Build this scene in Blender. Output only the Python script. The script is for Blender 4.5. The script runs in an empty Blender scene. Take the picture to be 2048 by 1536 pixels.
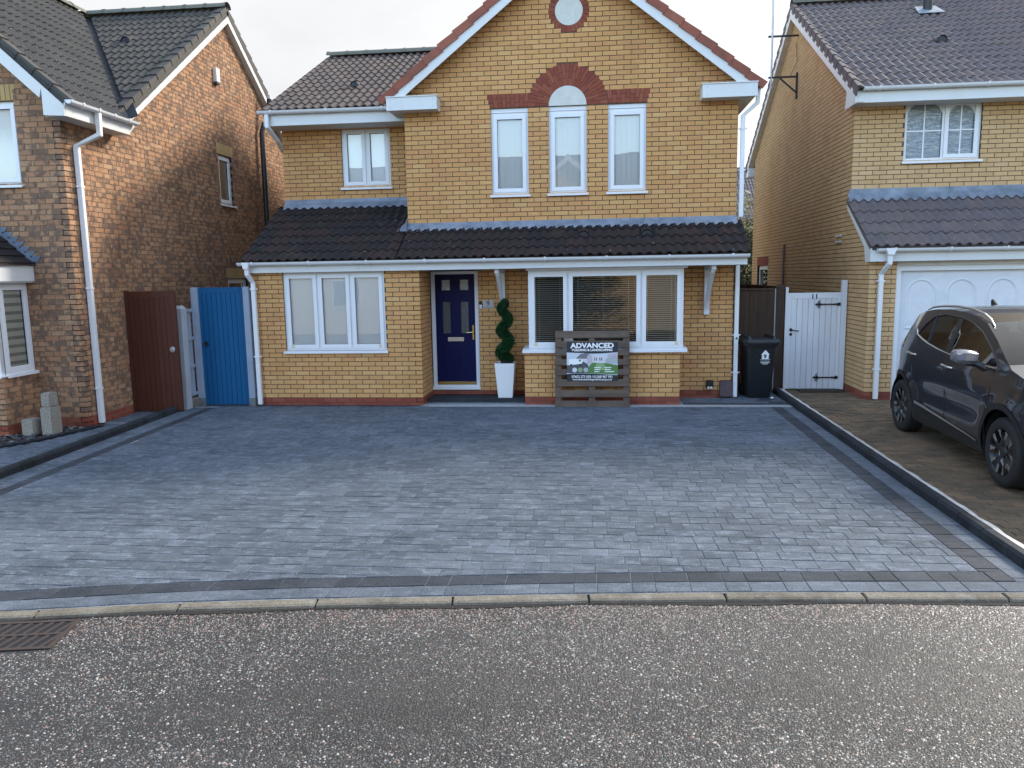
import bpy, bmesh, math, random
import numpy as np
from mathutils import Vector, Matrix
from mathutils.geometry import delaunay_2d_cdt

RND = random.Random(11)
scene = bpy.context.scene
COL = scene.collection
rad = math.radians

# ------------------------------------------------------------------ camera
CAM_POS = Vector((3.12846, -12.92090, 2.08274))
YAW, PITCH, ROLL, FPX = 0.1088979, 0.1406157, -0.0170905, 1533.508
_f = Vector((-math.sin(YAW) * math.cos(PITCH), math.cos(YAW) * math.cos(PITCH), -math.sin(PITCH)))
_r = Vector((math.cos(YAW), math.sin(YAW), 0))
_u = _r.cross(_f)
CAM_R = math.cos(ROLL) * _r + math.sin(ROLL) * _u
CAM_U = CAM_R.cross(_f)
CAM_F = _f
cam_data = bpy.data.cameras.new("camera")
cam_data.sensor_width = 36.0
cam_data.lens = FPX / 2048 * 36.0
cam_data.clip_start = 0.05
cam_data.clip_end = 3000
cam = bpy.data.objects.new("camera", cam_data)
COL.objects.link(cam)
_b = -CAM_F
cam.matrix_world = Matrix(((CAM_R.x, CAM_U.x, _b.x, CAM_POS.x), (CAM_R.y, CAM_U.y, _b.y, CAM_POS.y),
                           (CAM_R.z, CAM_U.z, _b.z, CAM_POS.z), (0, 0, 0, 1)))
scene.camera = cam


def project(p):
    d = Vector(p) - CAM_POS
    z = d.dot(CAM_F)
    if z < .1:
        return None
    return (1024 + FPX * d.dot(CAM_R) / z, 768 - FPX * d.dot(CAM_U) / z, z)


# ------------------------------------------------------------------ sky, sun, exposure
SUN_AZ, SUN_EL = rad(48), rad(34)        # from +Y towards +X: behind the houses, to the right
world = bpy.data.worlds.new("World")
scene.world = world
world.use_nodes = True
wn, wl = world.node_tree.nodes, world.node_tree.links
wn.clear()
w_out = wn.new("ShaderNodeOutputWorld")
w_bg = wn.new("ShaderNodeBackground")
w_sky = wn.new("ShaderNodeTexSky")
w_sky.sky_type = 'NISHITA'
w_sky.sun_disc = False
w_sky.sun_elevation = SUN_EL
w_sky.sun_rotation = SUN_AZ
w_sky.air_density = 1.2
w_sky.dust_density = 2.0
w_sky.ozone_density = 1.5
w_bg.inputs['Strength'].default_value = 0.15
# broken cloud: a bright bank on the sun's side ahead, opening to blue behind the camera (as the car and the panes mirror it)
w_tc = wn.new("ShaderNodeTexCoord")
w_map = wn.new("ShaderNodeMapping")
w_map.inputs['Scale'].default_value = (1.0, 1.0, 2.2)
w_noise = wn.new("ShaderNodeTexNoise")
w_noise.inputs['Scale'].default_value = 1.9
w_noise.inputs['Detail'].default_value = 6
w_noise.inputs['Roughness'].default_value = .55
w_dot = wn.new("ShaderNodeVectorMath")
w_dot.operation = 'DOT_PRODUCT'
w_dot.inputs[1].default_value = (.25, .97, .0)
w_add = wn.new("ShaderNodeMath")
w_add.operation = 'MULTIPLY_ADD'
w_add.inputs[1].default_value = .20
w_ramp = wn.new("ShaderNodeValToRGB")
w_ramp.color_ramp.elements[0].position = .37
w_ramp.color_ramp.elements[1].position = .55
w_mix = wn.new("ShaderNodeMix")
w_mix.data_type = 'RGBA'
w_var = wn.new("ShaderNodeValToRGB")      # soft grey folds in the cloud
w_var.color_ramp.elements[0].position = .35
w_var.color_ramp.elements[0].color = (.74, .76, .79, 1)
w_var.color_ramp.elements[1].position = .70
w_var.color_ramp.elements[1].color = (1.02, 1.03, 1.05, 1)
w_noise2 = wn.new("ShaderNodeTexNoise")
w_noise2.inputs['Scale'].default_value = 3.1
w_noise2.inputs['Detail'].default_value = 5
w_cl = wn.new("ShaderNodeMix")            # cloud is brighter where the clear sky behind it is brighter
w_cl.data_type = 'RGBA'
w_cl.blend_type = 'ADD'
w_cl.inputs['Factor'].default_value = .09
w_bw = wn.new("ShaderNodeRGBToBW")
wl.new(w_tc.outputs['Generated'], w_map.inputs['Vector'])
wl.new(w_map.outputs['Vector'], w_noise.inputs['Vector'])
wl.new(w_map.outputs['Vector'], w_noise2.inputs['Vector'])
wl.new(w_noise2.outputs['Fac'], w_var.inputs['Fac'])
wl.new(w_tc.outputs['Generated'], w_dot.inputs[0])
wl.new(w_dot.outputs['Value'], w_add.inputs[0])
wl.new(w_noise.outputs['Fac'], w_add.inputs[2])
wl.new(w_add.outputs[0], w_ramp.inputs['Fac'])
wl.new(w_ramp.outputs['Color'], w_mix.inputs['Factor'])
wl.new(w_sky.outputs['Color'], w_bw.inputs['Color'])
wl.new(w_var.outputs['Color'], w_cl.inputs['A'])
wl.new(w_bw.outputs['Val'], w_cl.inputs['B'])
wl.new(w_sky.outputs['Color'], w_mix.inputs['A'])
wl.new(w_cl.outputs['Result'], w_mix.inputs['B'])
wl.new(w_mix.outputs['Result'], w_bg.inputs['Color'])
wl.new(w_bg.outputs['Background'], w_out.inputs['Surface'])

sun_data = bpy.data.lights.new("sun", 'SUN')
sun_data.energy = 1.0
sun_data.angle = rad(14)
sun_data.color = (1.0, .92, .80)
sun = bpy.data.objects.new("sun", sun_data)
COL.objects.link(sun)
_sd = Vector((math.sin(SUN_AZ) * math.cos(SUN_EL), math.cos(SUN_AZ) * math.cos(SUN_EL), math.sin(SUN_EL)))
sun.rotation_euler = _sd.to_track_quat('Z', 'Y').to_euler()
sun.location = (20, 20, 30)

vs = scene.view_settings
vs.view_transform = 'Standard'
vs.look = 'None'
vs.gamma = 1
vs.use_curve_mapping = False
vs.exposure = 2.42
scene.cycles.use_denoising = True
scene.cycles.max_bounces = 8
scene.cycles.transparent_max_bounces = 12
scene.cycles.sample_clamp_indirect = 6


# ------------------------------------------------------------------ mesh helpers
class MB:
    """collects faces; build() links them as one mesh object"""
    def __init__(s, xf=None):
        s.v, s.f, s.r, s.mi = [], [], [], []
        s.xf = xf
        s.cur = 0

    def add(s, vs_, fs, rnd=0.0):
        o = len(s.v)
        s.v += [tuple(p) for p in vs_]
        for f in fs:
            s.f.append([i + o for i in f])
            s.r.append(rnd)
            s.mi.append(s.cur)

    def hexa(s, b, t, rnd=0.0):
        s.add(list(b) + list(t), [(3, 2, 1, 0), (4, 5, 6, 7), (0, 1, 5, 4), (1, 2, 6, 5), (2, 3, 7, 6), (3, 0, 4, 7)], rnd)

    def box(s, x0, x1, y0, y1, z0, z1, rnd=0.0):
        s.hexa([(x0, y0, z0), (x1, y0, z0), (x1, y1, z0), (x0, y1, z0)], [(x0, y0, z1), (x1, y0, z1), (x1, y1, z1), (x0, y1, z1)], rnd)

    def bar(s, a, b, w, h, up=(0, 0, 1), rnd=0.0):
        """box along a->b, w across, h in the up direction (centred)"""
        a, b, up = Vector(a), Vector(b), Vector(up)
        d = (b - a).normalized()
        sd = d.cross(up).normalized() * (w / 2)
        uu = sd.cross(d).normalized() * (h / 2)
        s.hexa([a - sd - uu, a + sd - uu, a + sd + uu, a - sd + uu], [b - sd - uu, b + sd - uu, b + sd + uu, b - sd + uu], rnd)

    def prism(s, poly, vec, rnd=0.0, caps=True):
        n = len(poly)
        v = Vector(vec)
        p = [Vector(q) for q in poly]
        fs = [(i, (i + 1) % n, n + (i + 1) % n, n + i) for i in range(n)]
        if caps:
            fs += [tuple(range(n - 1, -1, -1)), tuple(range(n, 2 * n))]
        s.add(p + [q + v for q in p], fs, rnd)

    def loft(s, rings, closed=True, caps=True, rnd=0.0):
        n = len(rings[0])
        vs_ = [q for r in rings for q in r]
        fs = []
        m = n if closed else n - 1
        for k in range(len(rings) - 1):
            for i in range(m):
                j = (i + 1) % n
                fs.append((k * n + i, k * n + j, (k + 1) * n + j, (k + 1) * n + i))
        if caps and closed:
            fs.append(tuple(range(n - 1, -1, -1)))
            o = (len(rings) - 1) * n
            fs.append(tuple(range(o, o + n)))
        s.add(vs_, fs, rnd)

    def tube(s, pts, r, n=8, rot=0.0, caps=True, rnd=0.0):
        pts = [Vector(p) for p in pts]
        rs = r if isinstance(r, (list, tuple)) else [r] * len(pts)
        rings = []
        ref = None
        for i, p in enumerate(pts):
            d = (pts[min(i + 1, len(pts) - 1)] - pts[max(i - 1, 0)]).normalized()
            if ref is None:
                ref = Vector((0, 1, 0)) if abs(d.y) < .9 else Vector((1, 0, 0))
            a = d.cross(ref).normalized()
            ref = a.cross(d).normalized()
            rings.append([p + (a * math.cos(rot + 2 * math.pi * k / n) + ref * math.sin(rot + 2 * math.pi * k / n)) * rs[i] for k in range(n)])
        s.loft(rings, True, caps, rnd)

    def lathe(s, prof, c=(0, 0, 0), ax='Z', n=20, caps=False):
        rings = []
        for (r, h) in prof:
            ring = []
            for k in range(n):
                a = 2 * math.pi * k / n
                x, y = r * math.cos(a), r * math.sin(a)
                q = {'Z': (x, y, h), 'X': (h, x, y), 'Y': (x, h, y)}[ax]
                ring.append((c[0] + q[0], c[1] + q[1], c[2] + q[2]))
            rings.append(ring)
        s.loft(rings, True, caps)

    def build(s, name, mat, parent=None, xf=None, smooth=False, recalc=True, kind=None, bevel=0):
        me = bpy.data.meshes.new(name)
        x = xf or s.xf
        vs_ = [tuple(x @ Vector(p)) for p in s.v] if x else s.v
        me.from_pydata(vs_, [], s.f)
        if any(s.r):
            at = me.attributes.new('rnd', 'FLOAT', 'FACE')
            at.data.foreach_set('value', s.r)
        mats = mat if isinstance(mat, (list, tuple)) else [mat]
        for m in mats:
            me.materials.append(m)
        if len(mats) > 1:
            me.polygons.foreach_set('material_index', s.mi)
        if recalc or bevel:
            bm = bmesh.new()
            bm.from_mesh(me)
            bmesh.ops.recalc_face_normals(bm, faces=bm.faces)
            if bevel:
                es = [e for e in bm.edges if len(e.link_faces) == 2 and e.calc_face_angle(0) > .5]
                bmesh.ops.bevel(bm, geom=es, offset=bevel, segments=2, affect='EDGES', clamp_overlap=True)
            bm.to_mesh(me)
            bm.free()
        if smooth:
            me.polygons.foreach_set('use_smooth', [True] * len(me.polygons))
            if smooth != 'all':
                me.set_sharp_from_angle(angle=rad(smooth if smooth is not True else 40))
        me.update()
        o = bpy.data.objects.new(name, me)
        COL.objects.link(o)
        if parent is not None:
            o.parent = parent
        if kind:
            o['kind'] = kind
        return o


def link_mesh(name, me, mw, parent=None):
    o = bpy.data.objects.new(name, me)
    COL.objects.link(o)
    o.parent = parent
    o.matrix_local = mw
    return o


def empty(name, loc=(0, 0, 0), rz=0):
    o = bpy.data.objects.new(name, None)
    COL.objects.link(o)
    o.location = loc
    o.rotation_euler = (0, 0, rz)
    o.empty_display_size = .2
    return o


def tag(o, label=None, cat=None, group=None, kind=None):
    if label:
        o['label'] = label
    if cat:
        o['category'] = cat
    if group:
        o['group'] = group
    if kind:
        o['kind'] = kind
    return o


def TR(x, y, z, rz=0):
    return Matrix.Translation((x, y, z)) @ Matrix.Rotation(rz, 4, 'Z')


def ground_z(y):
    return .0083 * (y + .9)


def ground_old(y):
    k = min(1, max(0, (-.2 - y) / 1.6))
    return ground_z(y) - .055 * k * k * (3 - 2 * k)


# ------------------------------------------------------------------ materials
class NT:
    def __init__(s, name):
        s.m = bpy.data.materials.new(name)
        s.m.use_nodes = True
        s.n, s.l = s.m.node_tree.nodes, s.m.node_tree.links
        s.n.clear()
        s.out = s.n.new("ShaderNodeOutputMaterial")
        s.b = s.n.new("ShaderNodeBsdfPrincipled")
        s.l.new(s.b.outputs[0], s.out.inputs[0])
        s._pos = None

    def new(s, t, **kw):
        n = s.n.new(t)
        for k, v in kw.items():
            setattr(n, k, v)
        return n

    def put(s, sock, v):
        if isinstance(v, bpy.types.NodeSocket):
            s.l.new(v, sock)
        elif v is not None:
            if isinstance(v, tuple) and len(v) == 3 and sock.type == 'RGBA':
                v = v + (1,)
            sock.default_value = v

    def set(s, **kw):
        names = dict(color='Base Color', rough='Roughness', metal='Metallic', spec='Specular IOR Level', coat='Coat Weight',
                     coatr='Coat Roughness', normal='Normal', alpha='Alpha', sss='Subsurface Weight', trans='Transmission Weight')
        for k, v in kw.items():
            s.put(s.b.inputs[names[k]], v)
        return s

    def pos(s):
        if s._pos is None:
            s._pos = s.new("ShaderNodeNewGeometry").outputs['Position']
        return s._pos

    def objco(s):
        return s.new("ShaderNodeTexCoord").outputs['Object']

    def scaled(s, vec, sc, rot=(0, 0, 0), loc=(0, 0, 0)):
        m = s.new("ShaderNodeMapping")
        s.l.new(vec, m.inputs['Vector'])
        m.inputs['Scale'].default_value = sc
        m.inputs['Rotation'].default_value = rot
        s.put(m.inputs['Location'], loc)
        return m.outputs[0]

    def noise(s, scale, detail=3, rough=.5, vec=None, out='Fac', dist=0):
        n = s.new("ShaderNodeTexNoise")
        n.inputs['Scale'].default_value = scale
        n.inputs['Detail'].default_value = detail
        n.inputs['Roughness'].default_value = rough
        n.inputs['Distortion'].default_value = dist
        s.l.new(vec if vec is not None else s.pos(), n.inputs['Vector'])
        return n.outputs[out]

    def voro(s, scale, vec=None, out='Color', feature='F1', rnd=1.0):
        n = s.new("ShaderNodeTexVoronoi", feature=feature)
        n.inputs['Scale'].default_value = scale
        n.inputs['Randomness'].default_value = rnd
        s.l.new(vec if vec is not None else s.pos(), n.inputs['Vector'])
        return n.outputs[out]

    def ramp(s, fac, stops, interp='LINEAR'):
        n = s.new("ShaderNodeValToRGB")
        cr = n.color_ramp
        cr.interpolation = interp
        while len(cr.elements) < len(stops):
            cr.elements.new(.5)
        for e, (p, c) in zip(cr.elements, stops):
            e.position = p
            e.color = (c, c, c, 1) if isinstance(c, (int, float)) else tuple(c) + (1,)
        s.l.new(fac, n.inputs[0])
        return n.outputs[0]

    def mix(s, fac, a, b, mode='MIX'):
        n = s.new("ShaderNodeMix", data_type='RGBA', blend_type=mode)
        s.put(n.inputs['Factor'], fac)
        s.put(n.inputs['A'], a)
        s.put(n.inputs['B'], b)
        return n.outputs['Result']

    def math(s, op, a, b=None, c=None):
        n = s.new("ShaderNodeMath", operation=op)
        for i, v in enumerate((a, b, c)):
            if v is not None:
                s.put(n.inputs[i], v)
        return n.outputs[0]

    def piece(s):
        """a random number for every brick, tile or block: the object's own, plus the face attribute of joined ones"""
        a = s.new("ShaderNodeAttribute", attribute_name='rnd').outputs['Fac']
        o = s.new("ShaderNodeObjectInfo").outputs['Random']
        return s.math('FRACT', s.math('ADD', a, o))

    def rnd2(s, piece, k):
        return s.math('FRACT', s.math('MULTIPLY', piece, k))

    def bump(s, h, strength=.3, dist=.01, normal=None):
        n = s.new("ShaderNodeBump")
        n.inputs['Strength'].default_value = strength
        n.inputs['Distance'].default_value = dist
        s.l.new(h, n.inputs['Height'])
        if normal is not None:
            s.l.new(normal, n.inputs['Normal'])
        return n.outputs[0]


M = {}


def simple(name, color, rough=.5, metal=0.0, noise=0.0, nscale=20, bump=0.0, spec=.5, coat=0.0):
    t = NT(name)
    c = color
    if noise:
        f = t.noise(nscale, 4, .6)
        c = t.mix(t.ramp(f, [(.3, 0), (.7, 1)]), tuple(x * (1 - noise) for x in color), tuple(min(1, x * (1 + noise)) for x in color))
    t.set(color=c, rough=rough, metal=metal, spec=spec, coat=coat)
    if bump:
        t.set(normal=t.bump(t.noise(nscale * 4, 3), bump, .004))
    M[name] = t.m
    return t.m


def brick_mat(name, cols, blotch=None, blotch_amt=.5, weather=.25, speck=.15):
    t = NT(name)
    p = t.piece()
    c = t.ramp(p, [(i / (len(cols) - 1) if len(cols) > 1 else 0, k) for i, k in enumerate(cols)])
    # grain inside the brick
    g = t.noise(60, 4, .7)
    c = t.mix(t.math('MULTIPLY', t.ramp(g, [(.35, 1), (.65, 0)]), speck), c, (.10, .06, .035))
    c = t.mix(t.math('MULTIPLY', t.ramp(t.noise(9, 3, .6), [(.4, 0), (.7, 1)]), .35), c, t.mix(1.0, c, (1.12, 1.08, 1.0), 'MULTIPLY'))
    if blotch:
        off = t.new("ShaderNodeCombineXYZ")
        t.l.new(t.math('MULTIPLY', p, 37.0), off.inputs[0])
        t.l.new(t.math('MULTIPLY', t.rnd2(p, 7.3), 19.0), off.inputs[2])
        v = t.new("ShaderNodeVectorMath", operation='ADD')
        t.l.new(t.scaled(t.pos(), (1, 1, .8)), v.inputs[0])
        t.l.new(off.outputs[0], v.inputs[1])
        bl = t.noise(6.5, 3, .55, vec=v.outputs[0])
        c = t.mix(t.math('MULTIPLY', t.ramp(bl, [(.47, 0), (.57, 1)]), blotch_amt), c, blotch)
    # rain and soot staining of the wall as a whole
    w = t.noise(.9, 5, .65, vec=t.scaled(t.pos(), (1, 1, .35)))
    c = t.mix(t.math('MULTIPLY', t.ramp(w, [(.45, 0), (.75, 1)]), weather), c, t.mix(1.0, c, (.62, .55, .48), 'MULTIPLY'))
    st = t.noise(1.0, 4, .6, vec=t.scaled(t.pos(), (5.5, 5.5, .5)))      # run-off streaks
    c = t.mix(t.math('MULTIPLY', t.ramp(st, [(.56, 0), (.74, 1)]), weather * .9), c, t.mix(1.0, c, (.60, .56, .52), 'MULTIPLY'))
    t.set(color=c, rough=.88, spec=.25, normal=t.bump(g, .35, .004))
    M[name] = t.m
    return t.m


def tile_mat(name, cols, moss=(.09, .09, .045), moss_amt=.35, rough=.75, spots=.6):
    t = NT(name)
    p = t.piece()
    c = t.ramp(p, [(i / (len(cols) - 1), k) for i, k in enumerate(cols)])
    n1 = t.noise(5, 5, .65)
    c = t.mix(t.math('MULTIPLY', t.ramp(n1, [(.42, 0), (.72, 1)]), .55), c, t.mix(1.0, c, (1.5, 1.45, 1.4), 'MULTIPLY'))
    n2 = t.noise(2.3, 6, .7)
    c = t.mix(t.math('MULTIPLY', t.ramp(n2, [(.56, 0), (.66, 1)]), moss_amt), c, moss)
    sp = t.voro(4.2, out='Distance')
    sp2 = t.math('MULTIPLY', t.ramp(sp, [(.035, 1), (.06, 0)]), spots)
    c = t.mix(sp2, c, (.55, .55, .52))
    t.set(color=c, rough=rough, spec=.35, normal=t.bump(t.noise(70, 3, .7), .3, .004))
    M[name] = t.m
    return t.m


BUFF = [(.62, .335, .130), (.66, .370, .150), (.60, .320, .122), (.68, .400, .172), (.57, .300, .125), (.64, .350, .140), (.61, .305, .128), (.67, .385, .160), (.63, .345, .136)]
brick_mat('brick_buff', BUFF, speck=.13, weather=.30)
brick_mat('brick_buff_pale', [(.61, .390, .190), (.65, .425, .218), (.58, .365, .178), (.66, .44, .232), (.62, .40, .198)], speck=.13, weather=.30)
brick_mat('brick_multi', [(.430, .235, .132), (.475, .270, .155), (.405, .210, .120), (.485, .300, .178), (.385, .220, .132), (.455, .245, .138)], blotch=(.135, .095, .075), blotch_amt=.78, weather=.4, speck=.25)
brick_mat('brick_red', [(.30, .075, .045), (.25, .06, .04), (.33, .10, .06), (.22, .055, .04)], speck=.2, weather=.3)
brick_mat('brick_cream', [(.50, .34, .15), (.56, .38, .18)], speck=.2)
simple('mortar_dark', (.100, .066, .044), .95, noise=.3, nscale=12, bump=.3)
simple('mortar_brown', (.20, .145, .095), .95, noise=.3, nscale=12, bump=.3)
simple('mortar_pale', (.42, .36, .30), .95, noise=.2, nscale=12, bump=.3)
tile_mat('tile_brown', [(.020, .016, .017), (.016, .014, .016), (.034, .020, .018), (.019, .016, .017), (.027, .018, .017)], moss_amt=.25)
tile_mat('tile_plum', [(.125, .106, .108), (.110, .097, .102), (.138, .110, .106), (.118, .103, .108)], moss_amt=.30)
tile_mat('tile_plum_main', [(.078, .062, .058), (.066, .054, .053), (.088, .067, .061), (.072, .060, .058)], moss_amt=.3)
tile_mat('tile_slate_grey', [(.062, .059, .054), (.052, .050, .048), (.070, .066, .060)], moss=(.085, .085, .055), moss_amt=.4)
tile_mat('tile_red', [(.27, .085, .055), (.22, .075, .05), (.31, .11, .07)], moss=(.10, .06, .05), moss_amt=.5, spots=0)
t = NT('lead')
n = t.noise(3.5, 5, .65)
t.set(color=t.mix(t.ramp(n, [(.3, 0), (.7, 1)]), (.13, .16, .205), (.29, .335, .40)), rough=.55, metal=.25, normal=t.bump(t.noise(9, 3), .35, .02))
M['lead'] = t.m


def upvc(name, col, grime=.25):
    t = NT(name)
    g = t.noise(2.2, 5, .7, vec=t.scaled(t.pos(), (1, 1, .5)))
    g2 = t.noise(26, 3, .6)
    f = t.math('MULTIPLY', t.ramp(g, [(.5, 0), (.8, 1)]), grime)
    c = t.mix(f, col, (.52, .49, .42))
    c = t.mix(t.math('MULTIPLY', t.ramp(g2, [(.62, 0), (.75, 1)]), grime * .35), c, (.45, .42, .36))
    t.set(color=c, rough=.34, spec=.5)
    M[name] = t.m


upvc('upvc', (.76, .77, .79), .10)
upvc('fascia_white', (.66, .67, .67), .35)
upvc('gutter_white', (.77, .78, .79), .2)
simple('paint_white', (.70, .72, .75), .5, noise=.05, nscale=6, bump=.05)
simple('render_panel', (.62, .62, .57), .85, noise=.08, nscale=8, bump=.2)
simple('soffit', (.62, .60, .56), .6, noise=.1, nscale=6)
simple('blind_white', (.86, .86, .86), .7)
simple('blind_strip', (.60, .60, .54), .8)
simple('slat_white', (.80, .79, .74), .4)
simple('dark_room', (.035, .034, .036), .9)
simple('room_wall', (.14, .12, .10), .9)
simple('navy', (.0035, .0065, .055), .45, spec=.18)
simple('brass', (.60, .43, .16), .25, metal=1.0)
simple('chrome', (.70, .71, .72), .12, metal=1.0)
simple('steel', (.55, .56, .58), .35, metal=1.0)
simple('galvanised', (.50, .52, .54), .5, metal=.5, noise=.15)
simple('black_plastic', (.012, .012, .013), .45)
simple('black_iron', (.010, .010, .011), .5, noise=.3)
simple('brown_plastic', (.085, .055, .060), .5, noise=.15)
simple('stain_tape', (.62, .55, .34), .7)
simple('plate_grey', (.42, .43, .44), .35, metal=.3)
simple('ink_dark', (.012, .012, .016), .5)
simple('print_white', (.82, .82, .82), .5)
simple('print_grey', (.40, .41, .43), .5)
simple('bin_plastic', (.012, .015, .018), .42, noise=.25, nscale=9, bump=.05)
simple('rubber', (.013, .013, .014), .75, noise=.2, nscale=40)
simple('concrete_base', (.15, .17, .17), .9, noise=.2, nscale=14, bump=.3)

# glass: a thin pane that lets light through and mirrors the sky
def glass_mat(name, tint, ior=1.55, wav=.02, rough=0.0, k=1.9):
    t = NT(name)
    t.n.remove(t.b)
    tr = t.new("ShaderNodeBsdfTransparent")
    tr.inputs[0].default_value = tint + (1,)
    gl = t.new("ShaderNodeBsdfGlossy")
    gl.inputs['Roughness'].default_value = rough
    gl.inputs['Color'].default_value = (1, 1, 1, 1)
    fr = t.new("ShaderNodeFresnel")
    fr.inputs['IOR'].default_value = ior
    bp = t.bump(t.noise(1.6, 2, .5), wav, .05)
    t.l.new(bp, gl.inputs['Normal'])
    mx = t.new("ShaderNodeMixShader")
    t.l.new(t.math('MINIMUM', t.math('MULTIPLY', fr.outputs[0], k), 1.0), mx.inputs[0])
    t.l.new(tr.outputs[0], mx.inputs[1])
    t.l.new(gl.outputs[0], mx.inputs[2])
    t.l.new(mx.outputs[0], t.out.inputs[0])
    M[name] = t.m


glass_mat('glass', (.93, .95, .95), 1.6, .012)
glass_mat('glass_dark', (.42, .44, .43), 1.55, .01)
glass_mat('glass_privacy', (.20, .215, .205), 1.4, .003, k=.35)
t = NT('glass_leaded')
bp = t.bump(t.voro(22, out='Distance'), .6, .03)
t.set(color=(.42, .43, .42), rough=.08, spec=.8, normal=bp)
M['glass_leaded'] = t.m
t = NT('glass_obscure')
t.set(color=(.045, .05, .055), rough=.12, spec=.8, normal=t.bump(t.noise(38, 3, .6, dist=1.2), .35, .03))
M['glass_obscure'] = t.m


def wood(name, ca, cb, cc, axis=2, scale=1.0, rough=.8, bump=.35, wear=.4):
    t = NT(name)
    p = t.piece()
    sc = [26 * scale] * 3
    sc[axis] = 1.6 * scale
    off = t.new("ShaderNodeCombineXYZ")
    for i in range(3):
        t.l.new(t.math('MULTIPLY', t.rnd2(p, 3.7 + i), 30), off.inputs[i])
    v = t.new("ShaderNodeVectorMath", operation='ADD')
    t.l.new(t.scaled(t.objco(), tuple(sc)), v.inputs[0])
    t.l.new(off.outputs[0], v.inputs[1])
    g = t.noise(1.0, 5, .6, vec=v.outputs[0], dist=.6)
    c = t.mix(t.ramp(g, [(.3, 0), (.7, 1)]), ca, cb)
    c = t.mix(t.math('MULTIPLY', t.ramp(t.noise(3.1, 5, .7), [(.45, 0), (.7, 1)]), wear), c, cc)
    c = t.mix(t.math('MULTIPLY', p, .35), c, t.mix(1.0, c, (.72, .70, .70), 'MULTIPLY'))
    t.set(color=c, rough=rough, spec=.3, normal=t.bump(g, bump, .004))
    M[name] = t.m


wood('wood_brown_stain', (.085, .026, .015), (.105, .034, .019), (.066, .021, .013), 2, .8, .55, .12, .3)
wood('wood_blue', (.0022, .085, .215), (.0026, .098, .245), (.0022, .070, .180), 2, .8, .65, .12, .3)
wood('wood_grey_paint', (.27, .32, .40), (.34, .39, .47), (.22, .26, .32), 2, .8, .7, .3, .5)
wood('wood_offwhite', (.42, .45, .48), (.50, .53, .56), (.36, .34, .28), 2, .8, .75, .3, .4)
wood('wood_white', (.76, .78, .80), (.80, .81, .83), (.66, .67, .66), 2, .5, .55, .1, .25)
wood('wood_fence', (.055, .034, .024), (.095, .060, .040), (.040, .026, .020), 2, .8, .85, .35, .5)
wood('wood_pallet', (.105, .078, .060), (.180, .135, .105), (.062, .048, .040), 0, .7, .88, .45, .5)

# paving
def paver_mat(name, dark, light, amt=.55, pale=.35):
    t = NT(name)
    p = t.piece()
    mid = tuple((x + y) / 2 for x, y in zip(dark, light))
    c = t.mix(t.math('MULTIPLY_ADD', p, .85, .08), dark, light)
    off = t.new("ShaderNodeCombineXYZ")
    for i in range(2):
        t.l.new(t.math('MULTIPLY', t.rnd2(p, 7.7 + i * 3), 23.0), off.inputs[i])
    v = t.new("ShaderNodeVectorMath", operation='ADD')
    t.l.new(t.scaled(t.pos(), (1.0, 2.6, 1)), v.inputs[0])
    t.l.new(off.outputs[0], v.inputs[1])
    s1 = t.noise(6.0, 5, .7, vec=v.outputs[0])          # cloudy blend that differs from block to block
    c = t.mix(t.math('MULTIPLY', t.ramp(s1, [(.50, 0), (.68, 1)]), amt), c, tuple(min(1, x * 2.1) for x in light))
    c = t.mix(t.math('MULTIPLY', t.ramp(s1, [(.25, 1), (.45, 0)]), .45), c, tuple(x * .62 for x in dark))
    s2 = t.noise(.9, 5, .7, vec=t.scaled(t.pos(), (.8, 1.3, 1)))
    hazy = t.math('MULTIPLY', t.ramp(s2, [(.46, 0), (.70, 1)]), t.math('MULTIPLY_ADD', t.rnd2(p, 5.7), pale * .6, pale * .25))
    c = t.mix(hazy, c, (.31, .36, .43))
    g = t.noise(110, 4, .75)
    c = t.mix(t.math('MULTIPLY', t.ramp(g, [(.40, 1), (.55, 0)]), .6), c, tuple(x * .5 for x in dark))
    c = t.mix(t.math('MULTIPLY', t.ramp(g, [(.55, 0), (.68, 1)]), .5), c, tuple(min(1, x * 2.2) for x in light))
    t.set(color=c, rough=.82, spec=.3, normal=t.bump(t.math('ADD', g, t.math('MULTIPLY', t.noise(28, 3), .8)), .5, .004))
    M[name] = t.m


paver_mat('paver_grey', (.056, .070, .090), (.104, .124, .150), .80, .45)
paver_mat('paver_charcoal', (.026, .032, .041), (.046, .054, .066), .3, .15)
paver_mat('paver_strip', (.072, .090, .114), (.115, .136, .164), .4, .4)
paver_mat('edging_black', (.012, .015, .019), (.022, .026, .032), .25, .15)
t = NT('paver_old')
p = t.piece()
c = t.ramp(p, [(0, (.185, .128, .078)), (.3, (.245, .165, .098)), (.55, (.140, .104, .068)), (.8, (.29, .185, .110)), (1, (.18, .130, .082))])
c = t.mix(t.math('MULTIPLY', t.ramp(t.noise(1.3, 5, .7), [(.42, 0), (.66, 1)]), .7), c, (.070, .068, .052))
c = t.mix(t.math('MULTIPLY', t.ramp(t.noise(120, 3, .7), [(.4, 1), (.6, 0)]), .4), c, (.055, .047, .037))
t.set(color=c, rough=.88, spec=.25, normal=t.bump(t.noise(90, 3, .7), .4, .004))
M['paver_old'] = t.m
simple('joint_sand', (.21, .235, .265), .95, noise=.35, nscale=14)
simple('joint_soil', (.055, .047, .034), .95, noise=.3, nscale=30)
t = NT('kerb_concrete')
g = t.noise(70, 4, .75)
c = t.mix(t.ramp(g, [(.35, 0), (.65, 1)]), (.13, .115, .088), (.27, .245, .195))
c = t.mix(t.math('MULTIPLY', t.ramp(t.noise(2.6, 5, .7), [(.42, 0), (.66, 1)]), .75), c, (.085, .072, .052))
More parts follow.
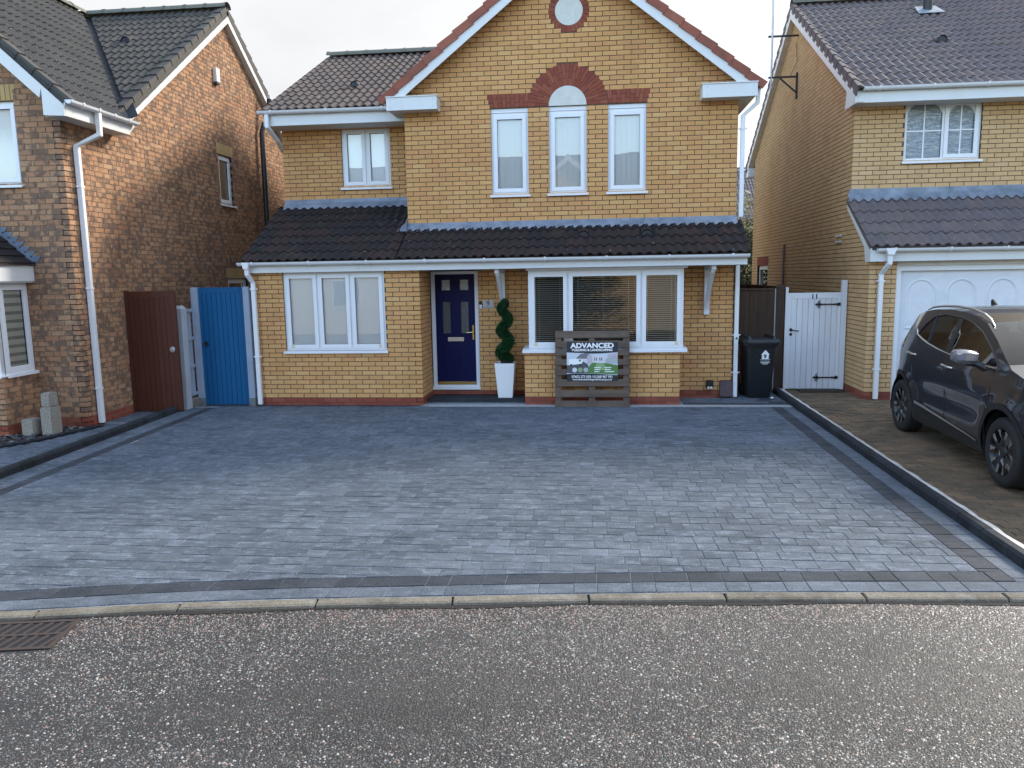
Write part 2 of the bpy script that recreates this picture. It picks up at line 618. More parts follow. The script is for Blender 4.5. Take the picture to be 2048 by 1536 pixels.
c = t.mix(t.math('MULTIPLY', t.ramp(t.noise(9, 4, .7), [(.52, 0), (.68, 1)]), .45), c, (.30, .29, .26))
t.set(color=c, rough=.92, normal=t.bump(g, .7, .008))
M['kerb_concrete'] = t.m
simple('haunch_white', (.52, .51, .48), .9, noise=.25, nscale=9, bump=.4)
simple('path_stone', (.30, .31, .31), .9, noise=.2, nscale=20, bump=.3)
simple('soil', (.06, .05, .038), .95, noise=.3, nscale=10)
t = NT('grass_field')
t.set(color=t.mix(t.noise(.35, 6, .7), (.055, .070, .028), (.10, .105, .050)), rough=.95)
M['grass_field'] = t.m
t = NT('tarmac')
v = t.voro(90, out='Color')
vd = t.voro(90, out='Distance')
hs = t.new("ShaderNodeSeparateColor")
t.l.new(v, hs.inputs[0])
c = t.ramp(hs.outputs[0], [(0, (.028, .027, .027)), (.5, (.045, .043, .042)), (.72, (.085, .08, .075)), (.9, (.20, .19, .175)), (1, (.09, .105, .105))])
c = t.mix(t.ramp(vd, [(.25, 0), (.55, 1)]), c, (.022, .021, .021))
pol = t.noise(.55, 4, .6, vec=t.scaled(t.pos(), (.45, 1.6, 1)))          # polished and patched bands along the road
c = t.mix(t.math('MULTIPLY', t.ramp(pol, [(.40, 0), (.62, 1)]), .55), c, (.070, .066, .063))
c = t.mix(t.math('MULTIPLY', t.ramp(t.noise(2.4, 5, .75), [(.54, 0), (.68, 1)]), .45), c, (.030, .026, .023))
t.set(color=c, rough=t.ramp(pol, [(.35, .62), (.65, .42)]), spec=.5, normal=t.bump(t.ramp(vd, [(0, 1), (.6, 0)]), .7, .01))
M['tarmac'] = t.m
t = NT('chipping')
p = t.piece()
c = t.ramp(p, [(0, (.050, .049, .050)), (.16, (.090, .086, .083)), (.32, (.15, .14, .13)), (.45, (.110, .150, .150)), (.56, (.215, .20, .185)), (.68, (.30, .185, .145)), (.78, (.33, .31, .28)), (.92, (.54, .515, .47)), (1, (.13, .16, .16))])
t.set(color=c, rough=.38, spec=.5)
M['chipping'] = t.m
t = NT('slate_chip')
t.set(color=t.ramp(t.piece(), [(0, (.022, .025, .030)), (.75, (.055, .060, .068)), (1, (.24, .25, .25))]), rough=.5)
M['slate_chip'] = t.m
t = NT('granite')
t.set(color=t.ramp(t.noise(95, 3, .8), [(.38, (.13, .115, .10)), (.52, (.30, .27, .225)), (.66, (.42, .39, .34))]), rough=.9, normal=t.bump(t.noise(60, 3), .5, .006))
M['granite'] = t.m


def leaf_mat(name, ca, cb, tr=.25):
    t = NT(name)
    p = t.piece()
    t.set(color=t.mix(p, ca, cb), rough=.55, spec=.35)
    ts = t.new("ShaderNodeBsdfTranslucent")
    t.l.new(t.mix(p, ca, cb), ts.inputs[0])
    mx = t.new("ShaderNodeMixShader")
    mx.inputs[0].default_value = tr
    t.l.new(t.b.outputs[0], mx.inputs[1])
    t.l.new(ts.outputs[0], mx.inputs[2])
    t.l.new(mx.outputs[0], t.out.inputs[0])
    M[name] = t.m


leaf_mat('topiary_leaf', (.008, .050, .016), (.022, .105, .030), .2)
leaf_mat('shrub_leaf', (.020, .034, .014), (.060, .075, .030))
leaf_mat('pale_leaf', (.16, .15, .085), (.30, .27, .17))
simple('bark', (.10, .085, .065), .95, noise=.3)
simple('planter_white', (.78, .79, .80), .35)
simple('doormat', (.050, .033, .022), .98, noise=.35, nscale=60, bump=.8)
t = NT('car_paint')
t.set(color=(.028, .032, .042), rough=.32, metal=.5, coat=1.0, coatr=.02, spec=.5)
M['car_paint'] = t.m
simple('car_cladding', (.014, .014, .015), .55)
simple('car_black_gloss', (.010, .010, .011), .3)
simple('alloy_silver', (.48, .49, .50), .25, metal=.9)
simple('alloy_black', (.014, .014, .015), .25)
simple('car_interior', (.010, .010, .011), .9)
simple('lamp_red', (.18, .008, .006), .15)
simple('lamp_clear', (.70, .72, .74), .08, metal=.6)
simple('rail_silver', (.60, .61, .62), .28, metal=.9)
simple('sign_navy', (.010, .016, .026), .4)
simple('sign_sky', (.55, .60, .66), .45)
simple('sign_grass', (.08, .20, .045), .45)
simple('sign_grass_pale', (.22, .36, .17), .45)
simple('sign_road', (.07, .075, .085), .45)
simple('sign_wall', (.62, .62, .64), .45)
simple('sign_roof', (.16, .16, .18), .45)
simple('sign_pink', (.50, .44, .50), .45)
glass_mat('glass_ripple', (.80, .84, .86), 1.9, .05)
t = NT('drain_iron')
t.set(color=t.mix(t.noise(14, 4, .7), (.075, .045, .032), (.055, .053, .053)), rough=.7, metal=.3)
M['drain_iron'] = t.m
wood('wood_pallet_up', (.105, .078, .060), (.180, .135, .105), (.062, .048, .040), 2, .7, .88, .45, .5)
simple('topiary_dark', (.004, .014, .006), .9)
glass_mat('glass_windscreen', (.30, .33, .34), 1.6, .004, k=1.6)
t = NT('mirror_sky_sheen')
t.set(color=(.30, .31, .36), rough=.2, metal=.6, coat=.8, coatr=.03)  # paler than the body paint: reflected sky put into the base colour
M['mirror_sky_sheen'] = t.m

simple('render_cream', (.52, .47, .38), .9, noise=.08, nscale=3)

t = NT('glass_patterned')
rip = t.noise(7.5, 3, .6, vec=t.scaled(t.pos(), (1, 1, 2.6)), dist=1.5)
t.set(color=(.16, .20, .225), rough=.06, spec=.9, coat=1.0, coatr=.02, normal=t.bump(rip, .5, .03))
t.l.new(t.bump(rip, .5, .03), t.b.inputs['Coat Normal'])
M['glass_patterned'] = t.m
glass_mat('glass_far', (.06, .065, .065), 1.4, .003, k=.5)

tile_mat('ridge_lichen', [(.135, .135, .110), (.115, .118, .100), (.150, .145, .115)], moss=(.17, .17, .10), moss_amt=.6, spots=0)

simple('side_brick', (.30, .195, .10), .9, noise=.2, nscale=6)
simple('grit_shade', (.020, .017, .014), .95, noise=.3, nscale=40)  # near-black: kerb shade put into the grit colour


# ------------------------------------------------------------------ building kit
COURSE, BL, BJ = .075, .2135, .0115


class House:
    def __init__(s, name, label, cat='house'):
        s.root = tag(empty(name), label, cat)
        s.bricks, s.tiles, s.loose = [], [], []

    def part(s, name, parent=None):
        return parent if parent is not None else s.root


def rect_hole(x0, x1, z0, z1):
    return lambda z: [(x0, x1)] if z0 < z < z1 else []


def brick_wall(H, T, L, z0, n, mat, holes=(), own=0, c0=True, cL=True, clip=None, cb=0, red=0, redmat=None, xs=0.0, endbond=False):
    """stretcher bond on the local plane y=0 (outside is -y); own = course parity that holds the corner brick"""
    for k in range(n):
        zb = z0 + k * COURSE
        zt = zb + COURSE - BJ
        zm = (zb + zt) / 2
        par = (k + cb) % 2
        spans = []
        if endbond:
            sh = (L + .01) % .225
            x, first = (sh - .225 if par == own else sh - .3375), False
        elif par == own:
            x, first = 0.0, True
        else:
            x, first = .1125, False
            if not c0:
                spans.append((0, .1025, True))
        while x < L - .02:
            if x + BL <= .02:
                x += .225
                continue
            spans.append((max(x, 0), min(x + BL, L if (cL is False or par == own) else L - .1125), first or (cL and par == own and x + .225 > L)))
            first = False
            x += .225
        cut = []
        for h in holes:
            cut += h(zm)
        m = redmat if (red and k < red) else mat
        for (a, b, deep) in spans:
            segs = [(a, b)]
            for (p, q) in cut:
                ns = []
                for (s0, s1) in segs:
                    if q <= s0 or p >= s1:
                        ns.append((s0, s1))
                    else:
                        if p > s0:
                            ns.append((s0, p))
                        if q < s1:
                            ns.append((q, s1))
                segs = ns
            for (s0, s1) in segs:
                if s1 - s0 < .025:
                    continue
                bb = tt = (s0, s1)
                if clip:
                    cbm, ctp = clip(zb), clip(zt)
                    if cbm is None:
                        continue
                    bb = (max(s0, cbm[0]), min(s1, cbm[1]))
                    tt = (max(s0, ctp[0]), min(s1, ctp[1])) if ctp else (0, 0)
                    if bb[1] - bb[0] < .02 or tt[1] - tt[0] < .0:
                        continue
                H.bricks.append((T, bb, tt, zb, zt, .1025 if deep else .05, m, RND.uniform(-.0012, .0012), xs))


def finish_bricks(H, limit=300, keep=0):
    rows = []
    for i, (T, bb, tt, zb, zt, d, m, e, xs) in enumerate(H.bricks):
        sc = 0
        if bb == tt:
            a = project(T @ Vector((bb[0] + xs, 0, zb)))
            b = project(T @ Vector((bb[1] + xs, 0, zt)))
            if a and b and 4 < a[0] < 2044 and 4 < b[0] < 2044 and 4 < a[1] < 1532 and 4 < b[1] < 1532:
                sc = abs(b[0] - a[0]) * abs(zt - zb) * FPX / a[2]
        rows.append((sc, i))
    rows.sort(reverse=True)
    single = set(i for sc, i in rows[:limit - keep] if sc > 0)
    cache = {}
    mats = []
    jb = MB()
    for i, (T, bb, tt, zb, zt, d, m, e, xs) in enumerate(H.bricks):
        if i in single:
            key = (round(bb[1] - bb[0], 3), d, m)
            if key not in cache:
                b = MB()
                b.box(0, bb[1] - bb[0], 0, d, 0, zt - zb)
                me = bpy.data.meshes.new('brick')
                me.from_pydata(b.v, [], b.f)
                me.materials.append(M[m])
                cache[key] = me
            link_mesh('brick', cache[key], T @ Matrix.Translation((bb[0] + xs, e, zb)), H.root)
        else:
            if m not in mats:
                mats.append(m)
            jb.cur = mats.index(m)
            p = [(bb[0] + xs, e, zb), (bb[1] + xs, e, zb), (bb[1] + xs, d, zb), (bb[0] + xs, d, zb)]
            q = [(tt[0] + xs, e, zt), (tt[1] + xs, e, zt), (tt[1] + xs, d, zt), (tt[0] + xs, d, zt)]
            jb.hexa([T @ Vector(v) for v in p], [T @ Vector(v) for v in q], RND.random() * .98 + .01)
    if jb.f:
        jb.build('brickwork', [M[m] for m in mats], H.root, recalc=False, kind='stuff')


def slab(mb, T, xs, zs, hole, y0=.006, y1=.12):
    """wall core in a grid of cells; hole(xm, zm) leaves a cell open"""
    nx, nz = len(xs) - 1, len(zs) - 1
    solid = [[not hole((xs[i] + xs[i + 1]) / 2, (zs[j] + zs[j + 1]) / 2) for j in range(nz)] for i in range(nx)]

    def at(i, j):
        return 0 <= i < nx and 0 <= j < nz and solid[i][j]

    def P(x, y, z):
        return T @ Vector((x, y, z))
    for i in range(nx):
        for j in range(nz):
            if not solid[i][j]:
                continue
            a, b, c, d = xs[i], xs[i + 1], zs[j], zs[j + 1]
            mb.add([P(a, y0, c), P(b, y0, c), P(b, y0, d), P(a, y0, d)], [(0, 1, 2, 3)])
            mb.add([P(a, y1, c), P(b, y1, c), P(b, y1, d), P(a, y1, d)], [(3, 2, 1, 0)])
            if not at(i - 1, j):
                mb.add([P(a, y0, c), P(a, y0, d), P(a, y1, d), P(a, y1, c)], [(0, 1, 2, 3)])
            if not at(i + 1, j):
                mb.add([P(b, y0, c), P(b, y1, c), P(b, y1, d), P(b, y0, d)], [(0, 1, 2, 3)])
            if not at(i, j - 1):
                mb.add([P(a, y0, c), P(a, y1, c), P(b, y1, c), P(b, y0, c)], [(0, 1, 2, 3)])
            if not at(i, j + 1):
                mb.add([P(a, y0, d), P(b, y0, d), P(b, y1, d), P(a, y1, d)], [(0, 1, 2, 3)])


def wall_core(H, name, T, x0, x1, z0, z1, rects, mat, y0=.006, y1=.12, extra=None):
    xs = sorted(set([x0, x1] + [v for r in rects for v in r[:2] if x0 < v < x1]))
    zs = sorted(set([z0, z1] + [v for r in rects for v in r[2:] if z0 < v < z1]))
    mb = MB()
    slab(mb, T, xs, zs, lambda x, z: any(r[0] < x < r[1] and r[2] < z < r[3] for r in rects), y0, y1)
    if extra:
        for poly in extra:          # further outline in local x,z: the gable above the eaves
            mb.prism([T @ Vector((x, y0, z)) for (x, z) in poly], (T.to_3x3() @ Vector((0, y1 - y0, 0))))
    return mb.build(name, M[mat], H.root, recalc=False)


# --- roof tiles -----------------------------------------------------
TW = .30


def tile_prof(x, amp=.040):
    t = (x / .15) % 1.0
    return amp * (.5 - .5 * math.cos(2 * math.pi * t)) ** 1.25


def tile_faces(g, w=TW, lap=.05, seg=12, lift=.024, th=.02):
    xs = [w * i / seg for i in range(seg + 1)]
    fs = []
    y1 = g + lap
    for i in range(seg):
        a, b = xs[i], xs[i + 1]
        za, zb = tile_prof(a), tile_prof(b)
        fs.append([(a, 0, za + lift), (b, 0, zb + lift), (b, y1, zb), (a, y1, za)])
        fs.append([(a, 0, za + lift - th), (b, 0, zb + lift - th), (b, 0, zb + lift), (a, 0, za + lift)])
    return fs


def clip_face(poly, fn):
    out = []
    n = len(poly)
    for i in range(n):
        p, q = poly[i], poly[(i + 1) % n]
        a, b = fn(p), fn(q)
        if a >= 0:
            out.append(p)
        if (a >= 0) != (b >= 0):
            t = a / (a - b)
            out.append(tuple(p[k] + t * (q[k] - p[k]) for k in range(3)))
    return out if len(out) > 2 else None


def tiled_slope(H, O, u, v, width, length, gauge, mat, clips=(), u0=0.0):
    """O: eaves corner; u along the eaves, v up the slope; clips: linear functions of (du, dv) that are >=0 inside"""
    O, u, v = Vector(O), Vector(u).normalized(), Vector(v).normalized()
    n = u.cross(v)
    nr = int(math.ceil(length / gauge))
    ncol = int(math.ceil((width - u0) / TW))
    for j in range(nr):
        for i in range(ncol):
            du, dv = u0 + i * TW, j * gauge
            top = min(gauge + .05, length - dv + .02)
            mw = Matrix(((u.x, v.x, n.x, 0), (u.y, v.y, n.y, 0), (u.z, v.z, n.z, 0), (0, 0, 0, 1)))
            jit = RND.uniform(-.006, .006)
            mw = mw @ Matrix.Rotation(RND.uniform(-.008, .008), 4, 'Z') @ Matrix.Rotation(RND.uniform(-.006, .012), 4, 'X')
            mw.translation = O + u * (du + RND.uniform(-.002, .002)) + v * (dv + jit)
            need, dead = [], False
            cs = list(clips) + [lambda a, b: width - a, lambda a, b: length - b, lambda a, b: a]
            for c in cs:
                vals = [c(du + p, dv + q) for p in (0, TW) for q in (0, gauge)]
                if max(vals) <= 0:
                    dead = True
                    break
                vals = [c(du + p, dv + q) for p in (0, TW) for q in (0, gauge + .05)]
                if min(vals) < 0:
                    need.append((lambda c: lambda p: c(du + p[0], dv + p[1]))(c))
            if dead:
                continue
            faces = None
            if need:
                faces = []
                for f in tile_faces(gauge):
                    for c in need:
                        f = clip_face(f, c) if f else None
                    if f:
                        faces.append(f)
                if not faces:
                    continue
            H.tiles.append((mw, gauge, mat, faces))


def finish_tiles(H, limit=300, keep=0):
    rows = []
    for i, (mw, g, m, faces) in enumerate(H.tiles):
        pr = [project(mw @ Vector(q)) for q in ((0, 0, 0), (TW, 0, 0), (TW, g, 0), (0, g, 0))]
        sc = 0
        if faces is None and all(pr) and all(0 < q[0] < 2048 and 0 < q[1] < 1536 for q in pr):
            sc = abs(sum(pr[k][0] * pr[(k + 1) % 4][1] - pr[(k + 1) % 4][0] * pr[k][1] for k in range(4))) / 2
        rows.append((sc, i))
    rows.sort(reverse=True)
    single = set(i for sc, i in rows[:limit - keep] if sc > 0)
    cache, mats, jb = {}, [], MB()
    for i, (mw, g, m, faces) in enumerate(H.tiles):
        if i in single:
            if (g, m) not in cache:
                b = MB()
                for f in tile_faces(g):
                    b.add(f, [(0, 1, 2, 3)])
                me = bpy.data.meshes.new('tile')
                me.from_pydata(b.v, [], b.f)
                me.materials.append(M[m])
                cache[(g, m)] = me
            link_mesh('tile', cache[(g, m)], mw, H.root)
        else:
            if m not in mats:
                mats.append(m)
            jb.cur = mats.index(m)
            rv = RND.random() * .98 + .01
            for f in (faces or tile_faces(g)):
                jb.add([mw @ Vector(q) for q in f], [tuple(range(len(f)))], rv)
    if jb.f:
        jb.build('tiling', [M[m] for m in mats], H.root, recalc=False, kind='stuff')


def roof_deck(H, name, quad, th, mat='tile_brown', parent=None):
    """boarding under the tiles"""
    q = [Vector(p) for p in quad]
    n = (q[1] - q[0]).cross(q[2] - q[0]).normalized()
    if n.z < 0:
        n = -n
    mb = MB()
    mb.prism([p - n * .012 for p in q], -n * th)
    return mb.build(name, M[mat], parent or H.root)


def ridge_tiles(H, a, b, mat, r=.12, L=.42):
    a, b = Vector(a), Vector(b)
    d = (b - a)
    n = max(1, int(round(d.length / L)))
    step = d / n
    sd = d.normalized().cross(Vector((0, 0, 1))).normalized()
    mb = MB()
    me = None
    for i in range(n):
        if me is None:
            ring = lambda s, rr: [step * s + sd * math.cos(t) * rr + Vector((0, 0, math.sin(t) * rr * .85)) for t in [math.pi - math.pi * k / 8 for k in range(9)]]
            mb.loft([ring(.0, r + .012), ring(.12, r + .010), ring(.125, r), ring(1.03, r)], closed=False, caps=False)
            me = mb.build('ridge_tile', M[mat], H.root, smooth=50, recalc=False)
            me.location = a - Vector((0, 0, .03))
            first = me
        else:
            o = first.copy()
            COL.objects.link(o)
            o.location = a + step * i - Vector((0, 0, .03))


def verge_caps(H, a, b, out, mat, n, drop=.10, width=.13, th=.02, lift=.05):
    """overlapping verge units that step up the edge of a roof from a (eaves) to b (ridge); out = outward direction"""
    a, b, out = Vector(a), Vector(b), Vector(out).normalized()
    d = (b - a) / n
    v = d.normalized()
    up = v.cross(out)
    if up.z < 0:
        up = -up
    for i in range(n):
        p = a + d * i
        q = p + d * 1.06
        mb = MB()
        l0, l1 = lift + .022, lift
        # L-shaped section: top leg over the tiles, side leg down the wall
        def sec(o, l, k):
            return [o - out * width + up * l, o + out * k + up * l, o + out * k + up * (l - drop), o + out * (k - th) + up * (l - drop), o + out * (k - th) + up * (l - th), o - out * width + up * (l - th)]
        mb.loft([sec(p, l0, .012), sec(q, l1, 0)], True, True)
        mb.build('verge_tile', M[mat], H.root)


def gutter(H, a, b, mat='gutter_white', r=.056, brackets=1.0, name='gutter', offs=(0, -1, 0)):
    """half-round gutter from a to b, hung on the fascia; offs points away from the wall"""
    a, b, o = Vector(a), Vector(b), Vector(offs)
    mb = MB()
    pr = []
    for k in range(9):
        t = math.pi + math.pi * k / 8
        pr.append((math.cos(t) * r, math.sin(t) * r * .95))
    inn = [(x * .90, y * .90 + .0) for (x, y) in reversed(pr)]
    pr = [(-r - .006, .004)] + pr + [(r + .006, .004)] + inn
    L = (b - a).length
    d = (b - a).normalized()
    mb.prism([a + o * (p[0] + r) * 1.0 + Vector((0, 0, p[1])) for p in pr], b - a)
    g = mb.build(name, M[mat], H.root, smooth=35)
    for e in (a, b - d * .025):
        cb = MB()
        rr = r * 1.06
        cb.prism([e + o * (math.cos(math.pi + math.pi * k / 10) * rr + r) + Vector((0, 0, math.sin(math.pi + math.pi * k / 10) * rr + .004)) for k in range(11)], d * .025)
        cb.build('end_cap', M[mat], g)
    k = max(1, int(L / brackets))
    for i in range(k + 1):
        e = a + d * (.25 + (L - .5) * i / k - .015)
        cb = MB()
        rr = r * 1.12
        sec = [(math.cos(math.pi + math.pi * j / 8) * rr, math.sin(math.pi + math.pi * j / 8) * rr) for j in range(9)]
        sec = [(-rr, .012)] + sec + [(rr, .012)] + [(rr - .012, .012)] + [(x * .95, y * .95) for (x, y) in reversed(sec)] + [(-rr + .012, .012)]
        cb.prism([e + o * (p[0] + r) + Vector((0, 0, p[1])) for p in sec], d * .03)
        cb.build('bracket', M[mat], g)
    return g


def downpipe(H, pts, mat='gutter_white', w=.065, clips=(), round_=False, cd=(1, 0, 0)):
    mb = MB()
    if round_:
        mb.tube(pts, w / 2, 12)
    else:
        mb.tube(pts, w / math.sqrt(2), 4, math.pi / 4)
    p = mb.build('downpipe', M[mat], H.root, smooth=35 if round_ else False, bevel=0 if round_ else .006)
    for (x, y, z) in clips:
        cb = MB()
        h = w / 2 + .006
        cb.box(x - h, x + h, y - h, y + h, z - .014, z + .014)
        cb.bar((x - Vector(cd).x * .07, y - Vector(cd).y * .07, z), (x + Vector(cd).x * .07, y + Vector(cd).y * .07, z), .012, .018)
        cb.build('pipe_clip', M[mat], p)
    return p


# --- windows --------------------------------------------------------
def window(H, T, x0, x1, z0, z1, lights=(1,), rec=.035, sash=None, blind='white', sill=True, fr=.048, sf=.052, glass='glass', bars=None, sill_over=.03, tape=False, arch=False, sillmat='upvc', mat='upvc', top=0.0):
    """white casement window; T maps local (x right, y into the wall, z up)"""
    mb = MB(T)
    zt = z1 - top
    y0, y1 = rec, rec + .07
    mb.box(x0, x1, y0, y1, z0, z0 + fr)
    mb.box(x0, x1, y0, y1, zt - fr, zt)
    mb.box(x0, x0 + fr, y0, y1, z0 + fr, zt - fr)
    mb.box(x1 - fr, x1, y0, y1, z0 + fr, zt - fr)
    tot = float(sum(lights))
    inner = x1 - x0 - 2 * fr
    edges = [x0 + fr]
    acc = 0
    mul = .05
    nl = len(lights)
    avail = inner - mul * (nl - 1)
    cells = []
    cx = x0 + fr
    for i, l in enumerate(lights):
        wd = avail * l / tot
        cells.append((cx, cx + wd))
        cx += wd
        if i < nl - 1:
            mb.box(cx, cx + mul, y0 + .004, y1, z0 + fr, zt - fr)
            cx += mul
    w = mb.build('window', M[mat], H.root)
    if top:
        tb = MB(T)
        tb.box(x0, x1, y0 - .012, y1, zt + .004, zt + top * .45)
        tb.box(x0, x1, y0 - .004, y1, zt + top * .5, z1)
        tb.build('head_trim', M[mat], w)
    for i, (a, b) in enumerate(cells):
        c, d = z0 + fr, zt - fr
        ga, gb, gc, gd = a, b, c, d
        if sash is None or sash[i]:
            sb = MB(T)
            e = .003
            o = y0 - .014
            sb.box(a - .012, b + .012, o, y0 - .001, c - .012, c + sf)
            sb.box(a - .012, b + .012, o, y0 - .001, d - sf, d + .012)
            sb.box(a - .012, a + sf, o, y0 - .001, c + sf, d - sf)
            sb.box(b - sf, b + .012, o, y0 - .001, c + sf, d - sf)
            # inner bevel towards the pane
            sb.box(a + e, b - e, y0 + .001, y0 + .03, c + e, c + sf - .004)
            sb.box(a + e, b - e, y0 + .001, y0 + .03, d - sf + .004, d - e)
            sb.box(a + e, a + sf - .004, y0 + .001, y0 + .03, c + sf - .004, d - sf + .004)
            sb.box(b - sf + .004, b - e, y0 + .001, y0 + .03, c + sf - .004, d - sf + .004)
            sb.build('sash', M[mat], w, bevel=.003)
            ga, gb, gc, gd = a + sf - .004, b - sf + .004, c + sf - .004, d - sf + .004
        pb = MB(T)
        pb.add([(ga, y0 + .026, gc), (gb, y0 + .026, gc), (gb, y0 + .026, gd), (ga, y0 + .026, gd)], [(0, 1, 2, 3)])
        pb.build('pane', M[glass], w, recalc=False)
        gk = MB(T)      # dark rubber gasket round the pane
        for (p, q, r_, s_) in ((ga, gb, gc, gc + .005), (ga, gb, gd - .005, gd), (ga, ga + .005, gc + .005, gd - .005), (gb - .005, gb, gc + .005, gd - .005)):
            gk.box(p, q, y0 + .018, y0 + .025, r_, s_)
        gk.build('gasket', M['black_plastic'], w)
        if arch:        # arched top infill of the light
            ab = MB(T)
            r_ = (gb - ga) / 2
            N = 10
            rise = .16
            pts = [(ga + (gb - ga) * k / N, gd - rise * (1 - math.sqrt(max(0, 1 - (abs(2 * k / N - 1)) ** 2.6)))) for k in range(N + 1)]
            for k in range(N):
                p, q = pts[k], pts[k + 1]
                ab.hexa([(p[0], y0 + .012, p[1]), (q[0], y0 + .012, q[1]), (q[0], y0 + .024, q[1]), (p[0], y0 + .024, p[1])],
                        [(p[0], y0 + .012, gd + .001), (q[0], y0 + .012, gd + .001), (q[0], y0 + .024, gd + .001), (p[0], y0 + .024, gd + .001)])
            ab.build('arch_infill', M[mat], w)
        if bars:
            bb = MB(T)
            xm = (ga + gb) / 2
            zm = gc + (gd - gc) * bars
            bb.box(xm - .011, xm + .011, y0 + .016, y0 + .0255, gc, gd)
            bb.box(ga, xm - .011, y0 + .0165, y0 + .0255, zm - .011, zm + .011)
            bb.box(xm + .011, gb, y0 + .0165, y0 + .0255, zm - .011, zm + .011)
            bb.build('glazing_bar', M['upvc'], w)
        yb = y1 - .030
        if blind in ('white', 'strip', 'vertical'):
            sb = MB(T)
            if blind == 'white':
                sb.box(a, b, yb, yb + .004, c, d)
                sb.build('blind', M['blind_white'], w)
            elif blind == 'vertical':
                n = max(2, int((b - a) / .085))
                for k in range(n):
                    q = a + (b - a) * k / n
                    s2 = MB(T)
                    s2.hexa([(q, yb, c), (q + (b - a) / n * 1.03, yb + .02, c), (q + (b - a) / n * 1.03, yb + .022, c), (q, yb + .002, c)],
                            [(q, yb, d), (q + (b - a) / n * 1.03, yb + .02, d), (q + (b - a) / n * 1.03, yb + .022, d), (q, yb + .002, d)])
                    s2.build('blind_vane', M['blind_white'], w)
            else:
                n = int((d - c) / .11)
                for k in range(n):
                    s2 = MB(T)
                    z = c + (d - c) * k / n
                    s2.box(a, b, yb, yb + .003, z, z + (d - c) / n * .60)
                    s2.build('blind_band', M['blind_strip'], w)
                sb.box(a, b, yb + .008, yb + .010, c, d)
                sb.build('blind_sheer', M['sheer'], w)
    if sill:
        sb = MB(T)
        p0 = -.045
        pf = [(y1, z0), (y0 - .002, z0), (p0, z0 - .010), (p0, z0 - .045), (p0 + .012, z0 - .045), (p0 + .012, z0 - .03), (y1, z0 - .03)]
        sb.prism([(x0 - sill_over, p[0], p[1]) for p in pf], (x1 - x0 + 2 * sill_over, 0, 0))
        sb.build('sill', M[sillmat], w)
    if tape:
        for xx in (x0 + .09, x1 - .13):
            tb = MB(T)
            tb.box(xx, xx + .05, y0 - .0165, y0 - .0150, z0 + .045, z0 + .095)
            tb.build('sticker', M['stain_tape'], w)
    return w


simple('sheer', (.30, .30, .29), .9)


# ------------------------------------------------------------------ number nine, the middle house
H9 = House('brick_house', 'yellow brick house with front gable, arched red brick detail and navy front door')
I4 = Matrix.Identity(4)
DPC = .13
ZB = DPC - 2 * COURSE          # bottom of the two red plinth courses
GZ0 = DPC + 35 * COURSE        # gable wall starts hidden behind the lean-to roof
X0, X1 = -2.47, 5.39
YL, YU, YB, YW = -.74, .85, -.65, .05


def gable_clip(z):
    half = (7.165 - z) / .775
    if half <= 0:
        return None
    return (max(0, 2.70 - half), min(5.39, 2.70 + half))


WINS = [(1.44, 2.05, 3.41, 4.78), (2.39, 3.00, 3.41, 4.78), (3.345, 3.955, 3.41, 4.78)]
ARC = (2.695, 4.79, .645, .31)
CIR = (2.725, 6.235, .325, .225)


def arch_hole(z):
    cx, cz, ro, ri = ARC
    if z < cz or z > cz + ro:
        return []
    h = math.sqrt(ro * ro - (z - cz) ** 2)
    return [(cx - h, cx + h)]


def circ_hole(z):
    cx, cz, ro, ri = CIR
    if abs(z - cz) > ro:
        return []
    h = math.sqrt(ro * ro - (z - cz) ** 2)
    return [(cx - h, cx + h)]


def lint_hole(z):
    if not 4.79 < z < 5.012:
        return []
    k = (z - 4.79) / .222
    return [(1.43 - .055 * k, 2.10), (3.30, 3.965 + .055 * k)]


T9 = TR(0, 0, 0)
brick_wall(H9, T9, 5.39, GZ0, 62, 'brick_buff', [rect_hole(*w) for w in WINS] + [arch_hole, circ_hole, lint_hole], own=1, c0=False, cL=False, clip=gable_clip, cb=35)
wall_core(H9, 'gable_wall', T9, 0, 5.39, 2.30, 4.95, [(a, b, c, d) for a, b, c, d in WINS], 'mortar_dark', extra=[[(0, 4.95), (5.39, 4.95), (2.70, 7.04)]])
# first-floor wall to the left, set back
TU = TR(X0, YU, 0)
UW = (-1.375 - X0, -.49 - X0, 3.70, 4.73)
brick_wall(H9, TU, 2.47, DPC + 40 * COURSE, 22, 'brick_buff', [rect_hole(*UW)], own=0, c0=False, cL=False, cb=40)
wall_core(H9, 'upper_wall', TU, 0, 2.47, 3.0, 4.80, [UW], 'mortar_dark')
# ground-floor room on the left
TL = TR(X0, YL, 0)
LW = (-1.95 - X0, -.25 - X0, .91, 2.19)
LLEN = .33 - X0
brick_wall(H9, TL, LLEN, ZB, 30, 'brick_buff', [rect_hole(*LW)], own=0, c0=False, endbond=True, red=2, redmat='brick_red')
wall_core(H9, 'front_room_wall', TL, 0, LLEN - .006, ZB - .3, 2.26, [LW], 'mortar_dark')
TRET = TR(.33, YL, 0, rad(90))
brick_wall(H9, TRET, .79, ZB, 30, 'brick_buff', [], own=1, cL=False, red=2, redmat='brick_red')
wall_core(H9, 'porch_return', TRET, .006, .79, ZB - .3, 2.26, [], 'mortar_dark')
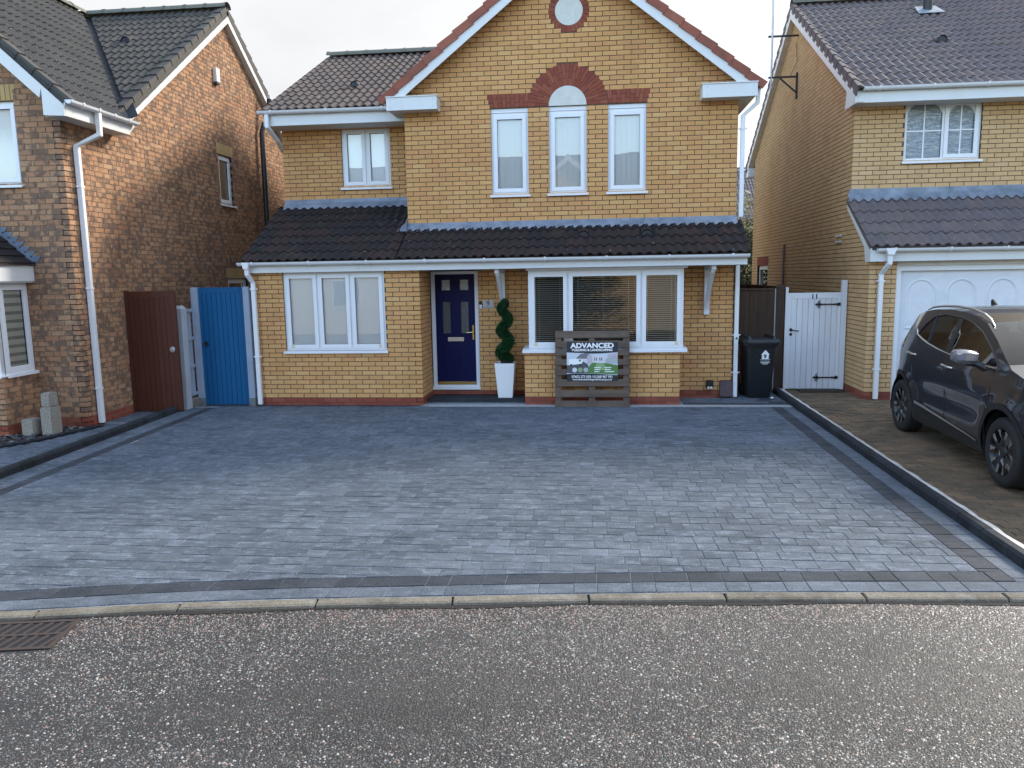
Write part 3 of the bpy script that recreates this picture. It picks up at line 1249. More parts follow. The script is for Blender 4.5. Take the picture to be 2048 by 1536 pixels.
# wall with the door and the bay
TW_ = TR(.33, YW, 0)
DOOR = (.0, 1.16 - .33, .14, 2.20)
brick_wall(H9, TW_, 5.06, ZB, 30, 'brick_buff', [rect_hole(-.1, 1.165 - .33, .12, 2.2), rect_hole(2.05 - .33, 4.45 - .33, -.2, 2.2)], own=1, c0=False, cL=False, red=2, redmat='brick_red')
wall_core(H9, 'ground_floor_wall', TW_, 0, 5.06, ZB - .3, 2.30, [DOOR, (2.06 - .33, 4.45 - .33, .87, 2.15)], 'mortar_dark')
# bay plinth
TB = TR(2.0, YB, 0)
brick_wall(H9, TB, 2.465, ZB, 12, 'brick_buff', [rect_hole(-1, 3, .875, 2)], own=0, red=2, redmat='brick_red')
wall_core(H9, 'bay_wall', TB, 0.006, 2.459, ZB - .3, .86, [], 'mortar_dark')
for xx, rz in ((2.0, -90), (4.465, 90)):
    TBS = TR(2.0, YW, 0, rad(-90)) if rz < 0 else TR(4.465, YB, 0, rad(90))
    brick_wall(H9, TBS, .70, ZB, 12, 'brick_buff', [rect_hole(-1, 3, .875, 2)], own=1, c0=(rz > 0), cL=(rz < 0), endbond=(rz < 0), red=2, redmat='brick_red')
    wall_core(H9, 'bay_cheek', TBS, 0.01, .69, ZB - .3, .86, [], 'mortar_dark')
# plain outer walls round the back and sides
mb = MB()
mb.box(X0 + .006, X0 + .12, YL + .12, YW + 8, -.3, 2.26)
mb.box(X0 + .006, X0 + .12, YU + .12, 8.05, 2.26, 4.8)
mb.prism([(X0 + .006, YU + .1, 4.8), (X0 + .006, 8.05, 4.8), (X0 + .006, 4.3, 6.65)], (.11, 0, 0))
mb.box(5.28, 5.384, .12, 8.05, -.3, 4.8)
mb.box(0.006, .12, .12, YU + .1, 2.3, 4.8)
mb.box(X0 + .13, 5.27, 7.93, 8.05, -.3, 4.8)
mb.build('outer_wall', M['side_brick'], H9.root)

# red voussoirs of the arch and the ring
cx, cz, ro, ri = ARC
arch = MB()
arch.prism([(cx + math.cos(math.pi * k / 24) * ro * .995, .008, cz + math.sin(math.pi * k / 24) * ro * .995) for k in range(25)], (0, .05, 0))
arch = arch.build('arch', M['mortar_pale'], H9.root)
NV = 29
for k in range(NV):
    a0, a1 = math.pi * (k + .06) / NV, math.pi * (k + .94) / NV
    cuts = [ri, ri + .215, ro] if k % 2 == 0 else [ri, ri + .11, ro]
    for r0, r1 in zip(cuts[:-1], cuts[1:]):
        r1b = r1 - (.008 if r1 < ro else 0)
        v = MB()
        p = lambda r, a, y: (cx + math.cos(a) * r, y, cz + math.sin(a) * r)
        e = RND.uniform(-.001, .001)
        v.hexa([p(r0, a0, e), p(r1b, a0, e), p(r1b, a0, .04), p(r0, a0, .04)], [p(r0, a1, e), p(r1b, a1, e), p(r1b, a1, .04), p(r0, a1, .04)])
        v.build('voussoir', M['brick_red'], arch)
mb = MB()
N = 24
mb.prism([(cx + math.cos(math.pi * k / N) * (ri - .004), .004, cz + math.sin(math.pi * k / N) * (ri - .004)) for k in range(N + 1)], (0, .04, 0))
mb.build('tympanum', M['render_panel'], arch)
cx, cz, ro, ri = CIR
ring = MB()
ring.prism([(cx + math.cos(2 * math.pi * k / 40) * ro * .995, .009, cz + math.sin(2 * math.pi * k / 40) * ro * .995) for k in range(40)], (0, .05, 0))
ring = ring.build('roundel', M['mortar_pale'], H9.root)
NV = 26
for k in range(NV):
    a0, a1 = 2 * math.pi * (k + .07) / NV, 2 * math.pi * (k + .93) / NV
    v = MB()
    p = lambda r, a, y: (cx + math.cos(a) * r, y, cz + math.sin(a) * r)
    v.hexa([p(ri, a0, 0), p(ro, a0, 0), p(ro, a0, .04), p(ri, a0, .04)], [p(ri, a1, 0), p(ro, a1, 0), p(ro, a1, .04), p(ri, a1, .04)])
    v.build('voussoir', M['brick_red'], ring)
mb = MB()
mb.prism([(cx + math.cos(2 * math.pi * k / 32) * (ri - .004), .003, cz + math.sin(2 * math.pi * k / 32) * (ri - .004)) for k in range(32)], (0, .04, 0))
mb.build('roundel_panel', M['render_panel'], ring)
# flat red lintels over the two outer windows
for (bx0, bx1, tx0, tx1) in ((1.435, 2.045, 1.38, 2.075), (3.35, 3.96, 3.32, 4.015)):
    lb = MB()
    lb.prism([(bx0, .0075, 4.795), (bx1, .0075, 4.795), (tx1, .0075, 5.008), (tx0, .0075, 5.008)], (0, .05, 0))
    lb = lb.build('lintel', M['mortar_pale'], H9.root)
    nb = 9
    for k in range(nb):
        for (r0, r1) in (((0, .62), (.66, 1)) if k % 2 else ((0, .30), (.34, 1))):
            v = MB()

            def q(s, r, y):
                b_ = bx0 + (bx1 - bx0) * s
                t_ = tx0 + (tx1 - tx0) * s
                return (b_ + (t_ - b_) * r, y, 4.795 + .213 * r)
            s0, s1 = (k + .06) / nb, (k + .94) / nb
            v.hexa([q(s0, r0, 0), q(s1, r0, 0), q(s1, r0, .04), q(s0, r0, .04)], [q(s0, r1, 0), q(s1, r1, 0), q(s1, r1, .04), q(s0, r1, .04)])
            v.build('voussoir', M['brick_red'], lb)

# windows
for i, w in enumerate(WINS):
    window(H9, T9, *w, blind='vertical', top=.07)
window(H9, TU, *UW, lights=(1, 1), blind='white')
window(H9, TL, *LW, lights=(1, 1, 1), blind='white', rec=.03, tape=True)
# bay window: front, two cheeks, head board and deep sill
TBW = TR(0, YB + .03, 0)
bayw = window(H9, TBW, 2.07, 4.51, .91, 2.15, lights=(.56, 1.10, .58), blind=None, rec=.0, sill=False, sash=(True, True, True), tape=True)
mb = MB()
for xx in (2.07, 4.44):
    mb.box(xx, xx + .07, YB + .101, YW, .91, .97)
    mb.box(xx, xx + .07, YB + .101, YW, 2.08, 2.15)
    mb.box(xx, xx + .07, YW - .07, YW, .97, 2.08)
mb.build('cheek_frame', M['upvc'], bayw)
for xx in (2.105, 4.475):
    mb = MB()
    mb.add([(xx, YB + .10, .97), (xx, YW - .07, .97), (xx, YW - .07, 2.08), (xx, YB + .10, 2.08)], [(0, 1, 2, 3)])
    mb.build('pane', M['glass'], bayw, recalc=False)
mb = MB()
pf = [(YB + .10, .91), (YB + .02, .905), (YB - .07, .885), (YB - .07, .845), (YB - .055, .845), (YB - .055, .865), (YB + .10, .87)]
mb.prism([(1.97, p[0], p[1]) for p in pf], (2.60, 0, 0))
mb.box(1.97, 2.069, YB + .10, YW - .002, .87, .908)
mb.box(4.511, 4.57, YB + .10, YW - .002, .87, .908)
mb.build('sill', M['upvc'], bayw)
mb = MB()
mb.box(2.04, 4.56, YB - .035, YW, 2.152, 2.185)
mb.build('head_trim', M['upvc'], bayw)
# venetian blinds behind the bay panes
for (a, b) in ((2.12, 2.68), (2.73, 3.79), (3.84, 4.46)):
    bb = MB()
    yb = YB + .20
    z = .99
    bb.box(a, b, yb - .02, yb + .02, 2.06, 2.10)
    bl = bb.build('blind_headrail', M['slat_white'], bayw)
    sm = None
    k = 0
    while z < 2.05:
        if sm is None:
            s2 = MB()
            ang = rad(12)
            dy, dz = .0125 * math.cos(ang), .0125 * math.sin(ang)
            s2.hexa([(a, -dy, -dz), (b, -dy, -dz), (b, dy, dz), (a, dy, dz)], [(a, -dy, -dz + .0022), (b, -dy, -dz + .0022), (b, dy, dz + .0022), (a, dy, dz + .0022)])
            sm = s2.build('slat', M['slat_white'], bayw)
            sm.location = (0, yb, z)
        else:
            o = sm.copy()
            COL.objects.link(o)
            o.location = (0, yb, z)
        z += .0335
    for fx in ((.12, .5, .88) if b - a > .8 else (.2, .8)):
        cbm = MB()
        xx = a + (b - a) * fx
        cbm.box(xx - .002, xx + .002, yb - .016, yb - .0145, .97, 2.06)
        cbm.build('ladder_cord', M['slat_white'], bayw)
# rooms behind the glass
mb = MB()
mb.box(2.08, 4.44, YW + .13, 3.4, .0, .05)
mb.add([(1.4, 3.4, .05), (5.1, 3.4, .05), (5.1, 3.4, 2.4), (1.4, 3.4, 2.4)], [(0, 1, 2, 3)])
mb.add([(1.4, .2, .05), (1.4, 3.4, .05), (1.4, 3.4, 2.4), (1.4, .2, 2.4)], [(0, 1, 2, 3)])
mb.add([(5.1, .2, .05), (5.1, 3.4, .05), (5.1, 3.4, 2.4), (5.1, .2, 2.4)], [(0, 1, 2, 3)])
mb.add([(1.4, .0, 2.4), (5.1, .0, 2.4), (5.1, 3.4, 2.4), (1.4, 3.4, 2.4)], [(0, 1, 2, 3)])
mb.add([(1.4, .2, .05), (5.1, .2, .05), (5.1, 3.4, .05), (1.4, 3.4, .05)], [(0, 1, 2, 3)])
mb.build('room', M['room_wall'], H9.root, recalc=False)

# front door
dr = MB()
y0 = YW + .05
fx0, fx1, fz0, fz1 = .335, 1.155, .15, 2.17
dr.box(fx0, fx0 + .065, y0, y0 + .08, fz0 + .07, fz1)
dr.box(fx1 - .065, fx1, y0, y0 + .08, fz0 + .07, fz1)
dr.box(fx0 + .065, fx1 - .065, y0, y0 + .08, fz1 - .05, fz1)
dr.box(fx0, fx1, y0 - .03, y0 + .08, fz0, fz0 + .07)
dr.box(fx0 - .01, fx1 + .01, y0 - .055, y0 - .031, fz0 - .01, fz0 + .035)
door = dr.build('door', M['upvc'], H9.root)
lf = MB()
a, b, c, d = .402, 1.088, .245, 2.118
yl = y0 + .018
P4 = [(.52, .665, 1.85, 2.025), (.835, .98, 1.85, 2.025), (.525, .66, 1.11, 1.655), (.84, .975, 1.11, 1.655)]
xs = sorted(set([a, b] + [v for q in P4 for v in q[:2]]))
zs = sorted(set([c, d] + [v for q in P4 for v in q[2:]]))
slab(lf, I4, xs, zs, lambda x, z: any(q[0] < x < q[1] and q[2] < z < q[3] for q in P4), yl, yl + .045)
leaf = lf.build('door_leaf', M['navy'], door, recalc=False)
for k, q in enumerate(P4):
    m_ = MB()
    w_ = .018
    for (e0, e1, f0, f1) in ((q[0] - w_, q[1] + w_, q[2] - w_, q[2]), (q[0] - w_, q[1] + w_, q[3], q[3] + w_), (q[0] - w_, q[0], q[2], q[3]), (q[1], q[1] + w_, q[2], q[3])):
        m_.box(e0, e1, yl - .008, yl - .001, f0, f1)
    m_.build('pane_bead', M['navy'], door)
    m_ = MB()
    m_.add([(q[0], yl + .012, q[2]), (q[1], yl + .012, q[2]), (q[1], yl + .012, q[3]), (q[0], yl + .012, q[3])], [(0, 1, 2, 3)])
    m_.build('pane', M['glass_leaded'] if k < 2 else M['glass_obscure'], door, recalc=False)
for (q0, q1) in ((.50, .715), (.785, 1.0)):       # raised lower panels
    m_ = MB()
    for (e0, e1, f0, f1) in ((q0, q1, .36, .385), (q0, q1, .865, .89), (q0, q0 + .022, .385, .865), (q1 - .022, q1, .385, .865)):
        m_.box(e0, e1, yl - .007, yl - .001, f0, f1)
    m_.box(q0 + .045, q1 - .045, yl - .006, yl - .001, .41, .84)
    m_.build('door_panel', M['navy'], door, bevel=.002)
m_ = MB()
m_.box(.605, .885, yl - .014, yl - .001, .975, 1.045)
lp = m_.build('letter_plate', M['chrome'], door, bevel=.004)
m_ = MB()
m_.box(.625, .865, yl - .019, yl - .0145, .99, 1.03)
m_.build('letter_flap', M['steel'], lp)
m_ = MB()
m_.box(1.035, 1.065, yl - .012, yl - .001, 1.0, 1.25)
m_.tube([(1.05, yl - .012, 1.13), (1.05, yl - .055, 1.13), (.945, yl - .06, 1.125)], .0105, 8)
m_.build('door_handle', M['brass'], door, smooth=40)
m_ = MB()
m_.box(a + .01, b - .01, yl - .012, yl - .001, .225, .275)
m_.build('weather_bar', M['brass'], door)
m_ = MB()
m_.box(.40, 1.09, yl + .05, yl + .06, .24, 2.12)
m_.build('door_backing', M['dark_room'], door)
# step, plinth strip, number plate, bell, vent
mb = MB()
mb.box(.352, 1.995, -.46, YW - .002, -.05, .062)
stp = mb.build('door_step', M['edging_black'], H9.root, bevel=.006)
mb = MB()
mb.box(1.235, 1.42, YW - .012, YW - .003, 1.535, 1.675)
pl = mb.build('number_plate', M['plate_grey'], H9.root, bevel=.002)


def text(body, size, loc, mat, parent, name='lettering', rot=(rad(90), 0, 0), bold=0.0, sx=1.0, align='CENTER', shear=0.0, space=1.0):
    cu = bpy.data.curves.new(name, 'FONT')
    cu.body = body
    cu.size = size
    cu.align_x = align
    cu.align_y = 'CENTER'
    cu.offset = bold
    cu.shear = shear
    cu.space_character = space
    cu.extrude = .0006
    o = bpy.data.objects.new(name, cu)
    COL.objects.link(o)
    dg = bpy.context.evaluated_depsgraph_get()
    me = bpy.data.meshes.new_from_object(o.evaluated_get(dg))
    bpy.data.objects.remove(o)
    me.materials.clear()
    me.materials.append(M[mat])
    q = bpy.data.objects.new(name, me)
    COL.objects.link(q)
    q.location = loc
    q.rotation_euler = rot
    q.scale = (sx, 1, 1)
    q.parent = parent
    return q


text('9', .115, (1.325, YW - .0135, 1.617), 'ink_dark', pl, 'house_number', bold=.001)
mb = MB()
for xx in (1.25, 1.405):
    mb.lathe([(.006, 0), (.006, -.003), (0, -.003)], (xx, YW - .012, 1.607), 'Y', 8)
mb.build('screw', M['steel'], pl)
mb = MB()
mb.box(1.255, 1.40, YW - .0136, YW - .0124, 1.553, 1.559)
mb.build('plate_line', M['ink_dark'], pl)
mb = MB()
mb.box(1.175, 1.225, YW - .028, YW - .003, 1.53, 1.66)
bell = mb.build('door_bell', M['black_plastic'], H9.root, bevel=.004)
mb = MB()
mb.box(1.18, 1.22, YW - .031, YW - .0285, 1.535, 1.60)
mb.build('bell_face', M['print_white'], bell)
mb = MB()
mb.tube([(1.192, YW - .0325, 1.575), (1.192, YW - .0325, 1.56), (1.20, YW - .0325, 1.553), (1.208, YW - .0325, 1.56)], .003, 5)
mb.build('bell_mark', M['ink_dark'], bell)
# outside sockets and the brown meter box by the right-hand corner
mb = MB()
mb.box(4.97, 5.085, YW - .06, YW - .003, .17, .30)
so = mb.build('outdoor_socket', M['black_plastic'], H9.root, bevel=.008)
for xx in (5.005, 5.05):
    mb = MB()
    mb.lathe([(.0, -.0), (.020, -.0), (.020, -.03), (.012, -.045), (0, -.045)], (xx, YW - .06, .175), 'Y', 12)
    mb.build('socket_plug', M['print_white'], so, smooth=40)
mb = MB()
mb.prism([(5.19, YW - .10, .03), (5.19, YW - .003, .03), (5.19, YW - .003, .30), (5.19, YW - .075, .285)], (.205, 0, 0))
mb.build('meter_box', M['brown_plastic'], H9.root, bevel=.008)

# gallows brackets
for bx in (1.58, 4.955):
    g = MB()
    g.box(bx - .045, bx + .045, YW - .06, YW - .003, 1.39, 2.19)
    gb = g.build('bracket_post', M['paint_white'], H9.root, bevel=.006)
    g = MB()
    g.box(bx - .035, bx + .035, -.74, YW - .062, 2.12, 2.19)
    g.build('bracket_arm', M['paint_white'], gb, bevel=.005)
    g = MB()
    n = 8
    rings = []
    for k in range(n + 1):
        s = k / n
        y = YW - .06 - .62 * s ** 1.0
        z = 1.52 + .60 * (s ** .72)
        rings.append([(bx - .03, y, z - .04), (bx + .03, y, z - .04), (bx + .03, y - .02, z + .045), (bx - .03, y - .02, z + .045)])
    g.loft(rings, True, True)
    g.build('bracket_brace', M['paint_white'], gb)

# ---- lean-to roof over the ground floor
LS = .573
lean_z = lambda y: 2.36 + LS * (y + .9)
lv = Vector((0, 1, LS)).normalized()
LO = Vector((-2.60, -.90, lean_z(-.90)))
sl_len = lambda y: (y + .90) * math.sqrt(1 + LS * LS)
tiled_slope(H9, LO, (1, 0, 0), lv, 2.60 - .02, sl_len(YU - .03), .279, 'tile_brown')
tiled_slope(H9, LO + Vector((2.60, 0, 0)), (1, 0, 0), lv, 5.47, sl_len(-.02), .279, 'tile_brown', u0=-.02)
roof_deck(H9, 'lean_to_deck', [(-2.58, -.86, lean_z(-.86)), (0, -.86, lean_z(-.86)), (0, YU, lean_z(YU)), (-2.58, YU, lean_z(YU))], .06)
roof_deck(H9, 'lean_to_deck', [(0.001, -.86, lean_z(-.86)), (5.45, -.86, lean_z(-.86)), (5.45, .0, lean_z(0)), (0.001, .0, lean_z(0))], .06)


def flashing(xa, xb, yw, zt, ov=.13, left=False):
    """lead: upstand on the wall, then an apron dressed over the tile rolls"""
    zr = lean_z(yw) + .06
    f = MB()
    f.box(xa, xb, yw - .012, yw - .002, zr - .02, zt)
    fl = f.build('flashing', M['lead'], H9.root)
    n = int((xb - xa) / .0188)
    rows = []
    for s in (0, .5, .85, 1.0):
        row = []
        for k in range(n + 1):
            x = xa + (xb - xa) * k / n
            y = yw - .012 - (ov + .0) * s
            roll = tile_prof(x - LO.x)
            z = lean_z(y) + .030 + .045 * (1 - s) ** 2 + roll * s * .95 + .012
            if s == 1.0:
                y += roll * .5
            row.append((x, y, z))
        rows.append(row)
    f = MB()
    f.loft(rows, closed=False, caps=False)
    f.build('flashing_apron', M['lead'], fl, smooth=60, recalc=False)
    return fl


flashing(0.0, 5.40, 0, 2.98)
flashing(X0, -.002, YU, DPC + 45 * COURSE)
f = MB()            # step flashing up the left side of the gable wall
prev = None
for k in range(6):
    y = -.13 + k * .16
    f.hexa([(-.012, y, lean_z(y) + .01), (-.012, y + .17, lean_z(y + .17) + .01), (-.002, y + .17, lean_z(y + .17) + .01), (-.002, y, lean_z(y) + .01)],
           [(-.012, y, lean_z(y) + .19), (-.012, y + .17, lean_z(y + .17) + .19), (-.002, y + .17, lean_z(y + .17) + .19), (-.002, y, lean_z(y) + .19)])
f.add([(-.16, -.16, lean_z(-.16) + .058), (.02, -.16, lean_z(-.16) + .058), (.0, .10, lean_z(.10) + .07), (-.10, .10, lean_z(.1) + .05)], [(0, 1, 2, 3)])
f.build('step_flashing', M['lead'], H9.root)
# fascia, soffit and gutter along the lean-to
fz = MB()
fz.box(-2.53, 5.43, -.83, -.80, 2.19, 2.345)
fa = fz.build('fascia', M['fascia_white'], H9.root)
nb = MB()
for k in range(19):
    x = -2.3 + k * .42
    nb.lathe([(.006, 0), (.006, -.002), (0, -.003)], (x, -.83, 2.235 + RND.uniform(-.02, .02)), 'Y', 6)
nb.build('fascia_pins', M['print_grey'], fa, kind='stuff')
for x in (-1.55, -.12, 1.75, 3.6, 5.36):
    jb = MB()
    jb.box(x, x + .05 if x < 5 else x + .07, -.8325, -.8302, 2.189, 2.346)
    jb.build('joint_cover', M['fascia_white'], fa)
so_ = MB()
so_.box(-2.52, 5.42, -.798, YW - .002, 2.192, 2.206)
so_.build('soffit', M['soffit'], H9.root)
ends = MB()
for xx in (-2.53, 5.41):
    ends.prism([(xx, -.799, 2.19), (xx, YW if xx > 0 else YL, 2.19), (xx, .0 if xx > 0 else .6, lean_z(0 if xx > 0 else .6) - .06), (xx, -.799, lean_z(-.80) - .06)], (.02, 0, 0))
ends.build('verge_board', M['fascia_white'], H9.root)
gutter(H9, (-2.62, -.832, 2.355), (5.45, -.832, 2.345), brackets=.9)
dp = downpipe(H9, [(-2.475, -.89, 2.31), (-2.475, -.89, 2.17), (-2.43, YL - .05, 2.03), (-2.43, YL - .05, 0.02)], w=.068, clips=[(-2.43, YL - .05, 1.93), (-2.43, YL - .05, .82)])
hb = MB()
hb.prism([(-2.535, -.955, 2.36), (-2.415, -.955, 2.36), (-2.44, -.955, 2.255), (-2.51, -.955, 2.255)], (0, .12, 0))
hb.build('outlet', M['gutter_white'], dp)

# ---- main roof behind, left of the gable
MS = .50
main_z = lambda y: 4.955 + MS * (y - .33)
RIDGE_Y = 4.05
mv = Vector((0, 1, MS)).normalized()
MO = Vector((-2.64, .33, main_z(.33)))
tiled_slope(H9, MO, (1, 0, 0), mv, 4.4, (RIDGE_Y - .33) * math.sqrt(1 + MS * MS), .30, 'tile_plum_main',
            clips=[lambda a, b: 2.42 - a + .84 / .84 * (b * mv.z) / .84 * 0 + b * mv.z / .84 - .10])
roof_deck(H9, 'roof_deck', [(-2.60, .36, main_z(.36)), (2.6, .36, main_z(.36)), (2.6, RIDGE_Y, main_z(RIDGE_Y)), (-2.60, RIDGE_Y, main_z(RIDGE_Y))], .08)
roof_deck(H9, 'roof_deck', [(-2.60, 7.8, main_z(.30)), (5.5, 7.8, main_z(.30)), (5.5, RIDGE_Y + .01, main_z(RIDGE_Y)), (-2.60, RIDGE_Y + .01, main_z(RIDGE_Y))], .08)
ridge_tiles(H9, (-2.62, RIDGE_Y, main_z(RIDGE_Y) + .06), (1.6, RIDGE_Y, main_z(RIDGE_Y) + .06), 'ridge_lichen')
fz = MB()
fz.box(-2.57, -.02, .37, .40, 4.72, 4.915)
fz.build('fascia', M['fascia_white'], H9.root)
so_ = MB()
so_.box(-2.56, -.01, .402, YU + .02, 4.722, 4.735)
so_.build('soffit', M['soffit'], H9.root)
mb = MB()
mb.prism([(-2.585, .37, 4.72), (-2.585, .37, 4.915), (-2.585, RIDGE_Y, main_z(RIDGE_Y) - .04), (-2.585, RIDGE_Y, main_z(RIDGE_Y) - .22), (-2.585, .85, 4.72)], (.025, 0, 0))
mb.build('bargeboard', M['fascia_white'], H9.root)
gutter(H9, (-2.66, .368, 4.955), (-.20, .368, 4.945), brackets=.95)
dp = downpipe(H9, [(-2.50, .31, 4.90), (-2.50, .31, 4.70), (-2.46, .62, 4.52), (-2.50, .98, 4.38)], w=.068)
# roof vents in the tiles
for (x, y, pz) in ((-1.30, 1.55, main_z), (2.95, -.42, lean_z), (3.95, -.42, lean_z)):
    vb = MB()
    sl = MS if pz is main_z else LS
    rings = []
    for s in (0, .6, 1.0):
        yy = y + s * .22
        hgt = (.085 * (1 - s) + .01)
        rings.append([(x + math.cos(math.pi - math.pi * k / 8) * .085, yy, pz(yy) + .045 + math.sin(math.pi * k / 8) * hgt) for k in range(9)])
    vb.loft(rings, closed=False, caps=False)
    vo = vb.build('roof_vent', M['tile_plum_main' if pz is main_z else 'tile_brown'], H9.root, smooth=60, recalc=False)
    vb = MB()
    vb.prism([(x + math.cos(math.pi - math.pi * k / 8) * .078, y + .012, pz(y) + .045 + math.sin(math.pi * k / 8) * .078) for k in range(9)], (0, .01, 0))
    vb.build('vent_mouth', M['ink_dark'], vo)

# ---- gable roof
GS = .775
gy0, gy1 = -.27, 4.6
gl = lambda x: 7.215 - GS * abs(x - 2.70)        # underside line of tiles
for sgn in (-1, 1):
    xe = 2.70 + sgn * 2.98
    roof_deck(H9, 'gable_roof_deck', [(xe, gy0 + .03, gl(xe)), (2.70, gy0 + .03, gl(2.7)), (2.70, gy1, gl(2.7)), (xe, gy1, gl(xe))], .05, 'tile_red')
    # tiles on the slope, seen edge-on only
    u = Vector((0, -1, 0)) if sgn < 0 else Vector((0, 1, 0))
    v = Vector((-sgn, 0, GS)).normalized()
    O = Vector((xe, gy1, gl(xe))) if sgn < 0 else Vector((xe, gy0 + .05, gl(xe)))
    tiled_slope(H9, O, u, v, gy1 - gy0 - .05, 2.98 * math.sqrt(1 + GS * GS), .30, 'tile_red')
    # barge board, box end and soffit
    bb = MB()
    xi = 2.70 + sgn * 2.60
    dz = .190
    bz = lambda x: gl(x) - .020
    bb.prism([(xi, gy0, bz(xi)), (2.70, gy0, bz(2.70)), (2.70, gy0, bz(2.70) - dz), (2.70 + sgn * 2.53, gy0, bz(2.70 + sgn * 2.53) - dz * .95), (2.70 + sgn * 2.60, gy0, bz(2.70 + sgn * 2.60) - .185)], (0, .022, 0))
    # sprocketed foot
    xo = 2.70 + sgn * 2.93
    bb.prism([(xi, gy0 + .0005, bz(xi)), (xo, gy0 + .0005, 4.915), (xo, gy0 + .0005, 4.78), (xi, gy0 + .0005, 4.80)], (0, .022, 0))
    bo = bb.build('bargeboard', M['fascia_white'], H9.root)
    ebx = MB()
    xa, xb = sorted((2.70 + sgn * 2.92, 2.70 + sgn * 2.09))
    ebx.box(xa, xb, gy0 - .03, gy0 - .0005, 4.755, 4.955)
    xr = xb if sgn < 0 else xa
    ebx.box(min(xr, xr + (-.02 if sgn < 0 else .02)), max(xr, xr + (-.02 if sgn < 0 else .02)), gy0, -.002, 4.755, 4.955)
    ebx.box(xa + .005, xb - .02, gy0 + .023, -.003, 4.765, 4.775)
    ebx.box(xa - .01, xb + .01, gy0 - .045, -.002, 4.957, 4.972)
    eo = ebx.build('eaves_box', M['fascia_white'], bo)
    pn = MB()
    for (px, pz_) in ((xa + .07, 4.80), (xb - .07, 4.80), (xa + .07, 4.91), (xb - .07, 4.91)):
        pn.lathe([(.007, 0), (.007, -.003), (0, -.004)], (px, gy0 - .03, pz_), 'Y', 6)
    pn.build('pins', M['print_grey'], eo)
    sf_ = MB()
    xs_ = 2.70 + sgn * 2.92
    sf_.prism([(xs_, gy0, 4.778), (2.70 + sgn * 2.69, gy0, 4.765), (2.70 + sgn * 2.69, 4.0, 4.765), (xs_, 4.0, 4.778)], (0, 0, .01))
    sf_.box(min(xs_, xs_ - sgn * .02), max(xs_, xs_ - sgn * .02), gy0 + .03, 4.0, 4.79, 4.93)
    sf_.build('soffit', M['soffit'], H9.root)
    verge_caps(H9, (xe + sgn * .03, gy0 - .02, gl(xe) - .03), (2.70, gy0 - .02, gl(2.7)), (0, -1, 0), 'tile_red', 12, drop=.12, width=.16, lift=.075)
# gutters of the gable roof along its two sides
gutter(H9, (-.225, 1.6, 4.93), (-.225, -.20, 4.94), brackets=.8, offs=(-1, 0, 0))
gutter(H9, (5.625, -.20, 4.94), (5.625, 4.0, 4.93), brackets=.9, offs=(1, 0, 0))
dp = downpipe(H9, [(5.67, -.08, 4.90), (5.67, -.08, 4.70), (5.46, -.03, 4.52), (5.46, -.03, 2.95)], w=.068, clips=[(5.46, -.03, 4.32)])
dp2 = downpipe(H9, [(5.44, YW - .03, 2.185), (5.44, YW - .03, .02)], w=.066, clips=[(5.44, YW - .03, 1.05), (5.44, YW - .03, .43)])
mb = MB()
mb.box(5.402, 5.478, YW - .068, YW - .0635, .98, 1.06)
bo = mb.build('overflow_fitting', M['gutter_white'], dp2)
mb = MB()
mb.lathe([(.016, 0), (.016, -.012), (0, -.012)], (5.445, YW - .0685, 1.0), 'Y', 10)
mb.build('overflow_hole', M['ink_dark'], bo)
finish_bricks(H9)
finish_tiles(H9)


# ------------------------------------------------------------------ the left-hand house
HL = House('neighbour_house', 'mottled orange brick house at left with grey tiled roof and side gable')
LX, LY = -4.28, -2.56
LRY, LRZ = 2.60, 7.42          # ridge of the main roof
LSL = .715
lm_z = lambda y: LRZ - LSL * abs(y - LRY)
LYB = 7.0
# front wall (runs out of the picture to the left)
FL = 4.49
TLF = TR(LX - FL, LY, 0)
zc = DPC + 1 * COURSE - COURSE
UWL = (FL - 2.0, FL - .66, 3.48, 4.62)
BAYX = -5.02
brick_wall(HL, TLF, FL, ZB, 96, 'brick_multi', [rect_hole(*UWL), rect_hole(-1, BAYX - LX + FL - .01, -.5, 2.3), lambda z: [(UWL[0], UWL[1])] if 4.62 < z < 4.85 else []],
           own=0, c0=False, red=2, redmat='brick_red', clip=lambda z: (max(0, (z - 4.55) / .915 * 0), min(FL, FL - (z - 4.42) / .915)) if z > 4.42 else (0, FL))
wall_core(HL, 'front_wall', TLF, 0, FL - .006, ZB - .3, 4.42, [UWL], 'mortar_brown', extra=[[(0.0, 4.42), (UWL[0], 4.42), (UWL[0], 4.62), (UWL[1], 4.62), (UWL[1], 4.42), (FL - .006, 4.42), (FL - 3.0, 7.16), (0, 7.16)]])
# soldier course over the upper window
for k in range(20):
    v = MB(TLF)
    xx = UWL[0] + k * .0745 - .04
    v.box(xx, xx + .065, 0, .04, 4.625, 4.84)
    if xx < UWL[1] + .02:
        v.build('soldier_brick', M['brick_cream'], HL.root)
# side wall with the gable
TLS = TR(LX, LY, 0, rad(90))
SL_ = LYB - LY
WS1 = (2.03 - LY, 2.61 - LY, 3.60, 4.57)
WS2 = (2.10 - LY, 3.00 - LY, 1.25, 2.12)


def left_side_clip(z):
    a, b = 0.0, SL_
    if z > 4.36:
        h = (LRZ - .10 - z) / LSL
        if h <= 0:
            return None
        a, b = max(0, LRY - LY - h), min(SL_, LRY - LY + h)
    return (a, b)


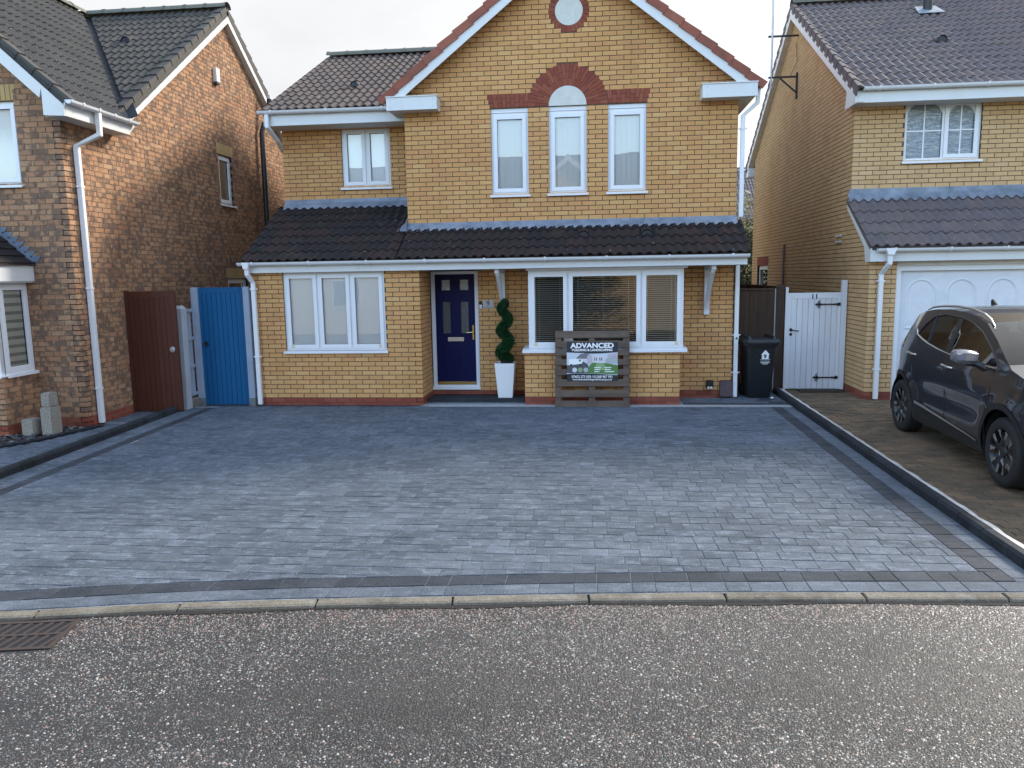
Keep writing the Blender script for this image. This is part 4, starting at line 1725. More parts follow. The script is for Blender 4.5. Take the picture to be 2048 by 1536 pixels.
brick_wall(HL, TLS, SL_, ZB, 98, 'brick_multi', [rect_hole(*WS1), rect_hole(*WS2), rect_hole(WS1[0] - .05, WS1[1] + .05, 4.57, 4.79), rect_hole(WS2[0] - .05, WS2[1] + .05, 2.12, 2.34)],
           own=1, cL=False, red=2, redmat='brick_red', clip=left_side_clip)
ax = lambda z: (LRZ - .10 - z) / LSL
wall_core(HL, 'side_wall', TLS, .006, SL_, ZB - .3, 4.36, [WS1, WS2], 'mortar_brown',
          extra=[[(LRY - LY - ax(4.36), 4.36), (LRY - LY + ax(4.36), 4.36), (LRY - LY, LRZ - .10)]] if False else None)
g = MB(TLS)         # gable part of the core, with the window opening left out
zs_ = [4.36, 4.57, 4.80, 5.3, 5.9, 6.5, 7.0, 7.31]
xa_, xb_ = WS1[0], WS1[1]
for z_a, z_b in zip(zs_[:-1], zs_[1:]):
    l0, l1, r0_, r1_ = LRY - LY - ax(z_a), LRY - LY - ax(z_b), LRY - LY + ax(z_a), LRY - LY + ax(z_b)
    if z_b <= 4.58:
        g.hexa([(l0, .006, z_a), (xa_, .006, z_a), (xa_, .12, z_a), (l0, .12, z_a)], [(l1, .006, z_b), (xa_, .006, z_b), (xa_, .12, z_b), (l1, .12, z_b)])
        g.hexa([(xb_, .006, z_a), (r0_, .006, z_a), (r0_, .12, z_a), (xb_, .12, z_a)], [(xb_, .006, z_b), (r1_, .006, z_b), (r1_, .12, z_b), (xb_, .12, z_b)])
    else:
        g.hexa([(l0, .006, z_a), (r0_, .006, z_a), (r0_, .12, z_a), (l0, .12, z_a)], [(l1, .006, z_b), (r1_, .006, z_b), (r1_, .12, z_b), (l1, .12, z_b)])
g.build('gable_core', M['mortar_brown'], HL.root)
for W_, zz in ((WS1, 4.575), (WS2, 2.125)):
    n = int((W_[1] - W_[0] + .1) / .075)
    for k in range(n):
        v = MB(TLS)
        xx = W_[0] - .045 + k * .075
        v.box(xx, xx + .065, 0, .04, zz, zz + .205)
        v.build('soldier_brick', M['brick_cream'], HL.root)
window(HL, TLS, *WS1, blind='white', rec=.05, glass='glass')
window(HL, TLS, *WS2, blind=None, rec=.05, glass='glass_dark')
mb = MB(TLS)
mb.box(WS2[0], WS2[1], .16, .17, WS2[2], WS2[3])
mb.build('room', M['dark_room'], HL.root)
window(HL, TLF, *UWL, lights=(1, 1), blind='vertical', rec=.05)
# alarm box, flue and soil pipe on the side wall
mb = MB(TLS)
mb.prism([(2.04 - LY, -.075, 5.93), (2.20 - LY, -.075, 5.93), (2.20 - LY, -.075, 6.20), (2.04 - LY, -.075, 6.20)], (0, .073, 0))
al = mb.build('alarm_box', M['soffit'], HL.root, bevel=.01)
mb = MB(TLS)
mb.box(2.05 - LY, 2.19 - LY, -.073, -.004, 5.895, 5.929)
mb.build('alarm_base', M['black_plastic'], al)
mb = MB()
px, py = LX + .10, 3.95
mb.tube([(px, py, .2), (px, py, 5.30), (px + .02, py + .10, 5.50), (px + .12, py + .20, 5.60), (px + .12, py + .22, 6.05)], .056, 12)
sp_ = mb.build('soil_pipe', M['black_plastic'], HL.root, smooth=50)
mb = MB()
mb.tube([(px + .12, py + .22, 6.05), (px + .12, py + .22, 6.14)], [.05, .03], 10)
mb.build('pipe_cowl', M['print_grey'], sp_)

# main roof: front slope seen past the valley
verge_x = LX + .14
RX = -7.2                       # where the wing ridge meets
WSL = .915
wing_z = lambda x: 4.52 + WSL * (-4.0 - x)
eave_y = -1.33
lv2 = Vector((0, 1, LSL)).normalized()
cosm = math.sqrt(1 + LSL * LSL)
O = Vector((-8.35, eave_y, lm_z(eave_y)))


def valley(a, b):
    y = eave_y + b / cosm
    x = -8.35 + a
    return (x - (-4.0 - (lm_z(y) - 4.52) / WSL)) - .10


tiled_slope(HL, O, (1, 0, 0), lv2, verge_x + 8.35 - .03, (LRY - eave_y) * cosm, .30, 'tile_slate_grey', clips=[valley])
vb_ = Vector((0, -1, LSL)).normalized()
O2 = Vector((verge_x - .03, 2 * LRY - eave_y, lm_z(2 * LRY - eave_y)))
tiled_slope(HL, O2, (-1, 0, 0), vb_, 1.2, (LRY - eave_y) * cosm, .30, 'tile_slate_grey')
roof_deck(HL, 'roof_deck', [(-8.3, eave_y + .03, lm_z(eave_y + .03)), (verge_x - .02, eave_y + .03, lm_z(eave_y + .03)), (verge_x - .02, LRY, LRZ), (-8.3, LRY, LRZ)], .08, 'tile_slate_grey')
roof_deck(HL, 'roof_deck', [(-8.3, 2 * LRY - eave_y, lm_z(eave_y)), (verge_x - .02, 2 * LRY - eave_y, lm_z(eave_y)), (verge_x - .02, LRY + .005, LRZ), (-8.3, LRY + .005, LRZ)], .08, 'tile_slate_grey')
ridge_tiles(HL, (verge_x, LRY, LRZ + .07), (-7.6, LRY, LRZ + .07), 'ridge_lichen')
verge_caps(HL, (verge_x - .03, eave_y - .05, lm_z(eave_y - .05) - .02), (verge_x - .03, LRY, LRZ - .02), (1, 0, 0), 'tile_slate_grey', 16, drop=.17, width=.13, lift=.075)
verge_caps(HL, (verge_x - .03, 2 * LRY - eave_y, lm_z(eave_y) - .02), (verge_x - .03, LRY, LRZ - .02), (1, 0, 0), 'tile_slate_grey', 16, drop=.17, width=.13, lift=.075)
# barge boards and soffit of the side gable
for sg in (-1, 1):
    ye = LRY + sg * (LRY - eave_y + .02)
    mb = MB()
    mb.prism([(verge_x - .045, ye, lm_z(ye) - .05), (verge_x - .045, LRY, LRZ - .05), (verge_x - .045, LRY, LRZ - .24), (verge_x - .045, ye, lm_z(ye) - .22)], (.022, 0, 0))
    bo = mb.build('bargeboard', M['fascia_white'], HL.root)
    mb = MB()
    mb.prism([(LX - .01, ye, lm_z(ye) - .215), (verge_x - .046, ye, lm_z(ye) - .215), (verge_x - .046, LRY, LRZ - .235), (LX - .01, LRY, LRZ - .235)], (0, 0, .012))
    mb.build('verge_soffit', M['soffit'], bo)
# front wing: its right-hand slope, front verge, side gutter
wv = Vector((-1, 0, WSL)).normalized()
cosw = math.sqrt(1 + WSL * WSL)
WY0 = LY - .30
O = Vector((-4.0, WY0 + .04, wing_z(-4.0)))


def valley2(a, b):
    x = -4.0 - b / cosw
    y = WY0 + .04 + a
    return (eave_y + (wing_z(x) - lm_z(eave_y)) / LSL) - y - .13


tiled_slope(HL, O, (0, 1, 0), wv, 6.2, 3.2 * cosw, .30, 'tile_slate_grey', clips=[valley2])
roof_deck(HL, 'wing_deck', [(-4.03, WY0 + .06, wing_z(-4.03)), (-4.03, -1.6, wing_z(-4.03)), (-7.2, 2.3, wing_z(-7.2)), (-7.2, WY0 + .06, wing_z(-7.2))], .05, 'tile_slate_grey')
ridge_tiles(HL, (-7.2, WY0, wing_z(-7.2) + .06), (-7.2, 2.5, wing_z(-7.2) + .06), 'ridge_lichen')
f = MB()
pts = []
for k in range(13):
    x = -4.0 - 3.15 * k / 12
    y = eave_y + (wing_z(x) - lm_z(eave_y)) / LSL
    pts.append(Vector((x, y, wing_z(x) + .06)))
rows = []
for p in pts:
    rows.append([p + Vector((-.10, -.20, .03)), p + Vector((-.03, -.05, -.03)), p + Vector((.04, .06, -.03)), p + Vector((.16, .10, .03))])
f.loft(rows, closed=False, caps=False)
f.build('valley', M['edging_black'], HL.root, recalc=False)
verge_caps(HL, (-3.98, WY0 + .06, wing_z(-3.98) - .02), (-7.2, WY0 + .06, wing_z(-7.2) - .02), (0, -1, 0), 'tile_slate_grey', 14, drop=.13, width=.14, lift=.075)
mb = MB()
bzz = lambda x: wing_z(x) - .05
mb.prism([(-4.28, WY0, bzz(-4.28)), (-7.2, WY0, bzz(-7.2)), (-7.2, WY0, bzz(-7.2) - .21), (-4.33, WY0, bzz(-4.33) - .20)], (0, .022, 0))
mb.prism([(-4.29, WY0 - .001, bzz(-4.29) + .0), (-3.985, WY0 - .001, bzz(-3.985)), (-3.985, WY0 - .001, 4.32), (-4.29, WY0 - .001, 4.34)], (0, .022, 0))
bo = mb.build('bargeboard', M['fascia_white'], HL.root)
mb = MB()
mb.box(-4.275, -3.985, WY0 + .022, LY - .002, 4.325, 4.337)
mb.box(-4.27, -3.985, LY + .002, eave_y - .04, 4.325, 4.337)
mb.prism([(-4.33, WY0 + .022, bzz(-4.33) - .19), (-7.2, WY0 + .022, bzz(-7.2) - .19), (-7.2, LY, bzz(-7.2) - .19), (-4.33, LY, bzz(-4.33) - .19)], (0, 0, .012))
mb.build('soffit', M['soffit'], bo)
mb = MB()
mb.box(-4.005, -3.985, WY0 + .03, eave_y - .06, 4.338, 4.50)
mb.prism([(-4.005, eave_y - .06, 4.338), (-4.005, eave_y + .12, 4.50), (-4.005, eave_y - .06, 4.50)], (.02, 0, 0))
mb.build('fascia', M['fascia_white'], HL.root)
gutter(HL, (-3.983, WY0 + .02, 4.53), (-3.983, eave_y + .05, 4.52), brackets=.5, offs=(1, 0, 0))
dp = downpipe(HL, [(-3.927, -2.22, 4.48), (-3.927, -2.22, 4.18), (-4.23, -2.32, 4.02), (-4.23, -2.32, .0)], w=.072,
              clips=[(-4.23, -2.32, 3.45), (-4.23, -2.32, 2.0), (-4.23, -2.32, .52)], cd=(0, 1, 0))
# roof vent
vb = MB()
y = 1.25
x = -5.55
rings = []
for s in (0, .6, 1.0):
    yy = y + s * .24
    rings.append([(x + math.cos(math.pi - math.pi * k / 8) * .10, yy, lm_z(yy) + .045 + math.sin(math.pi * k / 8) * (.10 * (1 - s) + .01)) for k in range(9)])
vb.loft(rings, closed=False, caps=False)
vo = vb.build('roof_vent', M['tile_slate_grey'], HL.root, smooth=60, recalc=False)
vb = MB()
vb.prism([(x + math.cos(math.pi - math.pi * k / 8) * .09, y + .012, lm_z(y) + .045 + math.sin(math.pi * k / 8) * .09) for k in range(9)], (0, .01, 0))
vb.build('vent_mouth', M['ink_dark'], vo)
# square bay with hipped lean-to roof
BY = -3.22
TLB = TR(-8.6, BY, 0)
bl_ = -5.02 + 8.6
brick_wall(HL, TLB, bl_, ZB, 12, 'brick_multi', [rect_hole(-1, 9, .80, 3)], own=0, c0=False, red=2, redmat='brick_red')
wall_core(HL, 'bay_wall', TLB, 0, bl_ - .006, ZB - .3, .79, [], 'mortar_brown')
TLBR = TR(-5.02, BY, 0, rad(90))
brick_wall(HL, TLBR, LY - BY, ZB, 12, 'brick_multi', [rect_hole(-1, 9, .80, 3)], own=1, cL=False, red=2, redmat='brick_red')
wall_core(HL, 'bay_cheek', TLBR, .006, LY - BY, ZB - .3, .79, [], 'mortar_brown')
bw = window(HL, TLB, bl_ - 2.4, bl_ - .02, .83, 2.10, lights=(1, 1, 1), rec=.02, blind='strip', sill=True)
bw2 = window(HL, TLBR, .085, LY - BY - .0, .83, 2.10, lights=(1,), rec=.02, blind='strip', sill=True, sill_over=.02)
mb = MB()
mb.box(-5.115, -5.04, BY + .022, BY + .10, .83, 2.10)
mb.build('corner_post', M['upvc'], bw)
mb = MB()
mb.box(-8.6, -4.90, BY - .12, BY - .10, 2.12, 2.34)
mb.box(-4.92, -4.90, BY - .099, LY - .002, 2.12, 2.34)
mb.box(-8.6, -4.921, BY - .099, LY - .002, 2.10, 2.118)
mb.build('bay_fascia', M['fascia_white'], HL.root)
# hipped roof of the bay: slope to the front and to the right
hz0, hz1 = 2.36, 2.98
ins = .72
A_, B_ = Vector((-8.6, BY - .16, hz0)), Vector((-4.86, BY - .16, hz0))
C_, D_ = Vector((-4.86, LY, hz0)), Vector((-5.58, LY, hz1))
E_ = Vector((-8.6, LY, hz1))
nrow = 6
for k in range(nrow):
    s0, s1 = k / nrow, (k + 1) / nrow
    mb = MB()
    p0, p1 = A_.lerp(E_, s0), A_.lerp(E_, s1)
    q0, q1 = B_.lerp(D_, s0), B_.lerp(D_, s1)
    up = Vector((0, -.01, .022))
    mb.hexa([p0, q0, q1, p1], [p0 + up, q0 + up, q1 + Vector((0, 0, .004)), p1 + Vector((0, 0, .004))])
    r0_, r1_ = C_.lerp(D_, s0), C_.lerp(D_, s1)
    up2 = Vector((.01, 0, .022))
    mb.hexa([q0, r0_, r1_, q1], [q0 + up2, r0_ + up2, r1_ + Vector((0, 0, .004)), q1 + Vector((0, 0, .004))])
    mb.build('slate_course', M['tile_brown'], HL.root)
mb = MB()
mb.prism([B_, C_, D_], (0, 0, -.02))
mb.build('bay_roof_deck', M['tile_brown'], HL.root)
# stepped lead flashing up the wall beside the bay roof
for k in range(9):
    s = (k + .0) / 9
    p = C_.lerp(D_, s)
    mb = MB()
    w_ = .11
    x_, z_ = p.x, p.z
    mb.prism([(x_ - .10, LY - .008, z_ + .01), (x_ + .02, LY - .008, z_ + .005), (x_ + .10, LY - .008, z_ + .115), (x_ - .18, LY - .008, z_ + .115)], (0, .006, 0))
    mb.build('step_flashing', M['lead'], HL.root)
mb = MB()
mb.bar(B_ + Vector((0, 0, .03)), D_ + Vector((0, 0, .03)), .08, .03)
mb.bar(C_ + Vector((0, -.02, .03)), D_ + Vector((0, -.02, .03)), .06, .03)
mb.build('hip_lead', M['lead'], HL.root)
finish_bricks(HL)
finish_tiles(HL)

# ------------------------------------------------------------------ the right-hand house
HR = House('neighbour_house', 'yellow brick house at right with white arched garage door and brown roof')
QX, QY, QU, QB = 7.44, -.16, .90, 9.055
TRS = TR(QX, QB, 0, rad(-90))          # side wall, seen from the left; local x runs towards the street
SLR = QB - QY
SRW = (QB - 8.35, QB - 7.10, 1.0, 2.22)
REY, REZ, RRY = .50, 4.97, 5.02
RS = .60
rz_ = lambda y: REZ + RS * (y - REY) if y < RRY else REZ + RS * (2 * RRY - y - REY)
QLS = .665
ql_z = lambda y: 2.42 + QLS * (y + .38)


def right_side_clip(z):
    # local x = QB - y
    lo, hi = 0.0, SLR
    if z > 2.30:
        hi = min(hi, QB - (-.38 + (z - 2.36) / QLS)) if z < ql_z(QU) - .06 else QB - QU - .115
    if z > 4.85:
        y0_ = REY + (z + .12 - REZ) / RS
        hi = min(hi, QB - y0_)
        lo = max(lo, QB - (2 * RRY - y0_))
        if hi - lo < .05:
            return None
    return (lo, hi)


brick_wall(HR, TRS, SLR, ZB, 100, 'brick_buff_pale', [rect_hole(*SRW), rect_hole(SRW[0] - .05, SRW[1] + .05, 2.22, 2.44)], own=1, c0=False, red=2, redmat='brick_red', clip=right_side_clip)
wall_core(HR, 'side_wall', TRS, 0, SLR - .006, ZB - .3, 2.25, [SRW], 'mortar_dark',
          extra=[[(0, 2.25), (SLR - .006, 2.25), (SLR - .006, 2.33), (QB - QU - .0, ql_z(QU) - .1), (QB - QU - .006, 4.80), (QB - RRY, rz_(RRY) - .13), (0, 4.80)]])
for k in range(int((SRW[1] - SRW[0] + .08) / .075)):
    v = MB(TRS)
    xx = SRW[0] - .04 + k * .075
    v.box(xx, xx + .065, 0, .04, 2.225, 2.435)
    v.build('soldier_brick', M['brick_red'], HR.root)
window(HR, TRS, *SRW, lights=(1,), blind=None, rec=.06, glass='glass_dark', sill=False)
mb = MB(TRS)
mb.box(SRW[0], SRW[1], .17, .18, SRW[2], SRW[3])
mb.build('room', M['dark_room'], HR.root)
# front: garage pier and first-floor wall
RL = 5.4
TRF = TR(QX, QY, 0)
GD = (.41, RL - .5, -.3, 2.16)
brick_wall(HR, TRF, RL, ZB, 31, 'brick_buff_pale', [rect_hole(GD[0], GD[1], -.5, 2.6)], own=0, cL=False, red=2, redmat='brick_red')
wall_core(HR, 'garage_wall', TRF, .006, RL, ZB - .3, 2.30, [GD], 'mortar_dark')
TRU = TR(QX, QU, 0)
RW = (8.25 - QX, 9.455 - QX, 3.86, 4.83)
brick_wall(HR, TRU, RL, DPC + 38 * COURSE, 25, 'brick_buff_pale', [rect_hole(*RW)], own=0, c0=False, cL=False, cb=38)
wall_core(HR, 'upper_wall', TRU, .006, RL, 2.8, 4.84, [RW], 'mortar_dark')
mb = MB()
mb.box(QX + .13, QX + RL, QB - .12, QB - .006, -.3, 4.8)
mb.box(QX + RL - .12, QX + RL, QU + .13, QB - .13, -.3, 4.8)
mb.build('outer_wall', M['side_brick'], HR.root)
window(HR, TRU, *RW, lights=(1, .92), sash=(False, True), blind=None, rec=.04, bars=.5, arch=True, glass='glass_patterned')
# garage door with arched panels
gd = MB()
gy = QY + .09
fx = QX + GD[0]
gd.box(fx, fx + .075, QY + .02, QY + .13, ground_z(0) - .02, 2.14)
gd.box(fx + .075, fx + 4.3, QY + .02, QY + .13, 2.05, 2.14)
gdo = gd.build('garage_door', M['upvc'], HR.root)
gp = MB()
gp.box(fx + .078, fx + 4.3, gy, gy + .04, .01, 2.048)
leafg = gp.build('door_leaf', M['paint_white'], gdo)
px0 = fx + .18
for k in range(6):
    xa = px0 + k * .605
    xb = xa + .47
    for (b0, t0, arched) in ((1.12, 1.93, True), (.14, 1.0, False)):
        outer, inner = [], []
        r = (xb - xa) / 2
        xm = (xa + xb) / 2
        if arched:
            for rr, L in ((r, outer), (r - .05, inner)):
                L += [(xm - rr, b0 + (r - rr)), (xm + rr, b0 + (r - rr))] + [(xm + math.cos(math.pi * j / 12) * rr, t0 - r + math.sin(math.pi * j / 12) * rr) for j in range(13)]
        else:
            outer = [(xa, b0), (xb, b0), (xb, t0), (xa, t0)]
            inner = [(xa + .05, b0 + .05), (xb - .05, b0 + .05), (xb - .05, t0 - .05), (xa + .05, t0 - .05)]
        pm = MB()
        n = len(outer)
        for j in range(n):
            j2 = (j + 1) % n
            o0, o1, i0, i1 = outer[j], outer[j2], inner[j], inner[j2]
            mid0 = ((o0[0] + i0[0]) / 2, (o0[1] + i0[1]) / 2)
            mid1 = ((o1[0] + i1[0]) / 2, (o1[1] + i1[1]) / 2)
            pm.add([(o0[0], gy - .001, o0[1]), (o1[0], gy - .001, o1[1]), (mid1[0], gy - .014, mid1[1]), (mid0[0], gy - .014, mid0[1])], [(0, 1, 2, 3)])
            pm.add([(mid0[0], gy - .014, mid0[1]), (mid1[0], gy - .014, mid1[1]), (i1[0], gy - .001, i1[1]), (i0[0], gy - .001, i0[1])], [(0, 1, 2, 3)])
        pm.build('door_panel', M['paint_white'], gdo, smooth=25, recalc=False)
mb = MB()
mb.box(9.055, 9.085, gy - .05, gy - .001, 1.37, 1.47)
mb.box(9.086, 9.125, gy - .05, gy - .02, 1.44, 1.47)
mb.build('garage_handle', M['black_iron'], gdo, bevel=.004)
# lean-to over the garage
qv = Vector((0, 1, QLS)).normalized()
QO = Vector((QX - .07, -.38, ql_z(-.38)))
qlen = (QU + .38) * math.sqrt(1 + QLS * QLS)
tiled_slope(HR, QO, (1, 0, 0), qv, RL + .2, qlen - .02, .345, 'tile_plum')
roof_deck(HR, 'lean_to_deck', [(QX - .06, -.34, ql_z(-.34)), (QX + RL, -.34, ql_z(-.34)), (QX + RL, QU, ql_z(QU)), (QX - .06, QU, ql_z(QU))], .06, 'tile_plum')
f = MB()
f.box(QX - .03, QX + RL, QU - .012, QU - .002, ql_z(QU) + .02, DPC + 44 * COURSE)
fl = f.build('flashing', M['lead'], HR.root)
n = int((RL + .06) / .0188)
rows = []
for s in (0, .5, .85, 1.0):
    row = []
    for k in range(n + 1):
        x = QX - .06 + (RL + .05) * k / n
        roll = tile_prof(x - QO.x)
        y = QU - .012 - .15 * s + (roll * .5 if s == 1 else 0)
        row.append((x, y, ql_z(y) + .042 + .05 * (1 - s) ** 2 + roll * s * .95))
    rows.append(row)
f = MB()
f.loft(rows, closed=False, caps=False)
f.build('flashing_apron', M['lead'], fl, smooth=60, recalc=False)
mb = MB()
mb.box(QX - .03, QX + RL, -.325, -.295, 2.20, 2.375)
mb.build('fascia', M['fascia_white'], HR.root)
mb = MB()
mb.prism([(QX - .055, -.325, 2.20), (QX - .055, -.325, 2.40), (QX - .055, QU, ql_z(QU) - .0), (QX - .055, QU, ql_z(QU) - .17), (QX - .055, -.02, 2.44), (QX - .055, -.10, 2.20)], (.024, 0, 0))
mb.build('bargeboard', M['fascia_white'], HR.root)
mb = MB()
mb.box(QX - .03, QX + RL, -.294, QY - .001, 2.203, 2.215)
mb.box(QX + GD[0], QX + RL, QY - .012, QY - .001, 2.13, 2.202)
mb.build('soffit', M['soffit'], HR.root)
gutter(HR, (QX + .03, -.327, 2.395), (QX + RL, -.327, 2.385), brackets=.85)
dp = downpipe(HR, [(QX + .215, -.385, 2.36), (QX + .215, -.385, 2.17), (QX + .16, QY - .05, 2.0), (QX + .16, QY - .05, .02)], w=.07, clips=[(QX + .16, QY - .05, 1.90), (QX + .16, QY - .05, .50)])
hb = MB()
hb.prism([(QX + .13, -.45, 2.40), (QX + .30, -.45, 2.40), (QX + .255, -.45, 2.30), (QX + .175, -.45, 2.30)], (0, .12, 0))
hb.build('outlet', M['gutter_white'], dp)
# main roof
rv = Vector((0, 1, RS)).normalized()
cosr = math.sqrt(1 + RS * RS)
RO = Vector((QX - .12, REY - .06, rz_(REY - .06)))
tiled_slope(HR, RO, (1, 0, 0), rv, RL + .3, (RRY - REY + .06) * cosr, .325, 'tile_plum')
tiled_slope(HR, Vector((QX + .6, 2 * RRY - REY + .06, rz_(REY - .06))), (-1, 0, 0), Vector((0, -1, RS)), .72, (RRY - REY + .06) * cosr, .325, 'tile_plum')
roof_deck(HR, 'roof_deck', [(QX - .10, REY, rz_(REY)), (QX + RL, REY, rz_(REY)), (QX + RL, RRY, rz_(RRY)), (QX - .10, RRY, rz_(RRY))], .08, 'tile_plum')
roof_deck(HR, 'roof_deck', [(QX - .10, 2 * RRY - REY, rz_(REY)), (QX + RL, 2 * RRY - REY, rz_(REY)), (QX + RL, RRY + .005, rz_(RRY)), (QX - .10, RRY + .005, rz_(RRY))], .08, 'tile_plum')
ridge_tiles(HR, (QX - .12, RRY, rz_(RRY) + .07), (QX + RL, RRY, rz_(RRY) + .07), 'ridge_lichen')
for sg in (0, 1):
    ya = REY - .06 if sg == 0 else 2 * RRY - REY + .06
    verge_caps(HR, (QX - .12, ya, rz_(REY - .06) - .03), (QX - .12, RRY, rz_(RRY) - .03), (-1, 0, 0), 'tile_plum', 16, drop=.17, width=.05, lift=.085)
    yb_ = REY if sg == 0 else 2 * RRY - REY
    mb = MB()
    mb.prism([(QX - .125, yb_, rz_(REY) - .06), (QX - .125, RRY, rz_(RRY) - .06), (QX - .125, RRY, rz_(RRY) - .25), (QX - .125, yb_, rz_(REY) - .22)], (.022, 0, 0))
    if sg == 1:
        mb.box(QX - .125, QX + .3, yb_ - .3, yb_, rz_(REY) - .32, rz_(REY) - .10)
    bo = mb.build('bargeboard', M['fascia_white'], HR.root)
    mb = MB()
    mb.prism([(QX - .10, yb_, rz_(REY) - .215), (QX + .02, yb_, rz_(REY) - .215), (QX + .02, RRY, rz_(RRY) - .245), (QX - .10, RRY, rz_(RRY) - .245)], (0, 0, .012))
    mb.build('verge_soffit', M['soffit'], bo)
mb = MB()
mb.box(QX - .10, QX + RL, REY + .02, REY + .05, 4.75, 4.945)
mb.build('fascia', M['fascia_white'], HR.root)
mb = MB()
mb.prism([(QX - .127, REY + .0, 4.90), (QX - .127, REY + .02, 4.74), (QX - .127, QU + .12, 4.74), (QX - .127, REY + .45, rz_(REY + .45) - .20)], (.025, 0, 0))
mb.build('gable_foot', M['fascia_white'], HR.root)
mb = MB()
mb.box(QX - .10, QX + RL, REY + .052, QU - .001, 4.752, 4.764)
mb.build('soffit', M['soffit'], HR.root)
gutter(HR, (QX - .02, REY + .018, 4.975), (QX + RL, REY + .018, 4.965), brackets=.85)
# flue, roof vent, vents, pipe, aerial pole
vy = 4.1
mb = MB()
mb.tube([(9.75, vy, rz_(vy) - .1), (9.75, vy, rz_(vy) + .62)], .085, 14)
fl = mb.build('roof_flue', M['black_plastic'], HR.root, smooth=50)
mb = MB()
mb.prism([(9.50, vy - .22, rz_(vy - .22) + .075), (10.0, vy - .22, rz_(vy - .22) + .075), (9.95, vy + .15, rz_(vy + .15) + .085), (9.55, vy + .15, rz_(vy + .15) + .085)], (0, 0, .012))
mb.build('flue_flashing', M['lead'], fl)
vb = MB()
y, x = 2.35, 9.35
rings = []
for s in (0, .6, 1.0):
    yy = y + s * .24
    rings.append([(x + math.cos(math.pi - math.pi * k / 8) * .10, yy, rz_(yy) + .045 + math.sin(math.pi * k / 8) * (.10 * (1 - s) + .01)) for k in range(9)])
vb.loft(rings, closed=False, caps=False)
vo = vb.build('roof_vent', M['tile_plum'], HR.root, smooth=60, recalc=False)
vb = MB()
vb.prism([(x + math.cos(math.pi - math.pi * k / 8) * .09, y + .012, rz_(y) + .045 + math.sin(math.pi * k / 8) * .09) for k in range(9)], (0, .01, 0))
vb.build('vent_mouth', M['ink_dark'], vo)
for zz in (2.56, 2.66):
    mb = MB()
    mb.box(QX - .035, QX - .002, 1.30, 1.58, zz, zz + .035)
    mb.build('wall_vent', M['soffit'], HR.root, bevel=.004)
mb = MB()
mb.tube([(QX - .03, 5.35, .5), (QX - .03, 5.35, 2.66), (QX + .05, 5.35, 2.70)], .022, 8)
mb.build('waste_pipe', M['brown_plastic'], HR.root, smooth=50)
mb = MB()
ax_, ay_ = QX - .55, 4.75
mb.tube([(ax_, ay_, 5.95), (ax_, ay_, 9.3)], .021, 8)
ae = mb.build('aerial_pole', M['galvanised'], HR.root, smooth=50)
mb = MB()
mb.bar((ax_ - .06, ay_, 6.18), (QX - .01, ay_, 6.18), .035, .035)
mb.bar((QX - .02, ay_, 5.72), (QX - .02, ay_, 6.26), .05, .035, up=(1, 0, 0))
mb.bar((ax_ + .18, ay_, 6.16), (QX - .03, ay_, 5.86), .03, .03)
mb.build('pole_bracket', M['black_iron'], ae)
mb = MB()
mb.bar((ax_ - .08, ay_ + .02, 7.02), (QX - .01, ay_ + .02, 7.02), .035, .035)
mb.build('pole_bracket', M['black_iron'], ae)
mb = MB()
mb.tube([(ax_ + .40, ay_, 6.2), (QX - .012, ay_ + .05, 6.5), (QX - .012, ay_ + .15, 6.9)], .005, 5)
mb.build('aerial_cable', M['black_plastic'], ae)
finish_bricks(HR)
finish_tiles(HR)


# ------------------------------------------------------------------ ground, road, paving
def sheet(name, poly, z, mat, kind='structure'):
    mb = MB()
    mb.add([(x, y, z(x, y) if callable(z) else z) for x, y in poly], [tuple(range(len(poly)))])
    o = mb.build(name, M[mat], None, recalc=False)
    tag(o, kind=kind)
    return o


ROAD_Z = -.090
sheet('ground', [(-600, -600), (600, -600), (600, 600), (-600, 600)], -.24, 'grass_field')
# kerb line: back edge of the kerb along the road
KERB = [(-9.0, -9.75), (-3.0, -8.86), (-.80, -8.49), (.14, -8.30), (.97, -8.18), (1.91, -8.075), (2.82, -7.975), (3.73, -7.885), (4.63, -7.82), (5.97, -7.735), (8.0, -7.66), (14.0, -7.55)]


def kerb_y(x):
    for (a, b) in zip(KERB[:-1], KERB[1:]):
        if a[0] <= x <= b[0]:
            t_ = (x - a[0]) / (b[0] - a[0])
            return a[1] + t_ * (b[1] - a[1])
    return KERB[0][1] if x < KERB[0][0] else KERB[-1][1]


road = sheet('road', [(-40, -16)] + [(60, -16), (60, -7.6)] + [(x, y + .05) for x, y in reversed(KERB)] + [(-40, -12)], ROAD_Z, 'tarmac')
tag(road, 'dark tarmac road with embedded pale stone chippings')

